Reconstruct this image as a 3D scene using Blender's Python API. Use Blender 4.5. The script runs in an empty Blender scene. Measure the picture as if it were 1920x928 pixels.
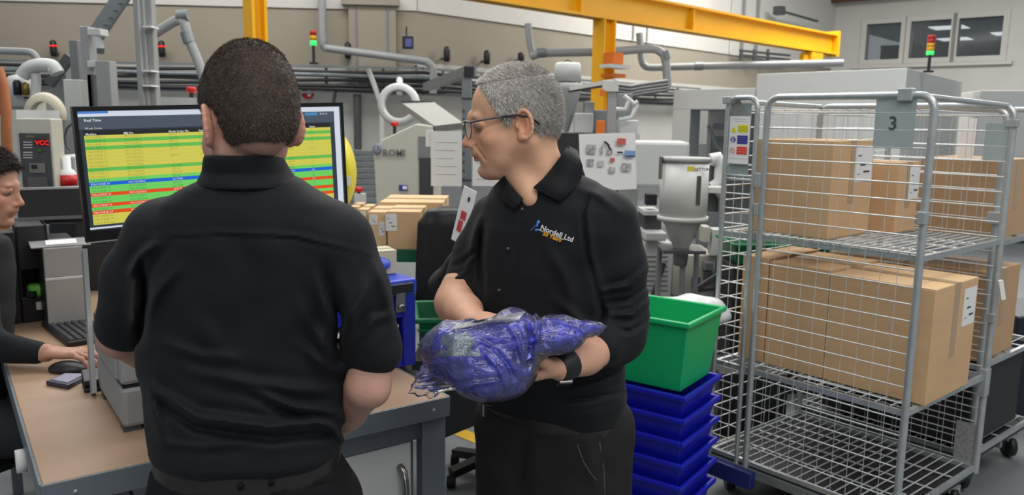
import bpy, bmesh, math, random
import numpy as np
from mathutils import Vector, Matrix, Euler
from mathutils.bvhtree import BVHTree
random.seed(7); RNG = np.random.default_rng(7)
SC = bpy.context.scene; COL = SC.collection

# ---------------------------------------------------------------- camera
F_PX, PITCH, ROLL, CAM_H = 1500.0, math.radians(9.05), math.radians(0.8), 1.65
_f = Vector((0, math.cos(PITCH), -math.sin(PITCH)))
_r0 = Vector((1, 0, 0)); _u0 = Vector((0, math.sin(PITCH), math.cos(PITCH)))
_r = _r0*math.cos(ROLL) + _u0*math.sin(ROLL); _u = -_r0*math.sin(ROLL) + _u0*math.cos(ROLL)
CAMP = Vector((0, 0, CAM_H))
cd = bpy.data.cameras.new('camera'); cam = bpy.data.objects.new('camera', cd); COL.objects.link(cam)
cam.matrix_world = Matrix(((_r.x, _u.x, -_f.x, 0), (_r.y, _u.y, -_f.y, 0), (_r.z, _u.z, -_f.z, CAM_H), (0, 0, 0, 1)))
cd.sensor_fit = 'HORIZONTAL'; cd.sensor_width = 36.0; cd.lens = 36.0*F_PX/1920.0
cd.clip_start = 0.05; cd.clip_end = 100
cd.dof.use_dof = True; cd.dof.focus_distance = 1.72; cd.dof.aperture_fstop = 7.0
SC.camera = cam

# ---------------------------------------------------------------- world, lights, exposure
wd = bpy.data.worlds.new('world'); SC.world = wd; wd.use_nodes = True
wd.node_tree.nodes['Background'].inputs[0].default_value = (0.80, 0.86, 0.92, 1)
wd.node_tree.nodes['Background'].inputs[1].default_value = 0.42
SC.view_settings.view_transform = 'Standard'; SC.view_settings.look = 'None'
SC.view_settings.gamma = 1.0; SC.view_settings.use_curve_mapping = False
SC.view_settings.exposure = -0.22
def area(name, loc, sx, sy, power, col=(1.0, 0.97, 0.92), aim=None):
    l = bpy.data.lights.new(name, 'AREA'); l.shape = 'RECTANGLE'; l.size = sx; l.size_y = sy; l.energy = power; l.color = col
    o = bpy.data.objects.new(name, l); COL.objects.link(o); o.location = loc
    if aim: o.rotation_euler = (Vector(aim)-Vector(loc)).to_track_quat('-Z', 'Y').to_euler()
    return o
area('ceiling_light', (-1.5, 4.5, 5.6), 5.0, 1.4, 190)
area('ceiling_light', (3.0, 6.5, 5.8), 6.0, 1.4, 330)
area('ceiling_light', (-4.0, 9.5, 5.8), 7.0, 1.6, 330)
area('ceiling_light', (1.0, -0.2, 5.2), 4.0, 1.2, 90)
area('ceiling_light', (0.5, -3.2, 5.0), 7.0, 1.6, 150, aim=(0.3, 2.5, 1.0))  # added frontal fill behind the camera, aimed to brighten faces and papers
area('ceiling_light', (7.0, 15.0, 6.4), 8.0, 3.0, 1300)
area('ceiling_light', (3.2, 1.6, 4.6), 2.0, 1.2, 80)

# ---------------------------------------------------------------- pixel helpers: a ray of the photograph meets a real plane
def ray(px, py): return _f + _r*((px-960)/F_PX) + _u*((464-py)/F_PX)
def U(px, py, Y):
    d = ray(px, py); return CAMP + d*(Y/d.y)
def UZ(px, py, z):
    d = ray(px, py); return CAMP + d*((z-CAM_H)/d.z)
def UP(px, py, p0, n):
    d = ray(px, py); n = Vector(n); return CAMP + d*((Vector(p0)-CAMP).dot(n)/d.dot(n))

# ---------------------------------------------------------------- materials
def lin(c):
    return tuple(((v/255)/12.92 if v/255 <= 0.04045 else ((v/255+0.055)/1.055)**2.4) for v in c)
MATS = {}
def mat(name, rgb, rough=0.6, metal=0.0, var=0.0, vscale=8.0, bump=0.0, bscale=60.0, spec=0.5, stretch=None, emit=None, estr=1.0, attr=False, coat=0.0, rgb2=None, alpha=1.0, trans=0.0, sheen=0.0):
    if name in MATS: return MATS[name]
    m = bpy.data.materials.new(name); m.use_nodes = True; nt = m.node_tree; b = nt.nodes['Principled BSDF']
    c = lin(rgb)+(1,)
    b.inputs['Base Color'].default_value = c; b.inputs['Roughness'].default_value = rough; b.inputs['Metallic'].default_value = metal
    b.inputs['Specular IOR Level'].default_value = spec; b.inputs['Coat Weight'].default_value = coat
    b.inputs['Alpha'].default_value = alpha; b.inputs['Transmission Weight'].default_value = trans
    b.inputs['Sheen Weight'].default_value = sheen
    tc = nt.nodes.new('ShaderNodeTexCoord'); mp = nt.nodes.new('ShaderNodeMapping'); nt.links.new(tc.outputs['Object'], mp.inputs[0])
    if stretch: mp.inputs['Scale'].default_value = stretch
    if var > 0 or rgb2:
        n = nt.nodes.new('ShaderNodeTexNoise'); n.inputs['Scale'].default_value = vscale; n.inputs['Detail'].default_value = 5
        nt.links.new(mp.outputs[0], n.inputs['Vector'])
        mr = nt.nodes.new('ShaderNodeMapRange'); mr.inputs[1].default_value = 0.3; mr.inputs[2].default_value = 0.7
        nt.links.new(n.outputs[0], mr.inputs[0])
        mx = nt.nodes.new('ShaderNodeMix'); mx.data_type = 'RGBA'
        c2 = lin(rgb2)+(1,) if rgb2 else tuple(v*(1-var) for v in c[:3])+(1,)
        mx.inputs[6].default_value = c; mx.inputs[7].default_value = c2
        nt.links.new(mr.outputs[0], mx.inputs[0]); nt.links.new(mx.outputs[2], b.inputs['Base Color'])
    if attr:
        a = nt.nodes.new('ShaderNodeAttribute'); a.attribute_name = 'Col'
        src = a.outputs['Color']
        if var > 0:
            m2 = nt.nodes.new('ShaderNodeMix'); m2.data_type = 'RGBA'; m2.blend_type = 'MULTIPLY'; m2.inputs[0].default_value = 1.0
            m3 = nt.nodes.new('ShaderNodeMapRange'); m3.inputs[1].default_value = .25; m3.inputs[2].default_value = .75; m3.inputs[3].default_value = 1-var; m3.inputs[4].default_value = 1.0
            nt.links.new(n.outputs[0], m3.inputs[0]); nt.links.new(src, m2.inputs[6]); nt.links.new(m3.outputs[0], m2.inputs[7]); src = m2.outputs[2]
        nt.links.new(src, b.inputs['Base Color'])
    if bump > 0:
        n2 = nt.nodes.new('ShaderNodeTexNoise'); n2.inputs['Scale'].default_value = bscale; n2.inputs['Detail'].default_value = 4
        nt.links.new(mp.outputs[0], n2.inputs['Vector'])
        bp = nt.nodes.new('ShaderNodeBump'); bp.inputs['Strength'].default_value = bump; bp.inputs['Distance'].default_value = 0.004
        nt.links.new(n2.outputs[0], bp.inputs['Height']); nt.links.new(bp.outputs[0], b.inputs['Normal'])
    if emit:
        b.inputs['Emission Color'].default_value = lin(emit)+(1,); b.inputs['Emission Strength'].default_value = estr
    MATS[name] = m; return m

# ---------------------------------------------------------------- mesh builder
class MB:
    def __init__(s): s.v = []; s.f = []; s.m = []; s.mats = []; s.cur = 0; s.sm = []
    def use(s, m):
        if m not in s.mats: s.mats.append(m)
        s.cur = s.mats.index(m); return s
    def add(s, vs, fs, smooth=False):
        o = len(s.v); s.v += [tuple(v) for v in vs]
        for f in fs: s.f.append(tuple(i+o for i in f)); s.m.append(s.cur); s.sm.append(smooth)
        return s
    def hexa(s, p):   # p: 4 bottom (ccw from above) + 4 top
        return s.add(p, [(3, 2, 1, 0), (4, 5, 6, 7), (0, 1, 5, 4), (1, 2, 6, 5), (2, 3, 7, 6), (3, 0, 4, 7)])
    def box(s, c, sz, rz=0, R=None):
        hx, hy, hz = sz[0]/2, sz[1]/2, sz[2]/2
        P = [Vector(q) for q in ((-hx, -hy, -hz), (hx, -hy, -hz), (hx, hy, -hz), (-hx, hy, -hz), (-hx, -hy, hz), (hx, -hy, hz), (hx, hy, hz), (-hx, hy, hz))]
        M = R if R is not None else Matrix.Rotation(rz, 3, 'Z')
        return s.hexa([M @ q + Vector(c) for q in P])
    def bx(s, x0, x1, y0, y1, z0, z1): return s.box(((x0+x1)/2, (y0+y1)/2, (z0+z1)/2), (abs(x1-x0), abs(y1-y0), abs(z1-z0)))
    def obox(s, p, ax, ay, az):     # corner + three edge vectors
        p, ax, ay, az = map(Vector, (p, ax, ay, az))
        q = [p, p+ax, p+ax+ay, p+ay]; q = q+[w+az for w in q]
        if ax.cross(ay).dot(az) < 0: q = [q[3], q[2], q[1], q[0], q[7], q[6], q[5], q[4]]
        return s.hexa(q)
    def bar(s, a, b, w, h, up=(0, 0, 1)):
        a, b = Vector(a), Vector(b); d = (b-a); z = Vector(up); x = d.cross(z)
        if x.length < 1e-6: x = Vector((1, 0, 0))
        x.normalize(); z = x.cross(d).normalized()
        return s.obox(a-x*w/2-z*h/2, x*w, d, z*h)
    def tube(s, pts, r, n=8, closed=False, caps=True):
        pts = [Vector(p) for p in pts]; N = len(pts); rs = r if isinstance(r, (list, tuple)) else [r]*N
        vs = []; nrm = None
        for i, p in enumerate(pts):
            if closed: t = pts[(i+1) % N]-pts[i-1]
            else: t = pts[min(i+1, N-1)]-pts[max(i-1, 0)]
            t.normalize()
            if nrm is None:
                nrm = Vector((0, 0, 1)) if abs(t.z) < .9 else Vector((1, 0, 0))
            nrm = (nrm-t*nrm.dot(t)); nrm.normalize(); bn = t.cross(nrm)
            for k in range(n):
                a = 2*math.pi*k/n; vs.append(p+(nrm*math.cos(a)+bn*math.sin(a))*rs[i])
        fs = []
        for i in range(N if closed else N-1):
            j = (i+1) % N
            for k in range(n): fs.append((i*n+k, i*n+(k+1) % n, j*n+(k+1) % n, j*n+k))
        s.add(vs, fs, n > 5)
        if caps and not closed:
            s.add(vs[:n], [tuple(range(n-1, -1, -1))]); s.add(vs[-n:], [tuple(range(n))])
        return s
    def cyl(s, a, b, r, r2=None, n=16): return s.tube([a, b], [r, r if r2 is None else r2], n)
    def lathe(s, c, prof, n=24, axis='z', sx=1, sy=1, smooth=True):
        vs = []; c = Vector(c)
        for r, z in prof:
            for k in range(n):
                a = 2*math.pi*k/n; q = Vector((r*math.cos(a)*sx, r*math.sin(a)*sy, z))
                if axis == 'x': q = Vector((q.z, q.x, q.y))
                if axis == 'y': q = Vector((q.x, q.z, q.y))
                vs.append(c+q)
        fs = []
        for i in range(len(prof)-1):
            for k in range(n):
                f = (i*n+k, i*n+(k+1) % n, (i+1)*n+(k+1) % n, (i+1)*n+k); fs.append(f if axis != 'y' else f[::-1])
        return s.add(vs, fs, smooth)
    def quad(s, a, b, c, d): return s.add([a, b, c, d], [(0, 1, 2, 3)])
    def text(s, body, p, ax, az, h, align='LEFT', bold=0.0, ext=0.0, n=2):
        """flat lettering: origin p, baseline direction ax, up direction az, letter height h"""
        cu = bpy.data.curves.new('t', 'FONT'); cu.body = body; cu.size = h; cu.align_x = align; cu.resolution_u = n; cu.offset = bold*h; cu.extrude = ext
        o = bpy.data.objects.new('t', cu); COL.objects.link(o)
        dg = bpy.context.evaluated_depsgraph_get(); me = o.evaluated_get(dg).to_mesh()
        ax = Vector(ax).normalized(); az = Vector(az).normalized(); nn = ax.cross(az); p = Vector(p)
        vs = [p+ax*v.co.x+az*v.co.y+nn*v.co.z for v in me.vertices]; fs = [tuple(q.vertices) for q in me.polygons]
        s.add(vs, fs); o.evaluated_get(dg).to_mesh_clear(); bpy.data.objects.remove(o); bpy.data.curves.remove(cu); return s
    def mesh(s, name, off=None):
        me = bpy.data.meshes.new(name)
        vs = s.v if off is None else [(v[0]-off[0], v[1]-off[1], v[2]-off[2]) for v in s.v]
        me.from_pydata(vs, [], s.f)
        for m in s.mats: me.materials.append(m)
        me.polygons.foreach_set('material_index', s.m); me.polygons.foreach_set('use_smooth', s.sm); me.update(); return me
def tag(o, label=None, cat=None, group=None, kind=None):
    if label: o['label'] = label
    if cat: o['category'] = cat
    if group: o['group'] = group
    if kind: o['kind'] = kind
    return o
def build(mb, name, m=None, parent=None, label=None, cat=None, group=None, kind=None, bev=0.0, world=True):
    """world=True: the vertices are world coordinates; they are moved into the object's own frame"""
    if m is not None and not mb.mats: mb.mats.append(m)
    if parent is not None and world:
        inv = MW(parent).inverted(); mb.v = [tuple(inv @ Vector(v)) for v in mb.v]
    off = None
    if parent is None:
        a = np.array(mb.v); off = ((a[:, 0].min()+a[:, 0].max())/2, (a[:, 1].min()+a[:, 1].max())/2, a[:, 2].min())
    me = mb.mesh(name, off); o = bpy.data.objects.new(name, me); COL.objects.link(o)
    if parent is not None: o.parent = parent
    else: o.location = off
    if bev > 0:
        md = o.modifiers.new('bevel', 'BEVEL'); md.width = bev; md.segments = 2; md.limit_method = 'ANGLE'; md.angle_limit = math.radians(40)
    return tag(o, label, cat, group, kind)
def MW(o):
    M = o.matrix_basis.copy()
    while o.parent: o = o.parent; M = o.matrix_basis @ M
    return M
def thing(name, label, cat, loc=(0, 0, 0), rz=0, group=None, kind=None):
    o = bpy.data.objects.new(name, None); COL.objects.link(o); o.location = loc; o.rotation_euler = (0, 0, rz); o.empty_display_size = .05
    return tag(o, label, cat, group, kind)
def copy_tree(o, parent=None):
    c = o.copy(); COL.objects.link(c); c.parent = parent
    for ch in list(o.children): copy_tree(ch, c)
    return c
def P(fn, *a, **k):     # one-shot MB
    mb = MB(); getattr(mb, fn)(*a, **k); return mb

# ---------------------------------------------------------------- signed distance figures -> one continuous surface
class SDF:
    def __init__(s, lo, hi, res):
        s.lo = np.array(lo, float); s.res = res; s.n = np.ceil((np.array(hi)-s.lo)/res).astype(int)+1
        s.f = np.full(s.n, 0.05, np.float32)
    def win(s, lo, hi):
        a = np.clip(np.floor((np.array(lo)-s.lo)/s.res).astype(int), 0, s.n); b = np.clip(np.ceil((np.array(hi)-s.lo)/s.res).astype(int)+1, 0, s.n)
        if (b <= a).any(): return None, None
        ax = [s.lo[i]+s.res*np.arange(a[i], b[i]) for i in range(3)]
        g = np.meshgrid(*ax, indexing='ij'); return tuple(slice(a[i], b[i]) for i in range(3)), g
    def put(s, w, d, k, op):
        f = s.f[w]
        if op == 'sub': d = -d
        if op == 'add': k = max(k, 1e-5); h = np.maximum(k-np.abs(f-d), 0)/k; f = np.minimum(f, d)-h*h*k*.25
        else: k = max(k, 1e-5); h = np.maximum(k-np.abs(f-d), 0)/k; f = np.maximum(f, d)+h*h*k*.25
        s.f[w] = f
    def ell(s, c, r, R=None, k=.01, op='add'):
        c = np.array(c, float); r = np.array(r, float) if np.ndim(r) else np.full(3, float(r)); m = r.max()+k+.05*0+.02
        w, g = s.win(c-m, c+m)
        if w is None: return s
        q = np.stack([g[i]-c[i] for i in range(3)], -1)
        if R is not None: q = q @ np.array(R)
        k0 = np.sqrt(((q/r)**2).sum(-1)); k1 = np.sqrt(((q/(r*r))**2).sum(-1))+1e-9
        s.put(w, k0*(k0-1)/k1, k, op); return s
    def cone(s, a, b, ra, rb, k=.01, op='add', flat=None):
        """round cone; flat=(axis vector, factor) squashes the section along an axis"""
        a = np.array(a, float); b = np.array(b, float); m = max(ra, rb)+k+.02
        w, g = s.win(np.minimum(a, b)-m, np.maximum(a, b)+m)
        if w is None: return s
        p = np.stack([g[i]-a[i] for i in range(3)], -1); ba = b-a; L = ba @ ba
        t = np.clip((p @ ba)/max(L, 1e-9), 0, 1); q = p-t[..., None]*ba
        if flat is not None:
            n = np.array(flat[0], float); n /= np.linalg.norm(n); q = q+n*((q @ n)*(flat[1]-1))[..., None]
        s.put(w, np.sqrt((q**2).sum(-1))-(ra+(rb-ra)*t), k, op); return s
    def path(s, pts, rs, k=.01, op='add', flat=None):
        for i in range(len(pts)-1): s.cone(pts[i], pts[i+1], rs[i], rs[i+1], k, op, flat)
        return s
    def loft(s, T, k=.01, e=2.4, op='add'):
        """T rows: z, cx, cy, rx, ry, yaw (interpolated over z)"""
        T = np.array(sorted([tuple(r) for r in T])); z = T[:, 0]; m = T[:, 3:5].max()+.03
        lo = np.array([T[:, 1].min()-m, T[:, 2].min()-m, z[0]-.02]); hi = np.array([T[:, 1].max()+m, T[:, 2].max()+m, z[-1]+.02])
        w, g = s.win(lo, hi)
        zz = np.clip(g[2], z[0], z[-1]); col = lambda i: np.interp(zz, z, T[:, i])
        cx, cy, rx, ry, yw = (col(i) for i in range(1, 6)); X = g[0]-cx; Y = g[1]-cy
        c, sn = np.cos(yw), np.sin(yw); a = X*c+Y*sn; b = -X*sn+Y*c
        q = (np.abs(a/rx)**e+np.abs(b/ry)**e)**(1/e); d = (q-1)*np.minimum(rx, ry)*.9
        d = np.maximum(d, np.maximum(z[0]-g[2], g[2]-z[-1])); s.put(w, d, k, op); return s
    def disp(s, fn):
        w, g = s.win(s.lo, s.lo+s.res*(s.n-1)); s.f += fn(g[0], g[1], g[2]).astype(np.float32); return s
    def mesh(s):
        f = s.f; f[0] = f[-1] = .05; f[:, 0] = f[:, -1] = .05; f[:, :, 0] = f[:, :, -1] = .05
        n = f < 0; c = [(i, j, k) for i in (0, 1) for j in (0, 1) for k in (0, 1)]
        cnt = sum(n[i:n.shape[0]-1+i, j:n.shape[1]-1+j, k:n.shape[2]-1+k].astype(np.int8) for i, j, k in c)
        act = np.argwhere((cnt > 0) & (cnt < 8)); idx = np.full(cnt.shape, -1, np.int64); idx[tuple(act.T)] = np.arange(len(act))
        V = np.zeros((len(act), 3)); W = np.zeros(len(act))
        for ea in c:
            for ax in range(3):
                if ea[ax]: continue
                eb = list(ea); eb[ax] = 1
                fa = f[tuple((act+ea).T)].astype(float); fb = f[tuple((act+eb).T)].astype(float); mk = (fa < 0) != (fb < 0)
                t = np.where(mk, fa/np.where(mk, fa-fb, 1), 0); p = np.array(ea, float)+np.outer(t, np.array(eb)-np.array(ea))
                V += p*mk[:, None]; W += mk
        V = (act+V/W[:, None])*s.res+s.lo
        Q = []
        for ax in range(3):
            a, b = [i for i in range(3) if i != ax]
            sl0 = [slice(1, -1)]*3; sl1 = [slice(1, -1)]*3; sl1[ax] = slice(2, None)
            n0 = n[tuple(sl0)]; n1 = n[tuple(sl1)]
            for want in (True, False):
                e = np.argwhere((n0 != n1) & (n0 == want))+1
                def cell(da, db):
                    q = e.copy(); q[:, a] -= da; q[:, b] -= db; return idx[tuple(q.T)]
                q = np.stack([cell(1, 1), cell(0, 1), cell(0, 0), cell(1, 0)], 1)
                flip = (ax == 1) ^ (not want)
                Q.append(q[:, ::-1] if flip else q)
        Q = np.concatenate(Q); Q = Q[(Q >= 0).all(1)]
        return V, Q
def relax(V, Q, it=2, lam=.5):
    E = np.concatenate([Q[:, [0, 1]], Q[:, [1, 2]], Q[:, [2, 3]], Q[:, [3, 0]]]); n = len(V)
    deg = np.bincount(E[:, 0], minlength=n)+np.bincount(E[:, 1], minlength=n)
    for _ in range(it):
        S = np.zeros_like(V)
        for i in range(3):
            S[:, i] = np.bincount(E[:, 0], V[E[:, 1], i], n)+np.bincount(E[:, 1], V[E[:, 0], i], n)
        V = V+lam*(S/np.maximum(deg, 1)[:, None]-V)
    return V
def surf(name, parts, m, parent=None, cols=None, label=None, cat=None, group=None, kind=None):
    """parts: list of (V, Q) joined into one mesh object; cols: per vertex colours"""
    Vs = []; Qs = []; o = 0
    for V, Q in parts: Vs.append(V); Qs.append(Q+o); o += len(V)
    V = np.concatenate(Vs); Q = np.concatenate(Qs)
    off = np.zeros(3)
    if parent is not None:
        inv = np.array(MW(parent).inverted()); L = V @ inv[:3, :3].T+inv[:3, 3]
    else:
        off = np.array([(V[:, 0].min()+V[:, 0].max())/2, (V[:, 1].min()+V[:, 1].max())/2, V[:, 2].min()]); L = V-off
    me = bpy.data.meshes.new(name); k = Q.shape[1]
    me.vertices.add(len(L)); me.vertices.foreach_set('co', L.ravel()); me.loops.add(Q.size); me.loops.foreach_set('vertex_index', Q.ravel().astype(np.int32))
    me.polygons.add(len(Q)); me.polygons.foreach_set('loop_start', np.arange(0, Q.size, k, dtype=np.int32)); me.polygons.foreach_set('loop_total', np.full(len(Q), k, np.int32))
    me.polygons.foreach_set('use_smooth', np.ones(len(Q), bool)); me.materials.append(m); me.update(); me.validate()
    if cols is not None:
        at = me.color_attributes.new('Col', 'FLOAT_COLOR', 'POINT'); at.data.foreach_set('color', np.concatenate([cols, np.ones((len(cols), 1))], 1).ravel())
    ob = bpy.data.objects.new(name, me); COL.objects.link(ob)
    if parent is not None: ob.parent = parent
    else: ob.location = off
    return tag(ob, label, cat, group, kind)
def bvh(parts):
    Vs = []; Qs = []; o = 0
    for V, Q in parts: Vs.append(V); Qs.append(Q+o); o += len(V)
    return BVHTree.FromPolygons(np.concatenate(Vs).tolist(), np.concatenate(Qs).tolist())
def hit(tree, px, py, lift=.002):
    d = ray(px, py).normalized(); l, n, i, t = tree.ray_cast(CAMP, d)
    return None if l is None else (l-d*lift)

# ---------------------------------------------------------------- palette
WHT = mat('wall_white', (198, 196, 190), .8, var=.06, vscale=1.5)
BEI = mat('render_beige', (150, 143, 129), .9, var=.10, vscale=1.2, bump=.2, bscale=20)
LOW = mat('wall_low_white', (186, 185, 180), .8, var=.08, vscale=2)
YEL = mat('crane_yellow', (236, 172, 8), .45, var=.10, vscale=2)
ORG = mat('orange_paint', (214, 108, 20), .5)
GRY = mat('pipe_grey', (148, 151, 152), .4, var=.08, vscale=4)
DGR = mat('dark_grey', (70, 72, 74), .5)
MGR = mat('mid_grey', (120, 124, 126), .45, var=.06)
LGR = mat('machine_grey', (192, 195, 193), .45, var=.04, vscale=2)
CRM = mat('machine_cream', (186, 184, 172), .5, var=.04, vscale=2)
BLK = mat('black_plastic', (22, 23, 25), .45)
BLS = mat('black_satin', (30, 31, 34), .6)
STL = mat('zinc_steel', (182, 188, 190), .32, metal=.5, var=.18, vscale=25)
GLV = mat('galvanised', (130, 137, 140), .45, metal=.4, var=.2, vscale=15)
RED = mat('red_plastic', (190, 30, 28), .4)
BLU = mat('blue_plastic', (16, 30, 150), .38, var=.12, vscale=5)
GRN = mat('green_plastic', (8, 170, 100), .4, var=.08, vscale=4)
DGN = mat('dark_green_plastic', (0, 104, 62), .45, var=.1)
CRD = mat('cardboard', (204, 168, 128), .85, var=.10, vscale=3, bump=.12, bscale=40, stretch=(1, 1, 6))
CRD2 = mat('cardboard_pale', (216, 182, 140), .85, var=.08, vscale=3)
PAP = mat('white_paper', (222, 222, 222), .8)
INK = mat('print_ink', (44, 46, 52), .8)
BRN = mat('brown_steel', (84, 52, 34), .6)
FLR = mat('floor_paint', (112, 117, 120), .5, var=.16, vscale=2.2, bump=.1, bscale=14)
CHR = mat('brushed_metal', (150, 148, 145), .28, metal=1.0)
GRNL = mat('green_light', (60, 230, 110), .4, emit=(60, 240, 120), estr=.9)
REDL = mat('red_light', (235, 30, 24), .4, emit=(235, 30, 20), estr=1.0)

# ---------------------------------------------------------------- the hall
wA0, wA1, wB1, wC1 = Vector((-11.5, 11.8, 0)), Vector((-1.5, 12.6, 0)), Vector((9.3, 24.1, 0)), Vector((16.9, 17.4, 0))
def nrm(a, b): d = (b-a).normalized(); return Vector((d.y, -d.x, 0))
NA, NB, NC = nrm(wA0, wA1), nrm(wA1, wB1), nrm(wB1, wC1)
def WL(px, py, off=0.0, side=None):
    n, p = (NA, wA0) if (px < 782 if side is None else side == 'A') else (NB, wA1)
    return UP(px, py, p+n*off, n)
fl = MB(); fl.quad((-12, -3, 0), (17, -3, 0), (17, 25, 0), (-12, 25, 0))
build(fl, 'floor', FLR, kind='structure')
def wallseg(name, a, b, n, bands, base=0.0):
    root = None
    for i, (z0, z1, m, nm, t) in enumerate(bands):
        mb = MB(); d = b-a
        mb.obox(a+Vector((0, 0, z0))-n*.2, d, n*(.2+t), Vector((0, 0, z1-z0)))
        root = root or tag(bpy.data.objects.new(name, None), kind='structure')
        if i == 0: COL.objects.link(root); root.location = a
        build(mb, nm, m, root)
    return root
bands = [(0, 1.15, MGR, 'plinth_band', .0), (1.15, 2.42, LOW, 'lower_cladding', .01), (2.42, 3.27, BEI, 'rendered_band', 0.0), (3.27, 6.6, WHT, 'upper_cladding', .03)]
wallseg('wall_back', wA0, wA1, NA, bands)
wallseg('wall_side', wA1, wB1, NB, [(0, 1.15, MGR, 'plinth_band', .0), (1.15, 2.5, LOW, 'lower_cladding', .01), (2.5, 3.27, BEI, 'rendered_band', 0.0), (3.27, 9.0, WHT, 'upper_cladding', .03)])
# joints of the upper cladding
for px in (600, 706, 1190, 1216, 1372):
    p = WL(px, 40, .05); mb = MB(); n = NA if px < 782 else NB
    mb.obox(Vector((p.x, p.y, 3.3)), (n.cross(Vector((0, 0, 1))))*.04, n*.03, (0, 0, 3.2)); build(mb, 'trim_1' if px == 600 else 'trim_%d' % (2+[706, 1190, 1216, 1372].index(px)), WHT, kind='structure')
# office wall with three windows
dC = (wC1-wB1).normalized()
def WC(px, py, off=0.0): return UP(px, py, wB1+NC*off, NC)
zs, zt = WC(1750, 108).z, WC(1750, 38).z
tx = lambda px, py=80: (WC(px, py)-wB1).dot(dC)
op = [(tx(1624), tx(1688)), (tx(1706), tx(1781)), (tx(1795), tx(1878))]
mb = MB()
def cw(t0, t1, z0, z1, o0=-.25, o1=0.0, m=None, mbx=None):
    (mbx or mb).obox(wB1+dC*t0+NC*o0+Vector((0, 0, z0)), dC*(t1-t0), NC*(o1-o0), (0, 0, z1-z0))
L = (wC1-wB1).length
cw(0, L, 0, zs); cw(0, L, zt, 9.0); cw(0, op[0][0], zs, zt); cw(op[0][1], op[1][0], zs, zt); cw(op[1][1], op[2][0], zs, zt); cw(op[2][1], L, zs, zt)
build(mb, 'wall_right', WHT, kind='structure')
DGL = mat('office_glass', (90, 98, 104), .08, spec=.6, alpha=.28)
OFW = mat('office_interior', (120, 126, 130), .8)
for i, (t0, t1) in enumerate(op):
    w = tag(bpy.data.objects.new('window_%d' % (i+1), None), kind='structure'); COL.objects.link(w); w.location = wB1+dC*t0+Vector((0, 0, zs))
    f = MB(); e = .14
    for q in ((t0-e, t1+e, zs-e, zs), (t0-e, t1+e, zt, zt+e), (t0-e, t0, zs, zt), (t1, t1+e, zs, zt)): cw(*q, o0=-.1, o1=.05, mbx=f)
    build(f, 'window_frame', WHT, w)
    g = MB(); cw(t0, t1, zs, zt, -.08, -.07, mbx=g); build(g, 'pane', DGL, w)
mb = MB(); cw(op[0][0]-.3, op[2][1]+.3, zs-.24, zs-.15, 0, .14, mbx=mb); build(mb, 'trim_6', WHT, kind='structure')
# the office behind the glass
mb = MB(); cw(op[0][0]-1, op[2][1]+2.5, zs-.8, zt+.3, -8.2, -8.0, mbx=mb); cw(op[0][0]-1, op[2][1]+2.5, zs-.9, zs-.8, -8.0, -.3, mbx=mb); cw(op[0][0]-1, op[2][1]+2.5, zt+.06, zt+.16, -8.0, -.26, mbx=mb)
build(mb, 'wall_office', OFW, kind='structure')
for i, (t, o) in enumerate(((op[1][0]-.1, -2.0), (op[1][0]+1.0, -4.6), (op[2][0]+1.1, -1.6), (op[0][0]+.4, -5.6))):
    mb = MB(); cw(t, t+.9, zt+.035, zt+.055, o-.9, o, mbx=mb)
    build(mb, 'ceiling_light', mat('panel_light', (240, 244, 246), .5, emit=(235, 242, 246), estr=1.3), label=['bright ceiling light panel seen through the middle office window, nearer', 'bright ceiling light panel behind the middle office window, deeper inside', 'bright ceiling light panel seen through the right office window', 'faint ceiling light panel seen through the left office window'][i], cat='ceiling light', group='office ceiling lights')
for i, (t, w_) in enumerate(((op[0][0]+.1, 1.1), (op[1][1]-.9, .9), (op[2][0]+.1, .9))):
    mb = MB(); cw(t, t+w_, zs-.8, zs+.42, -1.5, -1.0, mbx=mb); cw(t, t+w_, zs+.42, zs+.47, -1.55, -.95, mbx=mb)
    build(mb, 'office_cabinet', DGR, label='dark cabinet standing inside the office behind the %s window' % ['left', 'middle', 'right'][i], cat='cabinet')
area('office_fill', tuple(wB1+dC*((op[0][0]+op[2][1])/2)-NC*4+Vector((0, 0, zt))), 5, 5, 110)  # extra lamp added to brighten the office interior, besides the glowing panels
# ceiling: the underside edge of the mezzanine deck in brown steel
mb = MB(); p = WC(1524, 6, .3); q = WC(1700, -6, .3)
mb.obox((p.x, p.y, p.z-.05), Vector((q.x-p.x, q.y-p.y, 0))*1.9, Vector((.4, -.5, 0)), (0, 0, .6)); build(mb, 'trim_7', BRN, kind='structure')
# yellow floor marking
mb = MB(); a = UZ(872, 824, 0); b = UZ(900, 832, 0); d = Vector((-.72, .69, 0))
mb.obox(a-d*2.0+Vector((0, 0, .001)), d*5, Vector((.69, .72, 0))*.09, (0, 0, .002))
build(mb, 'floor_marking', mat('marking_yellow', (214, 170, 20), .6, var=.2), label='yellow line painted on the grey floor behind the older man', cat='floor marking')

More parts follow.
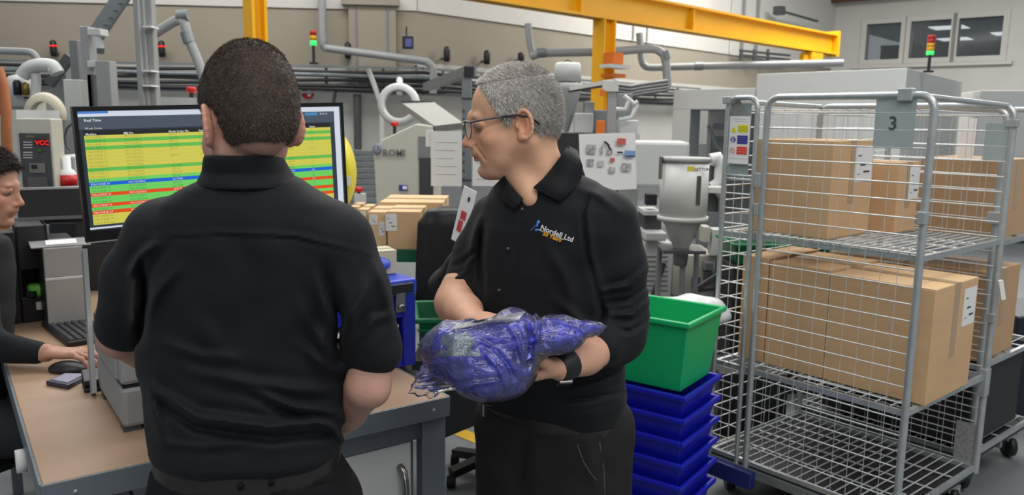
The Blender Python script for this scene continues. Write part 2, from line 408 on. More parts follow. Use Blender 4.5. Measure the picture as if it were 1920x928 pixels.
# ---------------------------------------------------------------- crane runway
cr = thing('crane_beam', 'long yellow steel crane beam running across the top of the hall', 'crane beam', (0, 8, 4))
hh = 1.45
def BM(px, py): # bottom flange line
    hor = 225+(px-960)*.014; return U(px, py, hh*F_PX/(hor-py)*.985)
p0, p1 = BM(793, 0), BM(1560, 110); d = (p1-p0); d.z = 0; d.normalize(); nb = Vector((d.y, -d.x, 0))
zb = CAM_H+hh; a = Vector((p0.x, p0.y, zb))-d*2.5; Lb = (Vector((p1.x, p1.y, zb))-a).length
mb = MB(); mb.obox(a-nb*.02, d*Lb, nb*.04, (0, 0, .40)); build(mb, 'web', YEL, cr)
for z in (0, .38):
    mb = MB(); mb.obox(a-nb*.12+Vector((0, 0, z)), d*Lb, nb*.24, (0, 0, .035)); build(mb, 'flange', YEL, cr)
for t in (2.5, 5.2, 8.0):
    mb = MB(); mb.obox(a+d*t-nb*.1, d*.03, nb*.2, (0, 0, .38)); build(mb, 'stiffener', YEL, cr)
mb = MB(); mb.obox(a+d*(Lb-.08)-nb*.14+Vector((0, 0, -.04)), d*.1, nb*.28, (0, 0, .52)); build(mb, 'end_stop', YEL, cr)
for t, w in ((Lb-1.2, .5),):
    mb = MB(); mb.obox(a+d*t-nb*.12+Vector((0, 0, -.22)), d*w, nb*.24, (0, 0, .2)); mb.obox(a+d*(t-.2)-nb*.05+Vector((0, 0, -.22)), d*.3, nb*.1, (0, 0, .14)); build(mb, 'bracket', YEL, cr)
def column(px, Y, zt_, lab, w=.24, fw=.11):
    c = U(px, 100, Y); c.z = 0; t = thing('crane_column', lab, 'column', c, group='yellow crane columns')
    mb = MB(); mb.obox(c-d*w/2-nb*.015, d*w, nb*.03, (0, 0, zt_)); build(mb, 'web', YEL, t)
    for s_ in (-1, 1):
        mb = MB(); mb.obox(c+d*(s_*w/2-.012)-nb*fw, d*.024, nb*fw*2, (0, 0, zt_)); build(mb, 'flange', YEL, t)
    mb = MB(); mb.box(c+Vector((0, 0, .02)), (.4, .4, .04), rz=.7); build(mb, 'base_plate', YEL, t)
    return t
YC = (a+d*((U(1133, 40, 1)).x*0+1)).y
# where the beam passes pixel 1133
rr = ray(1131, 40); k_ = (a.x*d.y-a.y*d.x)/(rr.x*d.y-rr.y*d.x); Yc = rr.y*k_
column(1132, Yc, zb, 'yellow steel column under the crane beam, above the older man shoulder side')
rr = ray(481, 0); column(481, 6.2, 5.2, 'yellow steel column rising behind the younger man head', w=.10, fw=.07)
mb = MB(); c = U(1133, 140, Yc-.3)
og = thing('cable_bracket', 'orange steel bracket wrapped round the yellow column', 'bracket', c-Vector((0, 0, .2)))
mb.box(U(1150, 110, Yc-.25), (.2, .2, .16), rz=.7); mb.box(U(1150, 142, Yc-.25), (.3, .2, .05), rz=.7); build(mb, 'clamp', ORG, og)
mb = MB(); mb.box(U(1153, 125, Yc-.4), (.42, .2, .05), rz=.7); build(mb, 'plate', LGR, og)

# ---------------------------------------------------------------- wall services
def wallpath(zz, off, t0=-9.2, t1=8.0):
    return [Vector((wA1+(wA0-wA1).normalized()*(-t0)).to_tuple())*1+NA*off+Vector((0, 0, zz)), wA1+(NA+NB)*off*.55+Vector((0, 0, zz)), wA1+(wB1-wA1).normalized()*t1+NB*off+Vector((0, 0, zz))]
ct = thing('cable_tray', 'long wall cable tray loaded with dark cables behind the machines', 'cable tray', (-1.5, 12.2, 2.0))
for z in (2.02, 2.40):
    pp = wallpath(z, .25); mb = MB(); mb.bar(pp[0], pp[1], .05, .035); mb.bar(pp[1], pp[2], .05, .035); build(mb, 'rail', GLV, ct)
for i in range(20):
    t = -9+i*.85; q = (wA1+(wA0-wA1).normalized()*(-t)+NA*.2) if t < 0 else (wA1+(wB1-wA1).normalized()*t+NB*.2)
    mb = MB(); mb.box(q+Vector((0, 0, 2.21)), (.035, .035, .4)); build(mb, 'bracket', GLV, ct)
for i, z in enumerate((2.07, 2.13, 2.20, 2.27, 2.33)):
    base = wallpath(z, .3+.02*(i % 2)); pts = []
    for k in range(21):
        t = k/20; q = base[0].lerp(base[1], t) if True else 0; pts.append(q+Vector((0, 0, .012*math.sin(k*.9+i*2))))
    for k in range(1, 16): pts.append(base[1].lerp(base[2], k/15)+Vector((0, 0, .012*math.sin(k*.9+i))))
    mb = MB(); mb.tube(pts, .026 if i % 3 else .034, 6); build(mb, 'cable', mat('cable_black', (38, 39, 42), .5) if i != 3 else GLV, ct)
def wpipe(name, pts, r, lab, m=GRY, off=.15, cat='pipe', Y=None, n=8, collars=()):
    q = [U(x, y, Y) if Y else WL(x, y, off, 'B' if pts[0][0] > 782 else 'A') for x, y in pts]
    # round the corners
    out = [q[0]]
    for i in range(1, len(q)-1):
        a_, b_, c_ = q[i-1], q[i], q[i+1]; k = min(.35, r*3/max((b_-a_).length, .01), r*3/max((c_-b_).length, .01)); s0 = b_.lerp(a_, k); s1 = b_.lerp(c_, k)
        for t in (0, .25, .5, .75, 1): out.append((s0.lerp(b_, t)).lerp(b_.lerp(s1, t), t))
    out.append(q[-1]); mb = MB(); mb.use(m); mb.tube(out, r, n)
    root = build(mb, name, m, None, lab, cat)
    for i in collars:
        mb = MB(); c_ = q[i]; dd = (q[min(i+1, len(q)-1)]-q[i-1]).normalized(); mb.cyl(c_-dd*r*1.1, c_+dd*r*1.1, r*1.18, n=12); build(mb, 'collar', GLV, root)
    return root
wpipe('vent_pipe', [(603, -30), (605, 84), (612, 92)], .06, 'grey vertical pipe on the back wall beside the green signal lamp', off=.3)
wpipe('vent_pipe', [(610, 90), (800, 115), (813, 126), (812, 175)], .055, 'pale grey pipe sloping across the beige wall above the cable tray', off=.6)
wpipe('vent_pipe', [(-10, 95), (58, 97), (70, 108), (72, 135)], .028, 'thin pale pipe entering from the left edge and turning down', Y=6.5)
wpipe('vent_pipe', [(262, 80), (343, 30), (352, 70), (372, 115), (386, 160), (390, 230)], .036, 'grey bent arm pipe behind the younger man head', Y=6.0, collars=(1, 2))
wpipe('vacuum_hose', [(42, 143), (52, 128), (75, 122), (100, 124), (108, 138)], .045, 'thick pale ribbed suction hose curving over at the left', m=LGR, Y=5.2)
wpipe('vacuum_hose', [(65, 190), (68, 150), (66, 138)], .03, 'short pale riser pipe at the far left above the controller', m=LGR, Y=5.2)
wpipe('vent_pipe', [(995, 106), (1015, 99), (1140, 97), (1228, 90), (1248, 104), (1252, 165)], .064, 'pale grey pipe crossing in front of the yellow column and turning down', Y=12.5, collars=(1, 4))
wpipe('vent_pipe', [(990, 44), (993, 80), (1000, 108)], .055, 'grey drop pipe on the wall above the older man head', Y=12.9)
wpipe('vent_pipe', [(1199, 62), (1203, 118), (1214, 127), (1310, 124), (1580, 118)], .066, 'long grey pipe running along the wall under the yellow beam', Y=15.0, collars=(3,))
for i, (px, y0, y1) in enumerate(((668, 10, 172), (726, 0, 102), (1425, -20, 118), (1398, -20, 110))):
    p = WL(px, y0, .1, 'A' if i < 2 else 'B'); q = WL(px, y1, .1, 'A' if i < 2 else 'B'); q.x, q.y = p.x, p.y
    mb = MB(); mb.tube([p, q], .03, 6); build(mb, 'conduit', MGR, None, ['thin vertical conduit on the beige wall above the tray', 'short thin conduit left of the small wall screen', 'right one of two thin conduits above the yellow beam end', 'left one of two thin conduits above the yellow beam end'][i], 'conduit')
p = WL(670, 172, .2, 'A'); mb = MB(); mb.tube([p, WL(672, 380, .2, 'A')], .06, 8); build(mb, 'cable_drop', DGR, None, 'dark cable drop running down the white wall right of the monitor', 'cable')
mb = MB(); mb.tube([WL(624, 200, .2), WL(628, 175, .25), WL(640, 158, .3), WL(660, 155, .3), WL(670, 172, .2)], .025, 6); build(mb, 'loose_cable', DGR, None, 'thin cable looping down from the tray above the monitor', 'cable')
mb = MB(); mb.tube([WL(690, 130, .4), WL(702, 160, .4), WL(716, 200, .4), WL(716, 270, .4)], .04, 8); build(mb, 'flexible_hose', LGR, None, 'pale flexible hose dropping from the tray right of the monitor', 'hose')
mb = MB(); mb.obox(WL(686, 18, .02)-Vector((.25, 0, 1.0)), (.7, .06, 0), NA*.12, (0, 0, 1.05)); mb.obox(WL(686, 18, .02)-Vector((.35, 0, -.05)), (.85, .07, 0), NA*.2, (0, 0, .1)); build(mb, 'wall_duct', BEI, None, 'beige boxed duct on the wall above the pale pipe', 'duct')
bk = thing('cable_gantry', 'small dark steel gantry on the side wall below the beam end', 'gantry', WL(1410, 110, .3, 'B'))
for y in (95, 103):
    mb = MB(); mb.bar(WL(1388, y, .3, 'B'), WL(1480, y+9, .3, 'B'), .07, .05); build(mb, 'rail', DGR, bk)
for x in (1390, 1414, 1440):
    mb = MB(); mb.bar(WL(x, 92, .3, 'B'), WL(x, 118, .3, 'B'), .06, .06, up=(1, 0, 0)); build(mb, 'post', DGR, bk)
mb = MB(); mb.bar(WL(1462, 20, .4, 'B'), WL(1533, 40, .4, 'B'), .05, .05); mb.box(WL(1461, 20, .4, 'B'), (.22, .22, .2), rz=.8)
build(mb, 'wall_rod', DGR, None, 'thin dark rod with a square end fixed high on the side wall', 'rod')

# status lamps on the machines / wall
def lamp(px, py, h, lab, red=True, wdt=12, grp='small black machine status lamps'):
    p = WL(px, py, .14); n = NA if px < 782 else NB; s_ = p.y/F_PX; t = thing('status_lamp', lab, 'status lamp', p-Vector((0, 0, h*s_/2)), group=grp)
    mb = MB(); mb.lathe(p, [(0, -h*s_/2), (wdt*s_*.42, -h*s_/2), (wdt*s_*.5, -h*s_*.2), (wdt*s_*.5, h*s_*.25), (wdt*s_*.4, h*s_*.42), (0, h*s_*.5)], 12); build(mb, 'housing', BLK, t)
    if red:
        mb = MB(); mb.lathe(p+Vector((0, 0, h*s_*.12)), [(wdt*s_*.51, -.012), (wdt*s_*.53, -.012), (wdt*s_*.53, .012), (wdt*s_*.51, .012)], 12); build(mb, 'light_ring', REDL, t)
    mb = MB(); mb.bar(p-Vector((0, 0, h*s_*.3)), p-n*.125-Vector((0, 0, h*s_*.3)), .04, .04); build(mb, 'bracket', DGR, t)
    return t
lamp(100, 90, 30, 'black status lamp with a red ring on the wall at far left')
lamp(303, 91, 30, 'black status lamp with a red ring left of the younger man head')
lamp(652, 94, 30, 'black status lamp half hidden by the pale sloping pipe', red=False)
lamp(838, 101, 28, 'black status lamp between the small screen and the older man, left one', red=False)
lamp(913, 107, 26, 'black status lamp just above the older man forehead', red=False)
lamp(977, 107, 18, 'short black status lamp above the older man crown', red=False)
lamp(780, 125, 1, 'tiny dark sensor under the pale pipe', red=False, wdt=6)
def stack(px, y0, y1, Y, w, seg, lab, stem=None):
    s_ = Y/F_PX; h = (y1-y0)*s_/len(seg); top = U(px, y0, Y); t = thing('signal_tower', lab, 'signal tower', top-Vector((0, 0, h*len(seg))))
    for i, m in enumerate(seg):
        z = -h*(i+1); mb = MB(); r = w*s_/2
        mb.lathe(top+Vector((0, 0, z)), [(0, 0), (r, 0), (r, h*.92), (r*.9, h), (0, h)], 14); build(mb, 'lamp_segment', m, t)
    b = top-Vector((0, 0, h*len(seg)))
    mb = MB(); mb.cyl(b, b-Vector((0, 0, stem*s_)), w*s_*.22, n=8); mb.cyl(b-Vector((0, 0, stem*s_)), b-Vector((0, 0, (stem+3)*s_)), w*s_*.7, n=8); build(mb, 'stem', BLK, t)
AMB = mat('amber_lens', (214, 160, 16), .35); REDD = mat('red_lens', (176, 36, 24), .35)
stack(587, 57, 84, 12.0, 12, [REDD, AMB, GRNL], 'signal tower with lit green segment on the wall right of the younger man', 30)
stack(1747, 66, 101, 9.8, 13, [REDD, REDD, AMB, AMB, GRNL], 'red amber and green signal tower on top of the tall white machine', 28)
t = thing('wall_screen', 'small square wall display with a blue lit face above the pale pipe', 'display', U(765, 92, 9))
mb = MB(); mb.box(U(765, 80, 9), (.12, .05, .135)); build(mb, 'case', BLK, t, bev=.006)
mb = MB(); mb.box(U(766, 80, 8.97), (.07, .01, .085)); build(mb, 'screen', mat('screen_blue', (60, 62, 110), .3, emit=(70, 74, 130), estr=.6), t)
mb = MB(); mb.cyl(U(762, 68, 9), U(762, 50, 9), .008, n=6); mb.bar(U(765, 82, 9.03), U(765, 82, 12.4), .03, .03); build(mb, 'aerial', BLK, t)

# ---------------------------------------------------------------- left background: robots, conveyors, dryer
def boxpx(mb, x0, x1, y0, y1, Y, dep, rz=0.0):
    fl_ = y1 is None; y1 = y0+10 if fl_ else y1
    a = U(x0, (y0+y1)/2, Y); b = U(x1, (y0+y1)/2, Y); zt_ = U((x0+x1)/2, y0, Y).z; zb_ = U((x0+x1)/2, y1, Y).z
    zb_ = 0.0 if fl_ else zb_
    w = (b-a).length; c = (a+b)/2
    M = Matrix.Rotation(rz, 3, 'Z'); mb.box((c.x, c.y, (zt_+zb_)/2)+Vector((0, 0, 0)) if False else Vector((c.x, c.y, (zt_+zb_)/2))+M @ Vector((0, dep/2, 0)), (w, dep, zt_-zb_), R=M); return mb
t = thing('robot_mast', 'tall bundle of grey aluminium uprights rising to the top edge', 'mast', U(262, 195, 4.6))
for i, (x0, x1) in enumerate(((246, 256), (257, 266), (269, 281))):
    mb = boxpx(MB(), x0, x1, -40, None, 4.6+.03*i, .06); build(mb, 'upright', GRY, t, bev=.004)
for y in (49, 132, 160):
    mb = boxpx(MB(), 267, 283, y-1, y+2, 4.58, .1); build(mb, 'cable_tie', PAP, t)
t = thing('robot_axis', 'stepped grey linear robot columns left of the mast', 'robot', U(150, 215, 5))
for i, (x0, x1, y0, y1, yy, m) in enumerate(((131, 147, 75, 155, 5.1, MGR), (149, 165, 49, None, 5, GRY), (118, 150, 149, None, 4.9, LGR), (178, 205, 114, None, 4.9, GRY))):
    mb = boxpx(MB(), x0, x1, y0, y1, yy, .09); build(mb, 'column', m, t, bev=.004)
for (x0, x1, y0, y1) in ((163, 188, 53, 66), (163, 180, 114, 126)):
    mb = boxpx(MB(), x0, x1, y0, y1, 4.95, .1); build(mb, 'carriage', LGR, t, bev=.004)
mb = boxpx(MB(), 166, 176, 140, 210, 5.0, .05); build(mb, 'cable_chain', DGR, t)
mb = MB(); mb.bar(U(238, -20, 5.6), U(180, 66, 5.6), .10, .04, up=(0, 1, 0)); mb.bar(U(176, 62, 5.6), U(188, 96, 5.5), .05, .05)
o = build(mb, 'perforated_tray', GLV, None, 'wide perforated steel tray slanting down behind the grey uprights', 'cable tray')
for i in range(6):
    p = U(236-i*9.2, -6+i*13.4, 5.55); m2 = MB(); m2.box(p, (.03, .02, .008)); build(m2, 'slot', DGR, o)
t = thing('part_conveyor', 'dim grey upright with a dark slanted conveyor arm left of the robot columns', 'conveyor', Vector((U(107, 118, 6.4).x, 6.5, 0)))
mb = MB(); mb.bar(U(132, 106, 6.3), U(92, 158, 6.3), .07, .05, up=(0, 1, 0)); build(mb, 'slanted_arm', DGR, t)
mb = boxpx(MB(), 92, 122, 118, None, 6.4, .2); build(mb, 'upright', MGR, t)
t = thing('dosing_unit', 'pale dosing unit with black and brass filters at the far left', 'machine', U(50, 235, 5.2))
mb = MB(); mb.lathe(U(36, 165, 5.3), [(0, -.12), (.075, -.12), (.075, .05), (.055, .075), (0, .09)], 18); build(mb, 'vessel', LGR, t)
mb = MB(); mb.lathe(U(33, 165, 5.2), [(0, -.045), (.026, -.045), (.026, .035), (.015, .05), (0, .05)], 12); build(mb, 'black_filter', BLK, t)
mb = MB(); mb.lathe(U(48, 167, 5.2), [(0, -.04), (.024, -.04), (.024, .035), (0, .045)], 12); build(mb, 'brass_filter', mat('brass', (126, 108, 66), .4, metal=.6), t)
mb = boxpx(MB(), 18, 62, 184, None, 5.3, .15); build(mb, 'body', CRM, t, bev=.01)
mb = boxpx(MB(), 20, 60, 181, 185, 5.25, .16); build(mb, 'plate', DGR, t)
mb = MB(); mb.lathe(U(85, 214, 4.7), [(.083+.0, 0)]*0+[(.072, -.03), (.110, -.03), (.125, 0), (.110, .03), (.072, .03), (.072, -.03)], 32, axis='y'); mb.v = mb.v
cl_ = U(85, 214, 4.7); t = thing('coil_stand', 'cream ring shaped coil of hose on a stand above the controller', 'hose coil', (cl_.x, 4.7, 0))
build(mb, 'hose_coil', mat('coil_cream', (196, 190, 172), .5), t)
mb = MB(); mb.bx(cl_.x-.02, cl_.x+.02, 4.68, 4.72, 0, cl_.z-.09); build(mb, 'stand', MGR, t)
mb = boxpx(MB(), 100, 122, 225, None, 4.5, .2); build(mb, 'machine_block', MGR, None, 'grey machine block between the controller and the monitor edge', 'machine block')
mb = MB(); mb.tube([U(-4, 128, 3.6), U(6, 160, 3.6), U(12, 210, 3.6), U(12, 250, 3.6), U(14, 300, 3.6), U(10, 420, 3.6), U(2, 700, 3.6)], .022, 10); build(mb, 'orange_hose', mat('hose_brown', (176, 108, 62), .5, bump=.5, bscale=100, stretch=(1, 1, 8)), None, 'brown orange flexible hose hanging at the left edge', 'hose')
mb = boxpx(MB(), -40, 30, 205, None, 4.2, .4); build(mb, 'machine_cover', LGR, None, 'white machine cover at the left edge behind the hose', 'machine')
mb = MB(); mb.box(U(2, 208, 3.9), (.05, .04, .04)); build(mb, 'red_knob', RED, None, 'small red knob at the left edge on the white cover', 'knob')
# controller
t = thing('process_controller', 'grey upright controller box with a red digital readout', 'controller', U(66, 356, 3.5))
M = None
mb = boxpx(MB(), 35, 98, 222, 357, 3.5, .12, rz=.12); build(mb, 'housing', CRM, t, bev=.006)
mb = boxpx(MB(), 45, 88, 357, None, 3.53, .08, rz=.12); build(mb, 'pedestal', DGR, t)
mb = boxpx(MB(), 41, 94, 250, 355, 3.492, .01, rz=.12); build(mb, 'front_panel', mat('panel_dark', (64, 66, 68), .4), t)
mb = boxpx(MB(), 65, 86, 261, 272, 3.488, .006, rz=.12); build(mb, 'display', mat('disp_dark', (60, 10, 8), .3), t)
mb = MB(); mb.text('VCC', U(66, 271.5, 3.478), (1, .12, 0), (0, 0, 1), .028, bold=.02); build(mb, 'readout', REDL, t)
mb = MB(); mb.text('DRYER', U(49, 257, 3.478), (1, .12, 0), (0, 0, 1), .010); build(mb, 'title', mat('amber_print', (190, 170, 90), .6), t)
mb = boxpx(MB(), 55, 83, 306, 325, 3.486, .01, rz=.12); build(mb, 'key_pad', mat('panel_mid', (112, 110, 104), .5), t, bev=.003)
mb = boxpx(MB(), 59, 68, 309, 316, 3.48, .01, rz=.12); build(mb, 'switch', BLK, t)
mb = boxpx(MB(), 53, 88, 332, 353, 3.486, .01, rz=.12); build(mb, 'rating_plate', mat('panel_mid2', (84, 84, 82), .5), t)
mb = boxpx(MB(), 71, 77, 280, 284, 3.484, .006, rz=.12); build(mb, 'indicator', mat('green_dim', (50, 110, 40), .4), t)
for i in range(6):
    mb = boxpx(MB(), 44, 60, 266+i*5+(4 if i > 2 else 0), 267.2+i*5+(4 if i > 2 else 0), 3.486, .004, rz=.12); build(mb, 'print_line', PAP, t)
# clutter right of controller
mb = boxpx(MB(), 98, 140, 292, None, 3.9, .2); build(mb, 'white_cabinet', LGR, None, 'white cabinet between the controller and the monitor', 'cabinet', bev=.01)
mb = MB(); mb.lathe(U(127, 352, 3.6), [(0, 0), (.04, 0), (.04, .06), (.03, .08), (.02, .085), (.02, .14), (0, .14)], 14); o = build(mb, 'bottle', PAP, None, 'white bottle with a red label beside the monitor edge', 'bottle')
mb = MB(); mb.lathe(U(127, 348, 3.6), [(.041, .0), (.0415, .0), (.0415, .05), (.041, .05)], 14); build(mb, 'label_band', RED, o)
mb = MB(); mb.lathe(U(106, 352, 3.6), [(0, 0), (.014, 0), (.014, .03), (.008, .04), (0, .04)], 10); build(mb, 'glue_tube', YEL, None, 'small yellow capped tube beside the controller', 'tube')
mb = MB(); mb.tube([U(135, 232, 4), U(126, 240, 4), U(121, 258, 4), U(126, 276, 4), U(133, 282, 4)], .006, 6); build(mb, 'cable_loop', DGR, None, 'thin dark cable loop left of the monitor top', 'cable')
# mushroom buttons
def estop(px, py, Y, lab, r=.03, flat=False):
    p = WL(px, py, .13) if flat else U(px, py, Y); t = thing('emergency_button', lab, 'stop button', p-Vector((0, 0, .06)), group='red stop buttons')
    if flat:
        mb = MB(); mb.lathe(p, [(0, -.06), (.085, -.06), (.085, .02), (0, .02)], 16, axis='y'); build(mb, 'cap', RED, t); mb = MB(); mb.box(p+Vector((.03, -.065, 0)), (.05, .01, .09)); build(mb, 'label_tag', PAP, t)
        mb = MB(); mb.bar(p, p-NA*.12, .06, .06); build(mb, 'mount', LGR, t)
        return
    mb = MB(); mb.lathe(p, [(0, .03), (r*.8, .03), (r, .02), (r, 0), (r*.6, -.008), (0, -.008)][::-1], 14); build(mb, 'cap', RED, t)
    mb = MB(); mb.cyl(p-Vector((0, 0, .075)), p, r*.45, n=10); build(mb, 'stem', BLK, t)
estop(359, 172, 5, 'red mushroom stop button left of the younger man, above the monitor')
estop(578, 175, 6, 'red and white round stop button right of the younger man', flat=True)
estop(740, 235, 6.5, 'red mushroom stop button on the pale machine by the white coil')
estop(673, 358, 6, 'red stop button low on the grey shutter right of the monitor')
mb = boxpx(MB(), 300, 420, 183, None, 4.95, .5); build(mb, 'moulding_machine', LGR, None, 'pale machine top behind the monitor below the red button', 'machine')
mb = boxpx(MB(), 664, 682, 364, None, 5.95, .1); build(mb, 'junction_box', LGR, None, 'small white box under the red button on the grey shutter', 'box')

# ---------------------------------------------------------------- large enclosed machines on the right
K = Vector((4.46, 9.3, 0)); dl = Vector((-.63, .78, 0)).normalized(); dr = Vector((.62, .785, 0)).normalized()
WIN = mat('guard_glass', (92, 100, 104), .06, spec=.7, alpha=.30)
MEC = mat('mechanism_steel', (120, 122, 126), .3, metal=.6)
def mpt(t, z, o=0.0): # point on the front face of the machine, t metres left of its corner
    return K+dl*t-dr*o+Vector((0, 0, z))
def mpx(px, py, o=0.0):
    return UP(px, py, K-dr*o, dr)
t = thing('enclosed_moulding_machine', 'very large white enclosed moulding machine with a dark guard window', 'machine', K+dl*2)
ztop = mpx(1560, 131).z; zl = mpx(1300, 164).z
tm = (mpx(1380, 150)-K).dot(dl); te = (mpx(1198, 200)-K).dot(dl)
mb = MB(); mb.obox(K+Vector((0, 0, .05)), dl*tm, dr*3.4, (0, 0, ztop-.05)); build(mb, 'main_housing', LGR, t, bev=.01)
# front cover with the window opening
w0 = mpx(1232, 320); w1 = mpx(1404, 204); tw1 = (w0-K).dot(dl); tw0 = (w1-K).dot(dl); zw1 = w1.z; zw0 = .95
def slab(m, t0, t1, z0, z1, o0, o1): m.obox(K+dl*t0+dr*o0+Vector((0, 0, z0)), dl*(t1-t0), dr*(o1-o0), (0, 0, z1-z0)); return m
tg0 = tm-.35
mb = MB(); slab(mb, tm, te, zw1, zl, -.04, 1.2); slab(mb, tw1, te, .05, zw1, -.04, .3); slab(mb, tm, tw1, .05, zw0, -.04, .3); slab(mb, tm, te, .05, zl-.02, 1.15, 1.2)
build(mb, 'clamp_cover', LGR, t, bev=.008)
mb = MB(); slab(mb, tm, tw1, zw0, zw1, -.02, -.01); build(mb, 'guard_window', WIN, t)
mb = MB(); slab(mb, tm+.05, tw1-.1, zw0+.02, zw1-.38, .5, 1.1); build(mb, 'platen', mat('platen_dark', (48, 50, 54), .4, metal=.4), t)
for z in (.08, .42, .72):
    mb = MB(); mb.cyl(K+dl*(tm+.05)+dr*.42+Vector((0, 0, zw0+z*.9)), K+dl*(tw1-.2)+dr*.42+Vector((0, 0, zw0+z*.9)), .05, n=12); build(mb, 'tie_bar', MEC, t)
mb = MB(); slab(mb, tm+.4, tm+.62, zw1-.42, zw1-.27, .3, .4); build(mb, 'blue_valve', mat('valve_blue', (40, 46, 120), .4), t)
mb = MB(); mb.tube([K+dl*(tm+.9)+dr*.3+Vector((0, 0, 1.6)), K+dl*(tm+.7)+dr*.25+Vector((0, 0, 1.3)), K+dl*(tm+.3)+dr*.28+Vector((0, 0, 1.1))], .03, 8); build(mb, 'hydraulic_hose', MEC, t)
mb = MB(); mb.obox(K+Vector((0, 0, ztop*.2))-dl*.01, dl*.012, dr*.02, (0, 0, .01)); 

# the lower machine running off to the right
q = UP(1790, 168, K-dl*.05+dr*3.0, dl); m2 = MB(); base = K+dr*3.4-dl*.1
z2 = U(1850, 169, 11.5).z
m2.obox(Vector((base.x, base.y-.3, .05)), Vector((4.5, -1.2, 0)), Vector((.6, 2.2, 0)), (0, 0, z2-.05)); build(m2, 'second_moulding_machine', LGR, None, 'long low grey machine behind the cages at the right edge', 'machine', bev=.01)
mb = MB(); q = mpx(1790, 150)
# white side cabinet and dryer in front of it
mb = boxpx(MB(), 1188, 1291, 266, 351, 5.6, .5, rz=-.1); build(mb, 'white_panel_cabinet', LGR, None, 'plain white wall cabinet behind the pinned picture sheet', 'cabinet', bev=.02)
hd = U(1287, 470, 4.6); t = thing('hopper_dryer', 'white drum hopper dryer with a cone bottom on a steel stand', 'hopper', Vector((hd.x, hd.y, 0)))
s_ = 4.6/F_PX; zt_ = U(1287, 299, 4.6).z; zb_ = U(1287, 412, 4.6).z; zc = U(1287, 474, 4.6).z; c = Vector((hd.x, hd.y+.15, 0))
mb = MB(); mb.lathe(c, [(0, zt_-.01), (46*s_, zt_-.01), (46*s_, zb_), (0, zb_)][::-1], 28); build(mb, 'drum', mat('dryer_white', (206, 208, 206), .4), t)
for z in (zt_, zb_):
    mb = MB(); mb.lathe(c, [(44*s_, z-.02), (49*s_, z-.02), (49*s_, z+.006), (44*s_, z+.006), (0, z+.006)], 28); build(mb, 'flange', GRY if z == zt_ else LGR, t)
mb = MB(); mb.lathe(c, [(14*s_, zc), (16*s_, zc+.01), (34*s_, zb_-.05), (42*s_, zb_-.02)], 28); build(mb, 'cone', mat('dryer_cone', (176, 178, 176), .4, metal=.2), t)
mb = MB(); mb.lathe(c, [(0, zc-.10), (13*s_, zc-.10), (16*s_, zc)], 16); build(mb, 'outlet', MGR, t)
mb = MB(); mb.box((c.x, c.y, zc-.005), (82*s_, .22, .02)); build(mb, 'stand_plate', DGR, t)
for dx, dy in ((.015, 0), (-.11, .1), (.12, .1)):
    mb = MB(); mb.cyl((c.x+dx, c.y+dy, 0), (c.x+dx, c.y+dy, zc-.01), .018, n=8); build(mb, 'leg', MGR, t)
f = c-Vector((0, 46*s_+.004, 0))
mb = boxpx(MB(), 1306, 1314, 330, 385, c.y-.137, .01); build(mb, 'sight_glass', DGR, t)
mb = MB(); mb.text('LETTON', (U(1302, 320, 1).x*0+U(1302, 320, c.y-.145).x, c.y-.145, U(1302, 320, c.y-.145).z), (1, .06, 0), (0, 0, 1), .024, bold=.03, ext=.001); build(mb, 'lettering', INK, t)
mb = boxpx(MB(), 1289, 1302, 312, 321, c.y-.142, .006); build(mb, 'logo_patch', mat('logo_yellow', (214, 200, 60), .5), t)
mb = MB(); mb.cyl(c+Vector((-46*s_-.01, -.05, zt_-.12)), c+Vector((-46*s_-.01, -.05, zt_+.01)), .012, n=8); build(mb, 'clamp', CHR, t)
# machine base clutter behind the green crate
t = thing('granulator', 'white granulator machine base with vents under the hopper dryer', 'machine', U(1250, 560, 5.3)*1.0); t.location.z = 0
mb = boxpx(MB(), 1208, 1262, 455, None, 5.3, .6); build(mb, 'body', LGR, t, bev=.01)
for i in range(8):
    m2 = boxpx(MB(), 1212, 1252, 480+i*9, 483+i*9, 5.295, .02); build(m2, 'vent_slat', MGR, t)
mb = boxpx(MB(), 1262, 1345, 478, None, 5.5, .5); build(mb, 'side_body', CRM, t, bev=.01)
mb = boxpx(MB(), 1210, 1250, 436, 452, 5.2, .3); build(mb, 'hood', LGR, t, bev=.01)
mb = boxpx(MB(), 1213, 1232, 365, 385, 5.25, .1); build(mb, 'motor', BLK, t)
mb = boxpx(MB(), 1208, 1240, 396, 404, 5.2, .3); build(mb, 'shelf', LGR, t)
mb = boxpx(MB(), 1208, 1240, 404, 440, 5.35, .3); build(mb, 'frame', DGR, t)
mb = boxpx(MB(), 1262, 1345, 555, 562, 5.45, .05); build(mb, 'trim', MGR, t)
mb = boxpx(MB(), 1297, 1312, 520, 545, 5.49, .02); build(mb, 'label_plate', mat('label_blue', (60, 70, 120), .6), t)
mb = MB(); mb.bar(U(1245, 492, 5.0), U(1222, 560, 5.0), .03, .03); build(mb, 'brace', DGR, t)
gran = t; t = thing('press_frame', 'dim machine frame with pipes behind the tall cage left post', 'machine', U(1340, 560, 5.8)); t.location.z = 0
mb = boxpx(MB(), 1330, 1420, 400, None, 6.0, .4); build(mb, 'body', MGR, t)
mb = boxpx(MB(), 1330, 1362, 352, 362, 5.8, .2); build(mb, 'beam', LGR, t)
mb = boxpx(MB(), 1330, 1420, 310, 400, 6.1, .3); build(mb, 'panel', DGR, t)
mb = MB(); mb.tube([U(1333, 300, 6.05), U(1345, 296, 6.05), U(1352, 310, 6.05), U(1350, 340, 6.05), U(1336, 352, 6.05)], .05, 10); build(mb, 'white_elbow', LGR, t)
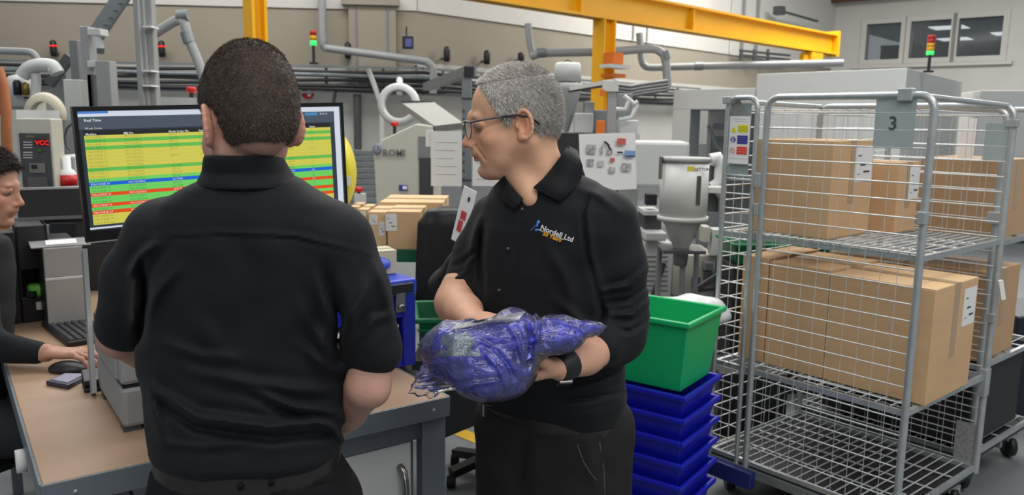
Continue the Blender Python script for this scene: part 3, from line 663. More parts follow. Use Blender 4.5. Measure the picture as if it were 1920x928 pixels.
mb = MB(); mb.tube([U(1338, 352, 6.05), U(1352, 372, 6.05), U(1350, 420, 6.05), U(1345, 470, 6.05)], .02, 8); build(mb, 'pipe', GRY, t)
mb = MB(); mb.box(U(1342, 415, 6.05), (.06, .05, .09)); build(mb, 'valve', mat('dull_red', (120, 60, 60), .5), t)
for i, (x, y, w, h, m) in enumerate(((1345, 455, 20, 50, LGR), (1325, 440, 14, 30, CRM), (1340, 520, 30, 20, DGR), (1330, 500, 16, 16, MGR))):
    mb = boxpx(MB(), x-w/2, x+w/2, y-h/2, y+h/2, 5.4, .12); build(mb, 'fitting', m, gran, bev=.006)
mb = MB(); mb.bar(U(1358, 508, 5.1), U(1300, 546, 5.1), .04, .03); mb.bar(U(1310, 545, 5.1), U(1355, 540, 5.1), .02, .02); build(mb, 'dark_arm', DGR, gran)
# sheet of white film heaped behind the green crate
s = SDF((.45, 2.9, .6), (1.4, 3.8, 1.3), .012)
for (px, py, r) in ((1230, 572, .05), (1262, 568, .06), (1290, 573, .05), (1318, 566, .06), (1340, 572, .045)): s.ell(U(px, py+14, 3.32), (r*1.4, .12, r), k=.04)
s.disp(lambda x, y, z: .008*np.sin(40*x+20*z)*np.sin(33*z+25*y))
surf('film_heap', [s.mesh()], mat('white_film', (206, 208, 210), .35), None, label='crumpled white plastic film lying behind the green crate', cat='plastic film')
t_ = U(1290, 600, 3.15); mb = MB(); qa, qb = U(1222, 592, 3.25), U(1330, 592, 3.25); mb.bx(qa.x, qb.x, 3.2, 3.5, 0, qa.z); build(mb, 'black_bin', BLS, None, 'black bin standing behind the green crate holding white film', 'bin')

# ---------------------------------------------------------------- strut frame and hanging sheets between the men
SY = 4.2
t = thing('strut_frame', 'slotted grey steel strut frame with an arm, beside the older man face', 'frame', U(875, 440, SY)); t.location.z = 0
mb = boxpx(MB(), 866, 884, 134, None, SY, .06); build(mb, 'post', GLV, t)
for i in range(14):
    m2 = boxpx(MB(), 868, 871, 205+i*16, 211+i*16, SY-.004, .01); build(m2, 'slot', DGR, t)
mb = MB(); mb.bar(U(800, 163, SY+1.2), U(884, 132, SY+.03), .05, .05); build(mb, 'arm', GLV, t)
for i in range(9):
    p = U(800, 163, SY+1.2).lerp(U(884, 132, SY+.03), (i+.7)/9.5); m2 = MB(); m2.box(p-Vector((0, .027, 0)), (.025, .01, .014)); build(m2, 'slot', DGR, t)
mb = MB(); mb.box(U(880, 135, SY+.02), (.05, .08, .05)); build(mb, 'end_cap', BLK, t)
for y in (184, 337):
    mb = boxpx(MB(), 864, 886, y-1, y+1, SY-.01, .08); build(mb, 'tie', DGR, t)
for i, (x0, x1, y0, y1, l) in enumerate(((808, 866, 246, 349, 'white paper sheet hanging on the left side of the slotted strut'), (886, 940, 255, 349, 'white paper sheet hanging right of the slotted strut beside the chin'))):
    mb = boxpx(MB(), x0, x1, y0, y1, SY-.02, .004, rz=.02*(1-2*i)); o = build(mb, 'paper_sheet', PAP, None, l, 'paper', 'sheets hung on the strut')
    for k in range(5):
        m2 = boxpx(MB(), x0+8, x1-8-(k % 3)*4, y0+20+k*15, y0+21+k*15, SY-.023, .002); build(m2, 'print_line', mat('faint_print', (196, 198, 200), .8), o)
mb = boxpx(MB(), 798, 812, 243, 275, SY-.01, .02); build(mb, 'small_note', PAP, None, 'small white note behind the left hanging sheet', 'paper')

# machine with the round logo
t = thing('logo_machine', 'pale machine cover with a round badge and lettering left of the strut', 'machine', U(755, 380, 6.2)); t.location.z = 0
MY = 6.2
mb = MB(); A = [U(x, y, MY) for x, y in ((706, 388), (812, 388), (812, 236), (780, 232), (716, 262), (700, 285))]
vs = A+[p+Vector((0, .7, 0)) for p in A]; n_ = len(A); mb.add(vs, [tuple(range(n_)), tuple(range(2*n_-1, n_-1, -1))]+[(i, i+n_, (i+1) % n_+n_, (i+1) % n_) for i in range(n_)])
build(mb, 'cover', CRM, t, bev=.01)
mb = boxpx(MB(), 706, 812, 388, None, MY, .7); build(mb, 'base', LGR, t)
mb = MB(); A = [U(x, y, yy) for x, y, yy in ((752, 192, MY+.5), (812, 190, MY+.5), (868, 230, MY), (815, 236, MY))]; A2 = [p+Vector((0, .03, -.05)) for p in A]
mb.hexa(A2+A) if False else mb.add(A+A2, [(0, 1, 2, 3), (7, 6, 5, 4), (0, 4, 5, 1), (1, 5, 6, 2), (2, 6, 7, 3), (3, 7, 4, 0)]); build(mb, 'sloping_lid', mat('lid_grey', (150, 150, 144), .6), t)
mb = boxpx(MB(), 752, 812, 189, 192, MY+.48, .04); build(mb, 'lid_edge', DGR, t)
mb = boxpx(MB(), 784, 806, 256, 300, MY-.01, .02); build(mb, 'grille_upper', MGR, t)
mb = boxpx(MB(), 786, 812, 296, 375, MY-.02, .03); build(mb, 'dark_window', mat('dark_pane', (62, 64, 68), .3), t)
mb = MB(); mb.lathe(U(707, 279, MY-.01), [(.018, -.01), (.034, -.01), (.034, .01), (.018, .01), (.018, -.01)], 20, axis='y', sy=1.25); build(mb, 'round_badge', mat('badge_blue', (122, 130, 156), .5), t)
mb = MB(); mb.text('ROMI', U(717, 292, MY-.012), (1, 0, 0), (0, 0, 1), .072, bold=.02, ext=.002); build(mb, 'lettering', mat('letter_grey', (108, 108, 104), .6), t)
mb = boxpx(MB(), 748, 764, 347, 357, MY-.012, .01); build(mb, 'blue_sticker', mat('sticker_blue', (34, 60, 140), .5), t)
mb = boxpx(MB(), 755, 763, 349, 355, MY-.02, .006); build(mb, 'sticker_print', PAP, t)
mb = MB(); mb.lathe(U(748, 196, 7.2), [(.13, -.05), (.17, -.06), (.19, 0), (.17, .06), (.13, .05), (.12, 0), (.13, -.05)], 28, axis='y'); build(mb, 'white_hose_coil', mat('coil_white', (196, 200, 200), .4), None, 'round coil of white hose hanging behind the red button', 'hose coil')
mb = MB(); mb.tube([WL(749, 150, .05), U(749, 150, 7.3), U(749, 175, 7.2)], .03, 8); build(mb, 'hanger_pipe', LGR, None, 'short pale vertical pipe the white hose coil hangs from', 'pipe')
t = thing('roller_shutter', 'grey ribbed shutter panel behind the yellow drum end', 'shutter', U(690, 380, 8.5)); t.location.z = 0
for i in range(22):
    z0 = U(690, 281, 8.5).z-i*.062
    if z0 < .06: break
    mb = MB(); mb.box((U(694, 300, 8.5).x, 8.5, z0-.028), (.30+.3, .05, .054)); build(mb, 'slat', GLV if i < 8 else MGR, t, bev=.006)
mb = MB(); a_ = U(596, 325, 3.9); mb.lathe(a_, [(0, -.09), (.16, -.09), (.172, -.07), (.172, .09), (.16, .11), (0, .11)], 32, axis='y', sy=1.4); mb.v = mb.v
t = thing('yellow_drum', 'big bright yellow rounded drum end just right of the monitor', 'drum', (a_.x, a_.y, 0)); build(mb, 'shell', mat('drum_yellow', (226, 214, 50), .45), t)
mb = MB(); mb.bx(a_.x-.12, a_.x+.12, a_.y-.1, a_.y+.1, 0, a_.z-.2); build(mb, 'stand', DGR, t)
mb = boxpx(MB(), 650, 657, 330, 348, 3.79, .004); build(mb, 'paper_tag', PAP, t)

# ---------------------------------------------------------------- behind the older man
t = thing('material_loader', 'white drum material loader on a pale steel platform behind the older man', 'loader', U(1065, 160, 6.4)); t.location.z = 0
s_ = 6.4/F_PX; c = U(1064, 150, 6.4); g = Vector((c.x, c.y, 0))
mb = MB(); mb.lathe(c, [(0, -.012), (25*s_, -.012), (24*s_, 27*s_), (21*s_, 31*s_), (0, 32*s_)], 24); build(mb, 'drum', LGR, t)
mb = MB(); mb.tube([c+Vector((-.05, 0, 30*s_)), c+Vector((0, 0, 36*s_)), c+Vector((.05, 0, 30*s_))], .006, 6); build(mb, 'handle', DGR, t)
mb = MB(); mb.lathe(c, [(4*s_, -95*s_), (6*s_, -90*s_), (26*s_, -18*s_), (28*s_, -6*s_), (0, -6*s_)], 20); build(mb, 'cone', GRY, t)
mb = MB(); mb.lathe(c, [(0, -200*s_), (12*s_, -200*s_), (12*s_, -95*s_), (0, -95*s_)], 14); build(mb, 'throat', MGR, t)
mb = MB(); mb.lathe(g, [(0, 0), (.12, 0), (.12, c.z-200*s_), (0, c.z-200*s_)], 14); build(mb, 'pedestal', MGR, t)
t = thing('platform_frame', 'pale steel platform arm with dark cables by the yellow column', 'frame', U(1148, 200, 6.0)); t.location.z = 0
mb = MB(); mb.bar(U(1070, 166, 6.1), U(1156, 151, 6.0), .05, .03); build(mb, 'top_plate', LGR, t)
mb = MB(); mb.bar(U(1066, 172, 6.15), U(1130, 162, 6.1), .05, .012); build(mb, 'cable_run', DGR, t)
mb = boxpx(MB(), 1141, 1157, 152, None, 6.0, .06); build(mb, 'post', GRY, t)
mb = boxpx(MB(), 1130, 1160, 150, 172, 5.98, .05); build(mb, 'head_plate', LGR, t, bev=.005)
for i, (x0, x1, y0, y1, yy, m) in enumerate(((1096, 1114, 190, 245, 6.3, MGR), (1158, 1185, 175, 260, 6.6, MGR), (1078, 1112, 212, 250, 6.2, LGR), (1160, 1196, 225, 300, 6.3, LGR), (1112, 1140, 206, 262, 6.4, MGR))):
    mb = boxpx(MB(), x0, x1, y0, y1, yy, .15); build(mb, 'equipment_box', m, t, bev=.008)
mb = boxpx(MB(), 1096, 1200, 250, None, 6.5, .3); build(mb, 'machine_body', LGR, t)
for a_, b_ in (((1155, 205), (1180, 185)), ((1160, 225), (1196, 196)), ((1170, 180), (1196, 190))):
    mb = MB(); mb.tube([U(*a_, 6.2), U((a_[0]+b_[0])/2+6, (a_[1]+b_[1])/2+10, 6.2), U(*b_, 6.2)], .018, 7); build(mb, 'hose', LGR, t)
for y in (160, 166, 172, 177):
    mb = MB(); mb.tube([U(1156, y, 6.7), U(1180, y+3, 6.9), U(1200, y-1, 7.2), U(1250, y-8, 8.2)], .02, 6); build(mb, 'black_cable', DGR, t)
mb = boxpx(MB(), 1120, 1134, 226, 262, 5.9, .1); build(mb, 'orange_guard', ORG, t, bev=.004)
mb = boxpx(MB(), 1126, 1134, 168, 180, 5.9, .05); build(mb, 'orange_block', ORG, t)
mb = boxpx(MB(), 1040, 1100, 250, None, 6.0, .3); build(mb, 'dark_machine', BLS, None, 'dark machine block just behind the older man neck and collar', 'machine')
# the picture sheet
q = [U(1086, 243, 3.6), U(1200, 249, 3.72), U(1194, 346, 3.72), U(1090, 352, 3.6)]
t = thing('instruction_sheet', 'white instruction sheet with small photos pinned behind the older man shoulder', 'notice', q[3])
ax = (q[1]-q[0]).normalized(); up = Vector((0, 0, 1)); nn = ax.cross(up).normalized()
mb = MB(); mb.obox(q[3]-up*.02, (q[2]-q[3])*1.0, -nn*.004, q[0]-q[3]); build(mb, 'sheet', PAP, t)
def onsheet(x0, x1, y0, y1, m, nm='photo_print'):
    p0 = UP(x0, y1, q[3]+nn*.003, nn); p1 = UP(x1, y0, q[3]+nn*.003, nn); w = (p1-p0).dot(ax)
    mb = MB(); mb.obox(p0, ax*w, nn*.001, (0, 0, p1.z-p0.z)); build(mb, nm, m, t)
PR = mat('print_red', (196, 96, 92), .8); PG = mat('print_grey', (120, 118, 122), .8, rgb2=(200, 198, 200), vscale=60); PB = mat('print_sky', (122, 150, 200), .8)
onsheet(1157, 1174, 259, 271, PR); onsheet(1100, 1118, 271, 288, PG); onsheet(1126, 1131, 274, 289, PG); onsheet(1138, 1149, 281, 289, PG); onsheet(1157, 1168, 284, 287, INK)
onsheet(1171, 1192, 282, 293, PB); onsheet(1173, 1191, 291, 294, mat('print_navy', (70, 84, 110), .8)); onsheet(1101, 1114, 298, 311, PG); onsheet(1121, 1133, 301, 312, mat('print_pale', (180, 186, 186), .8)); onsheet(1144, 1153, 296, 303, PR); onsheet(1142, 1154, 313, 324, PG); onsheet(1166, 1184, 306, 320, PG)
mb = MB(); pts = [UP(x, y, q[3]+nn*.004, nn) for x, y in ((1133, 266), (1137, 268), (1141, 272), (1143, 278), (1146, 281))]; mb.tube(pts, .005, 5); build(mb, 'arrow_mark', INK, t)
mb = boxpx(MB(), 1130, 1160, 346, None, 3.85, .04); build(mb, 'sheet_holder', DGR, t)

# ---------------------------------------------------------------- cardboard boxes, chair, papers behind the desk
def carton(name, c, sz, rz, lab, labels=(), m=None, tape=True, grp=None, zc=False):
    t = thing(name, lab, 'box', c, rz, grp); w, d_, h = sz; m = m or CRD
    mb = MB(); mb.bx(-w/2, w/2, -d_/2, d_/2, 0, h-.003); o = build(mb, 'body', m, t, world=False, bev=.003)
    for s_ in (-1, 1):
        mb = MB(); y0, y1 = (s_*.002, s_*d_/2*.995); mb.bx(-w/2, w/2, min(y0, y1), max(y0, y1), h-.003, h+.0015*(1+s_)/2+.001); build(mb, 'flap', CRD2 if m is CRD else m, t, world=False)
    if tape:
        mb = MB(); mb.bx(-w/2-.0012, w/2+.0012, -.025, .025, h+.002, h+.0032)
        for s_ in (-1, 1): mb.bx(s_*(w/2+.0002), s_*(w/2+.0014), -.025, .025, h*.35, h+.0032)
        build(mb, 'tape', mat('parcel_tape', (172, 148, 118), .3), t, world=False)
    for (face, u, v, lw, lh) in labels:   # face: 'x+','x-','y-' ; u along, v up (fractions)
        mb = MB(); mb.use(PAP)
        if face == 'y-': a_, ax_, nx = Vector((-w/2+u*w-lw/2, -d_/2-.0015, v*h-lh/2)), Vector((1, 0, 0)), Vector((0, -1, 0))
        elif face == 'x+': a_, ax_, nx = Vector((w/2+.0015, -d_/2+u*d_-lw/2, v*h-lh/2)), Vector((0, 1, 0)), Vector((1, 0, 0))
        else: a_, ax_, nx = Vector((-w/2-.0015, d_/2-u*d_-lw/2+0, v*h-lh/2)), Vector((0, -1, 0)), Vector((-1, 0, 0))
        if face == 'x-': a_ = Vector((-w/2-.0015, d_/2-u*d_+lw/2, v*h-lh/2))
        mb.obox(a_, ax_*lw, -nx*.0013, (0, 0, lh)); mb.use(INK)
        for k, (u0, u1, vv, hh_) in enumerate(((.15, .35, .72, .03), (.3, .6, .45, .05), (.5, .85, .25, .05), (.15, .3, .2, .02))):
            mb.obox(a_+ax_*lw*u0+nx*.0004+Vector((0, 0, lh*vv)), ax_*lw*(u1-u0), nx*.0003, (0, 0, lh*hh_))
        build(mb, 'address_label', None, t, world=False)
    return t
by = 3.9; zt_ = 0
t = thing('pallet_stand', 'low grey stand under the cardboard boxes by the office chair', 'stand', (U(740, 470, by+.35).x, by+.35, 0))
zs_ = U(720, 478, 3.75).z
mb = MB(); x0 = U(655, 470, by).x; x1 = U(806, 470, by).x; mb.bx(x0, x1, by, by+.9, zs_-.06, zs_); build(mb, 'deck', mat('stand_green', (0, 90, 60), .5), t)
for x in (x0+.03, x1-.03):
    for y in (by+.03, by+.87): mb = MB(); mb.box((x, y, (zs_-.06)/2), (.05, .05, zs_-.06)); build(mb, 'leg', DGR, t)
def cb(x0, x1, y0, Y, dep, lab, labels, m=None, z=None, rz=0):
    a_ = U(x0, y0, Y); b_ = U(x1, y0, Y); h = a_.z-zs_; w = b_.x-a_.x
    return carton('cardboard_box', ((a_.x+b_.x)/2, Y+dep/2, zs_), (w, dep, h), rz, lab, labels, m, grp='cardboard boxes by the office chair')
cb(726, 788, 397, 3.92, .30, 'large cardboard box nearest the office chair with a white label', [('y-', .12, .72, .055, .085)], CRD)
cb(690, 724, 398, 3.95, .30, 'cardboard box second from the chair with two pale labels', [('y-', .3, .8, .04, .05), ('y-', .75, .55, .03, .07)], CRD2)
cb(672, 689, 393, 4.05, .26, 'narrow cardboard box behind the younger man shoulder', [('y-', .5, .75, .03, .08)], CRD)
cb(656, 671, 388, 4.15, .22, 'cardboard box leftmost of the group, touching the yellow drum', [('y-', .5, .8, .03, .05)], CRD2)
cb(712, 830, 379, 4.30, .42, 'wide cardboard box at the back of the group behind the chair', [], CRD2)
# office chair
oc = U(872, 600, 3.70); t = thing('office_chair', 'black leather office chair with padded back and curved armrests', 'chair', (oc.x, oc.y, 0))
LEA = mat('black_leather', (30, 31, 33), .38, bump=.3, bscale=30)
s = SDF((oc.x-.45, 3.2, .55), (oc.x+.5, 4.2, 1.45), .011)
zt2 = U(830, 388, 3.75).z
s.loft([(zt2-.55, oc.x, 3.780, .25, .05, 0), (zt2-.30, oc.x, 3.790, .245, .06, 0), (zt2-.08, oc.x, 3.790, .235, .06, 0), (zt2-.02, oc.x, 3.790, .19, .05, 0), (zt2, oc.x, 3.790, .12, .02, 0)], e=3)
for dx in (-.15,): s.cone((oc.x+dx, 3.725, zt2-.52), (oc.x+dx, 3.725, zt2-.04), .012, .012, .02, 'sub')
s.cone((oc.x-.24, 3.710, zt2-.27), (oc.x+.24, 3.710, zt2-.27), .012, .012, .02, 'sub')
V, Q = s.mesh(); surf('backrest', [(relax(V, Q, 1), Q)], LEA, t)
s = SDF((oc.x-.35, 3.05, .4), (oc.x+.35, 3.9, .66), .012); s.ell((oc.x, 3.480, .54), (.27, .27, .06), k=.02); V, Q = s.mesh(); surf('seat', [(V, Q)], LEA, t)
for sx in (-1, 1):
    x = oc.x+sx*.27; mb = MB(); z = zt2-.55
    mb.tube([(x, 3.750, z+.10), (x, 3.660, z+.14), (x, 3.480, z+.13), (x, 3.31, z+.07), (x, 3.25, z-.02), (x, 3.33, z-.1), (x, 3.480, z-.16)], [.02, .026, .028, .028, .024, .02, .02], 10); build(mb, 'armrest', BLK, t)
mb = MB(); mb.cyl((oc.x+.12, 3.530, .1), (oc.x+.12, 3.530, .5), .03, n=12); build(mb, 'gas_lift', BLK, t)
for k in range(5):
    a_ = k*2*math.pi/5; mb = MB(); e_ = Vector((oc.x+.12+.20*math.cos(a_), 3.53+.20*math.sin(a_), .07)); mb.bar((oc.x+.12, 3.530, .1), e_, .05, .035); mb.cyl(e_-Vector((.02, 0, .04)), e_-Vector((-.02, 0, .04)), .028, n=10); build(mb, 'caster_leg', BLK, t)
# papers, envelope, blue folder near the toolbox
mb = MB(); a_ = U(870, 348, 2.75); b_ = U(893, 360, 2.72); c_ = U(846, 448, 2.75)
ax_ = (b_-a_); dn = (c_-a_)*1.0; mb.obox(a_, ax_*1.05, Vector((0, .003, .001)), dn)
o = build(mb, 'held_paper', PAP, None, 'white paper with red print held by the person on the office chair', 'paper')
ax_.normalize(); upv = -dn.normalized(); n_ = ax_.cross(upv).normalized()*-1
if n_.y > 0: n_ = -n_
for (u, v, w, h, m) in ((.3, .42, .42, .15, mat('print_red2', (190, 60, 70), .8)), (.25, .60, .35, .2, MATS['print_red2']), (.55, .14, .16, .08, INK)):
    L_ = (b_-a_).length; H_ = dn.length; m2 = MB(); p = a_+ax_*L_*u+dn*v+n_*.003; m2.obox(p, ax_*L_*w, n_*.0006, dn*h); build(m2, 'printed_block', m, o)

# ---------------------------------------------------------------- the work desk
DZ = .88; D0 = UZ(79, 908, DZ); D1 = UZ(840, 742, DZ); de = (D1-D0); DW = de.length; de.normalize(); df = Vector((-de.y, de.x, 0)); DA = math.atan2(de.y, de.x); DL = 2.12
WOOD = mat('desk_beech', (164, 136, 112), .45, var=.08, vscale=3, stretch=(1, 5, 1))
APR = mat('desk_steel', (112, 120, 128), .4, metal=.2, var=.08)
DWH = mat('door_white', (206, 208, 208), .45)
desk = thing('work_desk', 'beech topped work desk with grey steel edging and white cabinet doors', 'desk', D0-Vector((0, 0, DZ)), DA)
def L(mb, nm, m, par=None, bev=0.0, **k): return build(mb, nm, m, par if par is not None else desk, world=False, bev=bev, **k)
L(P('bx', 0, DW, 0, DL, DZ-.025, DZ), 'desktop', WOOD, bev=.003)
L(P('bx', -.004, DW+.004, -.006, .0, DZ-.058, DZ-.001), 'front_edging', APR, bev=.002)
L(P('bx', -.006, .0, 0, DL, DZ-.058, DZ-.001), 'side_edging', APR); L(P('bx', DW, DW+.006, 0, DL, DZ-.058, DZ-.001), 'side_edging', APR)
for x in (.03, DW-.07):
    for y in (.02, DL-.06): L(P('bx', x, x+.04, y, y+.04, 0, DZ-.025), 'leg', APR, bev=.003)
L(P('bx', DW-.075, DW-.0, .012, .05, DZ-.32, DZ-.058), 'corner_plate', APR, bev=.004)
L(P('bx', .25, DW-.08, .06, .55, .08, DZ-.12), 'cabinet_body', APR)
L(P('bx', .22, DW-.07, .03, .06, DZ-.12, DZ-.03), 'upper_rail', APR)
for i, (x0, x1) in enumerate(((.26, .50), (.51, DW-.10))):
    d_ = L(P('bx', x0, x1, .035, .058, .09, DZ-.125), 'door', DWH, bev=.002)
    hx = x1-.035 if i else x0+.035
    mb = MB(); mb.tube([(hx, .036, DZ-.19), (hx, .012, DZ-.20), (hx, .000, DZ-.24), (hx, .000, DZ-.31), (hx, .012, DZ-.35), (hx, .036, DZ-.36)], .011, 8); h_ = L(mb, 'handle', CHR, d_)
for x in (.06, DW-.05): L(P('lathe', (x, -.006, DZ-.03), [(0, -.002), (.005, -.002), (.005, .001)], 8, 'y'), 'bolt', STL)
L(P('lathe', (-.012, .42, DZ-.10), [(.020, -.012), (.030, -.012), (.030, .012), (.020, .012), (.020, -.012)], 18, 'x'), 'cable_ring', PAP)
mb = MB(); mb.tube([(.27, .0, DZ-.06), (.262, -.012, DZ-.0), (.258, -.012, DZ-.06), (.262, -.0, DZ-.12)], .0035, 6); L(mb, 'cable', BLK)
mb = MB(); mb.tube([(.17, .03, DZ-.07), (.19, .02, DZ-.14), (.22, .03, DZ-.25)], .004, 6); L(mb, 'cable', BLK)
s = SDF(tuple(D0+Vector((-.1, -.05, -.42))), tuple(D0+Vector((.45, .55, -.05))), .010)
for k in range(5): s.ell(D0+de*(.17+.03*k)+df*.08+Vector((0, 0, -.20-.01*k)), (.02, .03, .10), k=.02)
s.disp(lambda x, y, z: .004*np.sin(90*x+60*y)*np.sin(25*z))
surf('plastic_sack', [s.mesh()], mat('sack_film', (150, 150, 150), .3), None, label='crumpled clear plastic sack under the desk left of the younger man', cat='sack')

# ---- monitor
ML0 = U(150, 458, 2.0); MT0 = U(135, 200, 2.0); MT1 = U(643, 192, 2.45)
mx_ = MT1-MT0; MWD = mx_.length; mx_.normalize(); mz_ = (MT0-ML0); mz_ = (mz_-mx_*mz_.dot(mx_)); MHT = mz_.length; mz_.normalize(); mn_ = mx_.cross(mz_).normalized()
mo = bpy.data.objects.new('monitor', None); COL.objects.link(mo)
ML0 = MT0-mz_*MHT
mo.matrix_world = Matrix(((mx_.x, -mn_.x, mz_.x, ML0.x), (mx_.y, -mn_.y, mz_.y, ML0.y), (mx_.z, -mn_.z, mz_.z, ML0.z), (0, 0, 0, 1)))
tag(mo, 'large black framed computer monitor showing yellow and green schedule rows', 'monitor')
BEZ = mat('bezel_black', (14, 15, 17), .35)
w_, h_ = MWD, MHT
mb = MB(); b_ = .010
for q in ((0, b_, 0, h_), (w_-b_, w_, 0, h_), (b_, w_-b_, h_-.012, h_), (b_, w_-b_, 0, .030)): mb.bx(q[0], q[1], 0, .03, q[2], q[3])
build(mb, 'bezel', BEZ, mo, world=False)
build(P('bx', .004, w_-.004, .012, .055, .004, h_-.004), 'back_shell', BLK, mo, world=False, bev=.006)
build(P('bx', 0, w_, -.002, .0, .000, .003), 'lower_trim', STL, mo, world=False)
def E_(n, c, s_=.85): return mat('screen_'+n, c, .25, emit=c, estr=s_, spec=.3)
def er(c, k=.62): return E_
sx0, sx1, sz0, sz1 = b_, w_-b_, .030, h_-.012
build(P('bx', sx0, sx1, .008, .012, sz0, sz1), 'screen', mat('screen_slate', (44, 52, 60), .25, emit=(50, 60, 70), estr=.55), mo, world=False)
scr = None
def sr(nm, x0, x1, z0, z1, m, y=.0078):   # fractions of the screen
    X = lambda f: sx0+(sx1-sx0)*f; Z = lambda f: sz1-(sz1-sz0)*f
    return build(P('bx', X(x0), X(x1), y-.0003, y, Z(z1), Z(z0)), nm, m, mo, world=False)
EY, EG, EG2, EB, ER, EW = (mat('scr_yellow', (40, 40, 10), .3, emit=(196, 190, 78), estr=1.25), mat('scr_green', (10, 40, 10), .3, emit=(92, 176, 78), estr=1.25), mat('scr_green2', (10, 40, 10), .3, emit=(104, 196, 92), estr=1.25), mat('scr_blue', (10, 10, 40), .3, emit=(24, 92, 200), estr=1.25), mat('scr_red', (40, 10, 5), .3, emit=(214, 72, 22), estr=1.25), mat('scr_white', (60, 60, 60), .3, emit=(196, 204, 216), estr=1.25))
sr('title_bar', 0, 1, 0, .045, EW); sr('window_edge', .975, 1, .045, 1, EW); sr('taskbar_line', 0, 1, .975, .99, EW)
sr('tab', 0, .10, .0, .02, mat('scr_tab', (20, 30, 60), .3, emit=(80, 140, 220), estr=.9), .0074)
sr('header_band', 0, .975, .045, .15, mat('scr_header', (30, 36, 44), .3, emit=(72, 82, 94), estr=1.0))
sr('header_button', .845, .90, .055, .08, mat('scr_button', (20, 40, 60), .3, emit=(70, 140, 200), estr=1.0), .0074)
sr('table_head', .015, .955, .16, .20, mat('scr_black', (14, 16, 18), .3, emit=(30, 34, 38), estr=1.0))
rows = 'YGYGYYYYYGYYGBGgRGGRGRYYY'
z = .20; step = (.955-.20)/len(rows)
TXT = {'Y': mat('scr_txt_y', (60, 56, 20), .4, emit=(150, 146, 60), estr=1), 'G': mat('scr_txt_g', (20, 50, 20), .4, emit=(60, 138, 58), estr=1), 'W': mat('scr_txt_w', (60, 60, 60), .4, emit=(224, 226, 228), estr=1)}
cols_ = (.02, .145, .30, .41, .53, .76, .86)
for i, r_ in enumerate(rows):
    m = {'Y': EY, 'G': EG2 if i > 10 else EG, 'g': EG2, 'B': EB, 'R': ER}[r_]
    o = sr('table_row', .015, .955, z+.0003, z+step-.0001, m)
    tb = MB(); zz = sz1-(sz1-sz0)*(z+step*.82); X = lambda f: sx0+(sx1-sx0)*f; th = (sz1-sz0)*step*.86
    words = ['MACHINE %02d' % ((i*7) % 31+1), 'MOULDING', 'ACTIVE' if i % 2 else 'SETUP', '%02d/%02d/%02d' % (i % 27+1, i % 12+1, 17), 'TRANSFER IN MOULD' if r_ in 'RB' else 'PART ORDER %04d' % (3100+i*37), '%05d' % (41200+i*731), '1.%d' % (i % 9)]
    for c_, wd_ in zip(cols_, words):
        if r_ == 'Y' and i in (5, 7, 8, 22, 23) and c_ > .2: continue
        tb.text(wd_, (X(c_), .0068, zz), (1, 0, 0), (0, 0, 1), th, n=1)
    build(tb, 'row_text', TXT['W'] if r_ in 'RB' else TXT['G'] if r_ in 'Gg' else TXT['Y'], o, world=False, kind='stuff')
    z += step
tb = MB(); X = lambda f: sx0+(sx1-sx0)*f; Z = lambda f: sz1-(sz1-sz0)*f
for c_, wd_ in zip(cols_, ('Machine', 'Mfg No.', 'Work Order No.', 'Start Qty', 'Part Description', 'Due Date', 'Status')): tb.text(wd_, (X(c_), .0068, Z(.197)), (1, 0, 0), (0, 0, 1), .0075, n=1, bold=.02)
tb.text('Real Time', (X(.02), .0068, Z(.085)), (1, 0, 0), (0, 0, 1), .0095, n=1, bold=.02); tb.text('Work Order', (X(.02), .0068, Z(.15)), (1, 0, 0), (0, 0, 1), .0075, n=1)
tb.text('Refresh', (X(.91), .0068, Z(.075)), (1, 0, 0), (0, 0, 1), .008, n=1)
build(tb, 'heading_text', TXT['W'], mo, world=False, kind='stuff')
bc = ML0+mx_*MWD*.5+mz_*.1; nb_ = -mn_
mb = MB(); mb.bar(bc+nb_*.06, Vector((bc.x+nb_.x*.08, bc.y+nb_.y*.08, DZ+.01)), .06, .03, up=tuple(mx_)); mb.box((bc.x+nb_.x*.06, bc.y+nb_.y*.06, DZ+.008), (.26, .2, .016), rz=DA); build(mb, 'stand', BLK, mo)

# ---- printer
pc = UZ(242, 812, DZ); rz_ = DA
PRN = mat('printer_grey', (140, 142, 144), .5, var=.03); PRD = mat('printer_dark', (78, 80, 84), .5)
prt = thing('laser_printer', 'grey laser printer on the desk in front of the monitor', 'printer', pc, rz_)
def pl(mb, nm, m, par=None, bev=0.0): return build(mb, nm, m, par or prt, world=False, bev=bev)
ph = U(190, 590, 2.1).z-DZ+.01
# local x = right along the near side, y = away ; the control face looks towards -x
def prism(mb, pts, y0, y1):  # extrude an x-z outline in y
    n = len(pts); vs = [(p[0], y0, p[1]) for p in pts]+[(p[0], y1, p[1]) for p in pts]
    return mb.add(vs, [tuple(range(n)), tuple(range(2*n-1, n-1, -1))]+[(i, i+n, (i+1) % n+n, (i+1) % n) for i in range(n)])
pl(P('bx', -.012, .30, .0, .36, .012, .115), 'base', PRN, bev=.012)
pl(P('bx', -.011, .30, .002, .358, .1185, ph-.045), 'body', PRN, bev=.012)
pl(P('bx', -.018, .012, .03, .34, .128, .215), 'front_cover', PRN, bev=.006)
pl(P('bx', .028, .06, -.002, .006, .126, ph-.06), 'side_panel', PRN, bev=.003)
pl(P('bx', -.010, .28, .03, .352, ph-.05, ph), 'control_top', PRD, bev=.01)
pl(P('bx', -.016, -.006, .14, .33, ph-.055, ph-.008), 'screen_panel', PRD, bev=.003)
pl(P('bx', -.017, -.010, .03, .12, ph-.04, ph-.02), 'button_strip', LGR, bev=.002)
pl(P('bx', -.0155, -.0135, .06, .31, .185, .192), 'tray_slot', BLK)
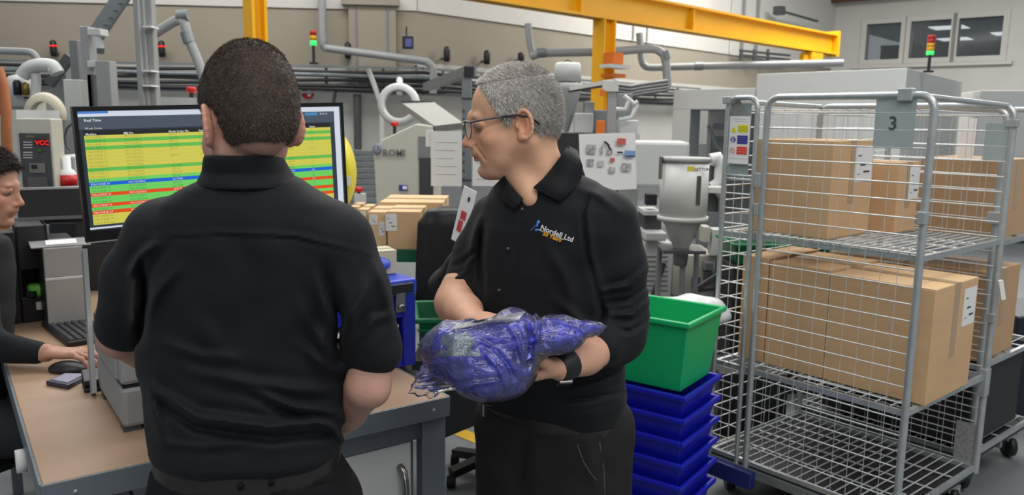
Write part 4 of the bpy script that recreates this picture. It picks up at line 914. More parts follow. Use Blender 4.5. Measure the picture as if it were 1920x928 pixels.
pl(P('bx', -.016, -.0135, .15, .18, .155, .165), 'badge', LGR)
pl(P('bx', -.008, .298, .003, .356, .1145, .1195), 'seam', BLK)
pl(P('bx', .07, .085, -.003, .003, ph-.12, ph-.095), 'latch', DGR)
for x, y in ((.02, .31), (.27, .31), (.02, .03), (.27, .03)): pl(P('bx', x-.03, x+.01, y-.02, y+.02, 0, .03), 'foot', DGR)
mb = MB(); mb.obox(U(152, 470, 2.52), Vector((.022, .012, 0)), Vector((-.01, .02, 0)), U(182, 737, 2.14)+Vector((0, 0, .01))-U(152, 470, 2.52)); 
mb = MB(); g0 = UZ(176, 742, DZ); mb.bar(g0+Vector((0, 0, .004)), U(158, 470, g0.y+.16), .042, .012, up=tuple(de)); build(mb, 'grey_upright', GRY, None, 'slim grey leaning upright panel between the computer tower and the printer', 'panel')

# ---- computer tower, partition, shelf clutter
tc0 = UZ(92, 619, DZ); tcd = (UZ(165, 610, DZ)-tc0); tcd.z = 0; TWd = tcd.length; tcd.normalize(); trz = math.atan2(tcd.y, tcd.x)
TH = U(78, 466, tc0.y).z-DZ
SIL = mat('tower_silver', (168, 166, 164), .4, metal=.35)
tw = thing('computer_tower', 'silver fronted black computer tower standing on the desk', 'computer', tc0, trz)
build(P('bx', -.004, TWd, .012, .40, 0, TH), 'case', BLK, tw, world=False, bev=.004)
build(P('bx', 0, TWd, 0, .014, .003, TH*.62), 'lower_front', SIL, tw, world=False, bev=.003)
build(P('bx', 0, TWd, 0, .014, TH*.64, TH), 'upper_front', SIL, tw, world=False, bev=.003)
build(P('bx', .001, TWd-.001, .002, .012, TH*.62, TH*.64), 'trim_line', PAP, tw, world=False)
mb = MB(); tt = tc0+Vector((0, 0, TH)); mb.obox(tt+Vector((-.03, -.02, .001)), tcd*.19, Vector((-.1, .15, 0)), (0, 0, .006)); build(mb, 'clear_folder', mat('clear_film', (190, 192, 194), .2, alpha=.7), None, 'clear plastic folder lying on top of the computer tower', 'folder', bev=.002)
mb = MB(); mb.obox(tt+Vector((.0, .02, .0082)), tcd*.1, Vector((-.06, .1, 0)), (0, 0, .002)); build(mb, 'paper_sheet', PAP, None, 'white sheet on the clear folder over the computer tower', 'paper')
pt = thing('desk_partition', 'black desk partition with a pale top edge behind the computer tower', 'partition', U(90, 600, 3.35)); pt.location.z = 0
pa = U(30, 358, 3.32); pb = U(310, 345, 3.62); pa.z = pb.z = U(90, 355, 3.38).z; dd = pb-pa; dd.z = 0
mb = MB(); mb.obox((pa.x, pa.y, 0), dd, (-.02, .03, 0), (0, 0, pa.z)); build(mb, 'panel', BLS, pt)
mb = MB(); mb.obox((pa.x, pa.y-.005, pa.z), dd, (-.02, .04, 0), (0, 0, .008)); build(mb, 'top_edge', STL, pt)
mb = MB(); z_ = U(100, 412, 3.36).z; mb.obox((pa.x, pa.y-.03, z_), dd, (0, .03, 0), (0, 0, .012)); build(mb, 'rail', mat('rail_grey', (96, 98, 102), .5), pt)
mb = boxpx(MB(), 84, 92, 422, 462, 3.30, .02); build(mb, 'post', GRY, pt)
mb = boxpx(MB(), 94, 140, 419, 458, 3.30, .02); build(mb, 'recess_panel', mat('recess_black', (18, 20, 24), .5), pt)
mb = boxpx(MB(), 74, 86, 448, 460, 3.28, .03); build(mb, 'brown_block', CRD, None, 'small brown block beside the post on the partition', 'block')
bo = UZ(44, 606, DZ); t = thing('black_organiser', 'tall black desk organiser with a lower shelf at far left of the desk', 'organiser', bo, trz)
OH = U(44, 425, bo.y).z-DZ; 
def ol(mb, nm, m, bev=0.0): return build(mb, nm, m, t, world=False, bev=bev)
ol(P('bx', .0, .10, .0, .16, 0, .095), 'lower_box', BLK, .003); ol(P('bx', .0, .005, 0, .16, .095, OH), 'side', BLK); ol(P('bx', .09, .10, 0, .16, .095, OH), 'side', BLK); ol(P('bx', 0, .10, .15, .16, .095, OH), 'back', BLK)
ol(P('bx', .0, .10, .0, .15, .20, OH), 'upper_box', BLS, .003); ol(P('bx', .045, .09, -.002, .0, .045, .075), 'white_label', PAP); ol(P('bx', .075, .083, .01, .02, .10, .18), 'bracket', GRY)
mb = MB(); mb.bx(-.13, -.002, .0, .1, 0, OH-.02); ol(mb, 'left_box', BLS, .004)
mb = MB(); mb.lathe((.045, .05, .098), [(0, 0), (.036, 0), (.038, .010), (.038, .034), (.030, .040), (0, .040)], 20); TG = mat('tape_green', (124, 214, 84), .4)
tp = build(mb, 'tape_dispenser', TG, None); tp.parent = None; tp.location = Vector(bo)+Vector((.03, .06, .098)); tp.data.transform(Matrix.Translation((0, 0, 0))); tag(tp, 'bright green tape dispenser in the black organiser', 'tape dispenser')
mb = MB(); p_ = Vector(bo)+Vector((.03, .015, .108)); mb.box(p_, (.03, .014, .02)); build(mb, 'cutter', BLK, tp)
# keyboard
kb0 = UZ(170, 655, DZ); ka = (UZ(168, 612, DZ)-UZ(166, 660, DZ)); ka.z = 0; ka.normalize()
kb = thing('keyboard', 'black computer keyboard on the desk beside the computer tower', 'keyboard', UZ(140, 650, DZ), DA+.12)
build(P('bx', -.02, .13, 0, .36, 0, .018), 'body', BLK, kb, world=False, bev=.004)
KEY = mat('key_grey', (60, 62, 66), .5); kme = None
for i in range(6):
    for j in range(15):
        if kme is None:
            mb = MB(); mb.hexa([Vector(q) for q in ((0, 0, 0), (.018, 0, 0), (.018, .019, 0), (0, .019, 0), (.002, .002, .007), (.016, .002, .007), (.016, .017, .007), (.002, .017, .007))]); o = build(mb, 'key', KEY, kb, world=False); kme = o.data
        else: o = bpy.data.objects.new('key', kme); COL.objects.link(o); o.parent = kb
        o.location = (-.012+i*.023, .008+j*.023, .018)
# mouse, pad, stapler
ms = UZ(122, 686, DZ+.02); s = SDF(tuple(ms-Vector((.12, .12, .06))), tuple(ms+Vector((.12, .12, .06))), .003); s.ell((ms.x, ms.y+.01, DZ+.008), (.055, .034, .024), k=.004); s.f = np.maximum(s.f, (DZ+.001-np.meshgrid(*[s.lo[i]+s.res*np.arange(s.n[i]) for i in range(3)], indexing='ij')[2]).astype(np.float32)); V, Q = s.mesh(); mo2 = surf('computer_mouse', [(V, Q)], BLK, None, label='black computer mouse under the seated man hand', cat='mouse')
q = [UZ(86, 723, DZ), UZ(128, 731, DZ), UZ(172, 708, DZ), UZ(122, 707, DZ)]
mb = MB(); mb.hexa([p+Vector((0, 0, .001)) for p in q]+[p+Vector((0, 0, .014)) for p in q]); o = build(mb, 'handset_tray', mat('navy_plastic', (40, 42, 62), .35), None, 'thin dark blue handset lying on the desk near the mouse', 'handset', bev=.003)
c_ = sum((p for p in q), Vector())/4; mb = MB(); mb.hexa([c_+(p-c_)*.72+Vector((0, 0, .0142)) for p in q]+[c_+(p-c_)*.72+Vector((0, 0, .016)) for p in q]); build(mb, 'face_plate', mat('lilac_grey', (128, 130, 158), .35), o)
st = UZ(158, 738, DZ); mb = MB(); mb.use(BLK); sv = Vector((.8, .5, 0)).normalized(); sw = Vector((-.5, .8, 0))
mb.obox(st+Vector((0, 0, .001)), sv*.05, sw*.09, (0, 0, .012)); mb.obox(st+sw*.005+Vector((0, 0, .018)), sv*.05, sw*.085+Vector((0, 0, .012)), (0, 0, .016)); mb.obox(st+sw*.06+Vector((0, 0, .012)), sv*.05, sw*.03, (0, 0, .02)); build(mb, 'stapler', BLK, None, 'black stapler on the desk between the handset and the printer', 'stapler', bev=.003)

# ---- blue toolbox
tb1 = UZ(780, 683, DZ); tb0 = UZ(640, 712, DZ); td = (tb1-tb0); td.z = 0; td.normalize(); TW_ = .42; TO = tb1-td*TW_
TZ = U(775, 524, tb1.y).z-DZ
tbx = thing('blue_toolbox', 'blue steel toolbox with a silver latch and open drawer front', 'toolbox', TO, math.atan2(td.y, td.x))
def bl(mb, nm, m, bev=0.0, par=None): return build(mb, nm, m, par or tbx, world=False, bev=bev)
bl(P('bx', 0, TW_, .16, .24, .0, TZ-.045), 'back', BLU, .003); bl(P('bx', TW_-.045, TW_, .0, .16, 0, TZ-.045), 'side', BLU, .003); bl(P('bx', 0, .045, .0, .16, 0, TZ-.045), 'side', BLU, .003)
bl(P('bx', .045, TW_-.045, .004, .16, 0, .045), 'bottom_rail', BLU, .002); bl(P('bx', .045, TW_-.045, .002, .16, TZ-.115, TZ-.045), 'front_panel', BLU, .002)
bl(P('bx', -.003, TW_+.003, -.004, .245, TZ-.045, TZ+.005), 'lid', mat('blue_lid', (44, 70, 190), .35), .006)
bl(P('bx', TW_-.14, TW_-.012, -.012, -.002, TZ-.035, TZ-.005), 'black_handle', BLK, .004); bl(P('bx', TW_-.24, TW_-.15, -.010, -.002, TZ-.03, TZ-.01), 'hinge_strip', STL, .002)
lt = bl(P('bx', TW_-.075, TW_-.04, -.010, .002, TZ-.095, TZ-.03), 'latch', CHR, .004); bl(P('lathe', (TW_-.0575, -.012, TZ-.08), [(.004, -.003), (.011, -.003), (.011, .003), (.004, .003), (.004, -.003)], 12, 'y'), 'latch_ring', CHR, 0, lt)
bl(P('bx', .05, TW_-.05, .10, .158, .045, TZ-.115), 'dark_interior', BLK)
bl(P('bx', .06, TW_-.055, .01, .10, TZ-.15, TZ-.138), 'white_tray', PAP, .002); bl(P('bx', .06, TW_-.05, .004, .1, .085, .105), 'drawer_front', BLS, .002)
bl(P('bx', TW_-.11, TW_-.095, -.0035, .0015, TZ-.10, TZ-.065), 'white_mark', PAP); bl(P('box', (TW_-.10, .01, .075), (.02, .015, .02)), 'drawer_pull', PAP, .002)
zt3 = DZ+TZ+.006
s = SDF((TO.x, TO.y-.1, zt3-.03), (TO.x+.5, TO.y+.6, zt3+.2), .008); c_ = TO+td*.27+Vector((-.5, .8, 0)).normalized()*.16
c_.z = zt3+.035; s.ell(c_, (.12, .05, .035), k=.03); s.ell(c_+Vector((-.08, -.02, .03)), (.06, .04, .05), k=.03)
V, Q = s.mesh(); surf('blue_bag', [(V, Q)], mat('bag_blue', (74, 100, 206), .4), None, label='rumpled pale blue plastic bag on the toolbox lid', cat='bag')
ct_ = carton('small_carton', TO+td*(TW_-.075)+Vector((-.06, .13, 0))+Vector((0, 0, TZ+.006)), (.07, .09, .075), .5, 'small cream carton standing on the back of the toolbox lid', [('x-', .5, .5, .05, .05)], mat('carton_cream', (190, 182, 160), .8), tape=False)

# ---- green crate right of the toolbox on a low trolley
def crate(name, lab, cat, c, rz, w, d_, h, m, grp=None, taper=.05, rim=.012, parent=None):
    """open box: near corner at c, local x to the right edge, y to the left edge"""
    t = thing(name, lab, cat, c, rz, grp); k = taper/2
    def fr(z, o): q = k*(1-z/h)+o; return [(q, q, z), (w-q, q, z), (w-q, d_-q, z), (q, d_-q, z)]
    mb = MB(); v = fr(0, .012)+fr(h, 0)+fr(h, .005)+fr(.004, .017)
    f = [(3, 2, 1, 0)]
    for i in range(4):
        j = (i+1) % 4; f += [(i, j, 4+j, 4+i), (4+i, 4+j, 8+j, 8+i), (12+i, 8+i, 8+j, 12+j)][:0]+[(i, j, 4+j, 4+i), (4+i, 4+j, 8+j, 8+i), (8+i, 8+j, 12+j, 12+i)]
    f.append((12, 13, 14, 15)); mb.add(v, f); build(mb, 'shell', m, t, world=False, bev=.004)
    mb = MB(); e = rim
    for q in ((-e, w+e, -e, .004), (-e, w+e, d_-.004, d_+e), (-e, .004, 0, d_), (w-.004, w+e, 0, d_)): mb.bx(q[0], q[1], q[2], q[3], h-.018, h+.002)
    build(mb, 'rim', m, t, world=False, bev=.005)
    return t
gz = U(800, 598, 3.0).z; g1 = U(783, 598, 3.0); g2 = U(900, 588, 3.0)
c_ = crate('dark_green_crate', 'dark green crate on a stand between the toolbox and the older man', 'crate', (g1.x, 3.0, gz-.16), .15, .35, .30, .16, DGN)
for z in (.055, .11): build(P('bx', .0, .35, -.004, .004, z, z+.006), 'rib', DGN, c_, world=False)
t = thing('side_table', 'black panelled side table carrying the dark green crate', 'table', (g1.x+.25, 3.15, 0))
build(P('bx', g1.x-.02, g1.x+.37, 2.98, 3.34, gz-.20, gz-.163), 'top', BLS, t)
zl_, zr_ = U(812, 838, 3.0).z, U(912, 792, 3.0).z; xa, xb = g1.x+.02, g1.x+.50; xm = U(905, 795, 3.0).x
mb = MB(); mb.hexa([Vector(q) for q in ((xa, 3.0, zl_), (xm, 3.0, zr_), (xm, 3.02, zr_), (xa, 3.02, zl_), (xa, 3.0, gz-.2), (xm, 3.0, gz-.2), (xm, 3.02, gz-.2), (xa, 3.02, gz-.2))]); build(mb, 'front_panel', BLS, t)
for x in (g1.x+.0, g1.x+.32):
    for y in (3.03, 3.28): build(P('bx', x, x+.03, y, y+.03, 0, gz-.20), 'leg', BLS, t)

# ---------------------------------------------------------------- green crate on a stack of blue trays
gc = U(1283, 744, 2.7); ez = gc.z; ra = UZ(1347, 702, ez)-gc; ra.z = 0; ang = math.atan2(ra.y, ra.x); cw_ = ra.length
DBL = mat('tray_blue', (18, 26, 176), .35, var=.1, vscale=4)
names_ = ['top blue tray of the stack, directly under the green crate', 'second blue tray from the top under the green crate', 'third blue tray from the top of the stack', 'fourth blue tray from the top of the stack', 'fifth blue tray from the top of the stack', 'sixth blue tray from the top, mostly below the frame', 'lowest blue tray standing on the floor']
for i in range(7):
    z_ = ez-i*.0845-.15; h_ = .15
    if z_ < 0.003 or i == 6: h_ = .15; z_ = max(z_, .003)
    cr_ = crate('stacking_tray', names_[i], 'tray', (gc.x, gc.y, z_), ang, cw_, .52, h_, DBL, 'blue stacked trays', taper=.045)
gg = crate('green_crate', 'bright green open crate on top of the blue tray stack', 'crate', (gc.x, gc.y, ez+.003), ang, cw_+.01, .46, .262, GRN, taper=.035, rim=.012)
build(P('box', (-.001+.018, .34, .17), (.003, .05, .05)), 'white_sticker', PAP, gg, world=False)

# ---------------------------------------------------------------- roll cages
A_ = Vector((-.652, .758, 0)).normalized(); B_ = Vector((.77, .638, 0)).normalized(); ZT = 1.755; WS = .74
O1 = Vector((1.448, 2.80, 0))
def onpanel(px, py, v=0.0, off=0.0): return UP(px, py, Q_(O1, 0, v, 0)-B_*off, B_)
Q_ = lambda o, u, v, z: o+A_*u+B_*v+Vector((0, 0, z))
LS = (onpanel(1357, 420)-O1).dot(A_); US = (onpanel(1429, 420)-O1).dot(A_); UG = (onpanel(1411, 420)-O1).dot(A_); print('cage', LS, US, UG)
ZW = mat('zinc_wire', (214, 218, 220), .3, metal=.4, var=.1, vscale=40)
def Q_(o, u, v, z): return o+A_*u+B_*v+Vector((0, 0, z))
def hframe(o, p, q, zb_, zt_, r=.014, rc=.05):   # U shaped tube from p up, over and down to q
    pts = [p+Vector((0, 0, zb_))]; d = (q-p).normalized()
    for k in range(6):
        a = k/5*math.pi/2; pts.append(p+d*(rc-rc*math.cos(a))+Vector((0, 0, zt_-rc+rc*math.sin(a))))
    for k in range(6):
        a = math.pi/2-k/5*math.pi/2; pts.append(q-d*(rc-rc*math.cos(a))+Vector((0, 0, zt_-rc+rc*math.sin(a))))
    pts.append(q+Vector((0, 0, zb_))); return P('tube', pts, r, 10)
WIRE = None
def wire(par, a, b, r=.0028, nm='wire', m=None):
    """every wire is one object; they all share one unit mesh"""
    global WIRE
    if WIRE is None:
        WIRE = P('tube', [(0, 0, 0), (1, 0, 0)], .0028, 6, caps=False).mesh('wire'); WIRE.materials.append(ZW)
    o = bpy.data.objects.new(nm, WIRE); COL.objects.link(o); o.parent = par
    d = b-a; L_ = d.length; q = d.to_track_quat('X', 'Z'); inv = MW(par).inverted()
    o.matrix_basis = inv @ Matrix.Translation(a) @ q.to_matrix().to_4x4() @ Matrix.Diagonal((L_, r/.0028, r/.0028, 1)); return o
def panel(par, p, q, z0, z1, nh, nv, skip=()):
    d = q-p; up = Vector((0, 0, 1)); pn = tag(bpy.data.objects.new('mesh_panel', None)); COL.objects.link(pn); pn.parent = par
    for i in range(nh):
        z = z0+(z1-z0)*i/(nh-1); wire(pn, p+up*z, q+up*z)
    for j in range(1, nv+1):
        b = p+d*(j/(nv+1)); wire(pn, b+up*(z0-.01), b+up*(z1+.01), .0012)
    return pn
def shelf(par, o, z, u0, u1, v0, v1, n=22, edge=True):
    sh = tag(bpy.data.objects.new('wire_shelf', None)); COL.objects.link(sh); sh.parent = par
    for (a, b) in (((u0, v0), (u0, v1)), ((u1, v0), (u1, v1)), ((u0, v0), (u1, v0)), ((u0, v1), (u1, v1))):
        build(P('bar', Q_(o, a[0], a[1], z-.008), Q_(o, b[0], b[1], z-.008), .016, .022), 'edge_bar', STL, sh)
    for j in range(1, n): wire(sh, Q_(o, u0+(u1-u0)*j/n, v0, z+.004), Q_(o, u0+(u1-u0)*j/n, v1, z+.004), .003)
    for v in (.25, .5, .75): wire(sh, Q_(o, u0, v0+(v1-v0)*v, z-.004), Q_(o, u1, v0+(v1-v0)*v, z-.004), .004)
    return sh
SP1, SP2 = .612, 1.189
cg = thing('roll_cage', 'near tall wire roll cage loaded with cardboard boxes on two shelves', 'roll cage', O1)
build(hframe(O1, Q_(O1, 0, 0, 0), Q_(O1, US, 0, 0), .17, ZT), 'side_frame', STL, cg)
build(hframe(O1, Q_(O1, UG, 0, 0), Q_(O1, LS, 0, 0), .17, ZT-.0, r=.011, rc=.045), 'gate_frame', STL, cg)
build(hframe(O1, Q_(O1, 0, WS, 0), Q_(O1, LS, WS, 0), .17, ZT-.02), 'side_frame', STL, cg)
for z in (ZT-.012,): build(P('tube', [Q_(O1, LS, 0, z), Q_(O1, LS, WS, z-.01)], .011, 8), 'rear_rail', STL, cg)
build(P('tube', [Q_(O1, .03, .0, ZT-.005), Q_(O1, .03, WS, ZT-.02)], .011, 8), 'top_rail', STL, cg)
panel(cg, Q_(O1, .012, 0, 0), Q_(O1, US-.012, 0, 0), .21, ZT-.06, 25, 9)
panel(cg, Q_(O1, .012, WS, 0), Q_(O1, LS-.012, WS, 0), .21, ZT-.06, 25, 11)
pn = panel(cg, Q_(O1, UG+.01, 0, 0), Q_(O1, LS-.012, 0, 0), .21, 1.42, 20, 2)
panel(cg, Q_(O1, LS, .012, 0), Q_(O1, LS, WS-.012, 0), .21, ZT-.06, 25, 10)
# top mesh cover
tpm = tag(bpy.data.objects.new('top_mesh', None)); COL.objects.link(tpm); tpm.parent = cg
for j in range(1, 16): wire(tpm, Q_(O1, LS*j/16, .01, ZT-.05), Q_(O1, LS*j/16, WS-.01, ZT-.055), .002)
shelf(cg, O1, SP2, .005, LS-.01, .012, WS-.012); shelf(cg, O1, SP1, .005, LS-.01, .012, WS-.012, 14); shelf(cg, O1, .20, .005, LS-.01, .012, WS-.012, 20)
CBB = mat('cage_base_blue', (34, 42, 110), .45)
build(P('obox', Q_(O1, US-.06, -.05, .10), A_*(LS+.12-US), B_*.04, (0, 0, .075)), 'base_plate', CBB, cg, bev=.004)
for (a, b) in (((0, 0), (LS, 0)), ((0, WS), (LS, WS)), ((LS, 0), (LS, WS)), ((0, WS/2), (LS, WS/2))): build(P('bar', Q_(O1, a[0], a[1], .16), Q_(O1, b[0], b[1], .16), .03, .035), 'base_bar', GLV, cg)
build(P('obox', Q_(O1, .0, .0, .165), A_*LS, B_*WS, (0, 0, .02)), 'shade_sheet', BLS, cg)  # black sheet added below the wires, darkens the floor where shade falls
for u in (.06, LS-.06):
    for v in (.08, WS-.08):
        c_ = Q_(O1, u, v, 0); w_ = build(P('lathe', c_+Vector((0, 0, .06)), [(0, -.016), (.055, -.016), (.058, 0), (.055, .016), (0, .016)], 18, 'x'), 'caster_wheel', BLK, cg); build(P('box', c_+Vector((0, 0, .11)), (.05, .06, .04)), 'caster_fork', STL, w_)
# clips, plate with the painted 3, plate on the gate, safety notice
for (u, v, z, sz) in ((.30*0+.095, 0, ZT+.002, (.05, .03, .045)), (0, 0, 1.33, (.03, .035, .045)), (0, WS, ZT-.09, (.04, .03, .03)), (0, .02, .27, (.04, .04, .05)), (0, WS, .58, (.03, .05, .12)), (0, WS-.0, .86, (.03, .03, .04)), (US+.015, 0, 1.42, (.025, .03, .06)), (US+.015, 0, 1.30, (.02, .025, .05)), (LS, 0, ZT-.01, (.03, .03, .03))):
    build(P('box', Q_(O1, u, v-.008, z), sz, math.atan2(A_.y, A_.x)), 'clip', STL, cg, bev=.003)
PLM = mat('plate_zinc', (158, 170, 172), .5, metal=.0, var=.12, vscale=20)
def onpanel(px, py, v=0.0, off=0.0): return UP(px, py, Q_(O1, 0, v, 0)-B_*off, B_)
p0 = onpanel(1636, 276, 0, .006); p1 = onpanel(1719, 186, 0, .006); w3 = (p1-p0).dot(-A_)
pl3 = build(P('obox', p0, -A_*w3, B_*.002, (0, 0, p1.z-p0.z)), 'number_plate', PLM, cg)
mb = MB(); c3 = onpanel(1664, 243, 0, .0075); mb.text('3', c3, -A_, (0, 0, 1), .068, n=4, bold=.01); build(mb, 'painted_number', mat('marker_dark', (62, 68, 70), .7), pl3)
# far panel plate
f0 = onpanel(1842, 300, WS, .004); f1 = onpanel(1905, 232, WS, .004); build(P('obox', f0, -A_*(f1-f0).dot(-A_), B_*.002, (0, 0, f1.z-f0.z)), 'far_plate', PLM, cg)
g0 = onpanel(1361, 330); g1 = onpanel(1409, 190)
tri = MB(); T0 = [onpanel(1362, 221), onpanel(1408, 221), onpanel(1388, 188), onpanel(1379, 188)]
tri.add(T0+[p+B_*.002 for p in T0], [(0, 1, 2, 3), (7, 6, 5, 4), (0, 4, 5, 1), (1, 5, 6, 2), (2, 6, 7, 3), (3, 7, 4, 0)]); build(tri, 'gate_plate', mat('plate_grey', (140, 142, 140), .5), cg)
for y in (325, 333):
    a_ = onpanel(1357, y+2); b_ = onpanel(1413, y); build(P('tube', [a_, Vector((b_.x, b_.y, a_.z))], .006, 6), 'gate_bar', STL, cg)
# notice
n0, n1 = onpanel(1364, 306, 0, .016), onpanel(1407, 218, 0, .016); nw = (n1-n0).dot(-A_); nh = n1.z-n0.z
nt_ = thing('safety_notice', 'white safety notice with yellow, blue and red panels on the cage gate', 'notice', n0)
build(P('obox', n0, -A_*nw, B_*.0015, (0, 0, nh)), 'card', PAP, nt_)
build(P('obox', onpanel(1364, 326, 0, -.004), -A_*nw, B_*.002, (0, 0, nh+.1)), 'backing_plate', PLM, nt_)
def nr(u0, u1, v0, v1, m, nm, o=.001): build(P('obox', n0-A_*nw*u0+Vector((0, 0, nh*(1-v1)))-B_*o, -A_*nw*(u1-u0), B_*.0008, (0, 0, nh*(v1-v0))), nm, m, nt_)
NY, NBl, NR_ = mat('sign_yellow', (222, 214, 30), .5), mat('sign_blue', (44, 44, 140), .5), mat('sign_red', (214, 62, 50), .5)
nr(.42, .92, .18, .34, NY, 'yellow_panel'); nr(.42, .92, .40, .58, NBl, 'blue_panel'); nr(.42, .92, .635, .80, NR_, 'red_panel')
def nd(pts, m, nm): mb = MB(); q = [n0-A_*nw*u+Vector((0, 0, nh*(1-v)))-B_*.0015 for u, v in pts]; mb.add(q, [tuple(range(len(q)))]); build(mb, nm, m, nt_)
nd([(.10, .34), (.34, .34), (.22, .20)], NY, 'warning_triangle'); nd([(.20, .32), (.24, .32), (.225, .25), (.215, .25)], INK, 'warning_mark')
circ = lambda cu, cv, r: [(cu+r*math.cos(a*.3927), cv+r*.49*math.sin(a*.3927)) for a in range(16)]
nd(circ(.22, .49, .13), NBl, 'mandatory_disc')
mb = MB(); q = [n0-A_*nw*u+Vector((0, 0, nh*(1-v)))-B_*.0022 for u, v in circ(.22, .72, .11)]; mb.tube(q, .0012, 5, closed=True); mb.tube([q[2], q[10]], .001, 5); build(mb, 'prohibition_ring', mat('faint_red', (220, 130, 124), .6), nt_)
q = [n0-A_*nw*u+Vector((0, 0, nh*(1-v)))-B_*.0022 for u, v in ((.18, .44), (.18, .52), (.22, .55), (.26, .52), (.26, .44))]; build(P('tube', q, .0015, 5), 'mandatory_mark', PAP, nt_)
for v in (.05, .10): nr(.1+v, .85-v, v, v+.008, mat('faint_print', (196, 198, 200), .8), 'print_line')
for k in range(3): nr(.46, .88, .215+k*.04, .225+k*.04, mat('sign_olive', (150, 146, 40), .6), 'print_line', .0018); nr(.46, .88, .44+k*.045, .45+k*.045, mat('sign_lilac', (110, 110, 180), .6), 'print_line', .0018)
for k in range(2): nr(.46, .88, .69+k*.05, .70+k*.05, mat('sign_pink', (240, 150, 140), .6), 'print_line', .0018)
nr(.08, .92, .88, .885, MATS['faint_print'], 'print_line')

# ---- boxes in the near cage
angA = math.atan2(-A_.y, -A_.x)      # local x of a box = -A (towards the near post)
def cbox(o, u0, u1, v0, v1, z, h, lab, labels=(), m=None, grp='cardboard boxes in the near cage'):
    c_ = Q_(o, (u0+u1)/2, (v0+v1)/2, z); return carton('cardboard_box', c_, (abs(u1-u0)-.003, abs(v1-v0)-.003, h), angA, lab, labels, m, grp=grp)
hb = U(1742, 540, 2.93).z-SP1
zz = SP1+.0075
cbox(O1, -.02, .385, .105, .515, zz, hb, 'front cardboard box on the lower shelf, labelled end facing out', [('x+', .82, .76, .12, .15)])
cbox(O1, .388, .66, .105, .515, zz, hb+.01, 'middle cardboard box on the lower shelf behind the labelled one')
cbox(O1, .663, .793, .105, .515, zz, hb+.02, 'far cardboard box on the lower shelf under the gate frame')
z2_ = SP2+.0075
cu = (U(1550, 452, 3.17)-O1); 
hu = U(1548, 265, 3.17).z-SP2-.0075
c0 = UZ(1550, 452, SP2)-O1; uc = c0.dot(A_); vc = c0.dot(B_)
b1 = cbox(O1, uc, uc+.36, vc, vc+.34, z2_, hu, 'tall cardboard box with ribbed side on the upper shelf', [('x+', .76, .76, .15, .145)])
c0 = UZ(1672, 440, SP2)-O1
u2_, v2_ = c0.dot(A_), c0.dot(B_)
cbox(O1, u2_, u2_+.26, v2_, v2_+.20, z2_, hu-.09, 'smaller cardboard box on the upper shelf behind the number plate', [('x+', .78, .70, .10, .14)])
WV = mat('corrugate_shadow', (166, 132, 94), .85)
# number plates / hanging white film behind the upper boxes
for i, (x0, x1, y0, y1, v) in enumerate(((1502, 1564, 205, 262, WS+.05), (1795, 1832, 222, 300, WS+.25))):
    a_ = UP(x0, y1, Q_(O1, 0, v, 0), B_); b_ = UP(x1, y0, Q_(O1, 0, v, 0), B_)
    build(P('obox', a_, -A_*(b_-a_).dot(-A_), B_*.003, (0, 0, b_.z-a_.z)), 'hanging_sheet', PAP, None, ['white plastic sheet hanging behind the upper boxes of the near cage', 'white plastic sheet hanging between the two roll cages'][i], 'sheet')

# ---- second cage behind, to the right
O2 = O1+B_*(WS+.10)+A_*.06
c2 = thing('roll_cage', 'second wire roll cage standing behind the near one at the right edge', 'roll cage', O2)
build(hframe(O2, Q_(O2, 0, 0, 0), Q_(O2, LS, 0, 0), .17, ZT-.03), 'side_frame', STL, c2); build(hframe(O2, Q_(O2, 0, WS, 0), Q_(O2, LS, WS, 0), .17, ZT-.02), 'side_frame', STL, c2)
panel(c2, Q_(O2, .012, 0, 0), Q_(O2, LS-.012, 0, 0), .21, ZT-.06, 25, 11); panel(c2, Q_(O2, LS, .012, 0), Q_(O2, LS, WS-.012, 0), .21, ZT-.06, 25, 10)
shelf(c2, O2, SP2-.03, .005, LS-.01, .012, WS-.012); shelf(c2, O2, SP1, .005, LS-.01, .012, WS-.012, 14); shelf(c2, O2, .20, .005, LS-.01, .012, WS-.012, 20)
for (a, b) in (((0, 0), (LS, 0)), ((0, WS), (LS, WS)), ((LS, 0), (LS, WS)), ((0, WS/2), (LS, WS/2))): build(P('bar', Q_(O2, a[0], a[1], .16), Q_(O2, b[0], b[1], .16), .03, .035), 'base_bar', GLV, c2)
for u in (.06, LS-.06):
    for v in (.08, WS-.08):
        c_ = Q_(O2, u, v, 0); w_ = build(P('lathe', c_+Vector((0, 0, .06)), [(0, -.016), (.055, -.016), (.058, 0), (.055, .016), (0, .016)], 18, 'x'), 'caster_wheel', BLK, c2); build(P('box', c_+Vector((0, 0, .11)), (.05, .06, .04)), 'caster_fork', STL, w_)
for z, v in ((1.27, .0), (.55, .0)): build(P('box', Q_(O2, 0, v-.02, z), (.04, .05, .05), .7), 'clip', STL, c2, bev=.003)
g2_ = 'cardboard boxes in the second cage'
zs2 = SP2-.03+.0075
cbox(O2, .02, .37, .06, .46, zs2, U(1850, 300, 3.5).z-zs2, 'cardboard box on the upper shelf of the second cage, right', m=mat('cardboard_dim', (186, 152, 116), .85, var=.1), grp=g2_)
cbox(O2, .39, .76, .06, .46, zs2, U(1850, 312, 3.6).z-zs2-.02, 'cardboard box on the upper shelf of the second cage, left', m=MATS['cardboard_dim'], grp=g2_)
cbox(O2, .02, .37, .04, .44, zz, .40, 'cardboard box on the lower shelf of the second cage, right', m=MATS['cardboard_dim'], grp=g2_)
cbox(O2, .39, .76, .04, .44, zz, .40, 'cardboard box on the lower shelf of the second cage, left', m=MATS['cardboard_dim'], grp=g2_)
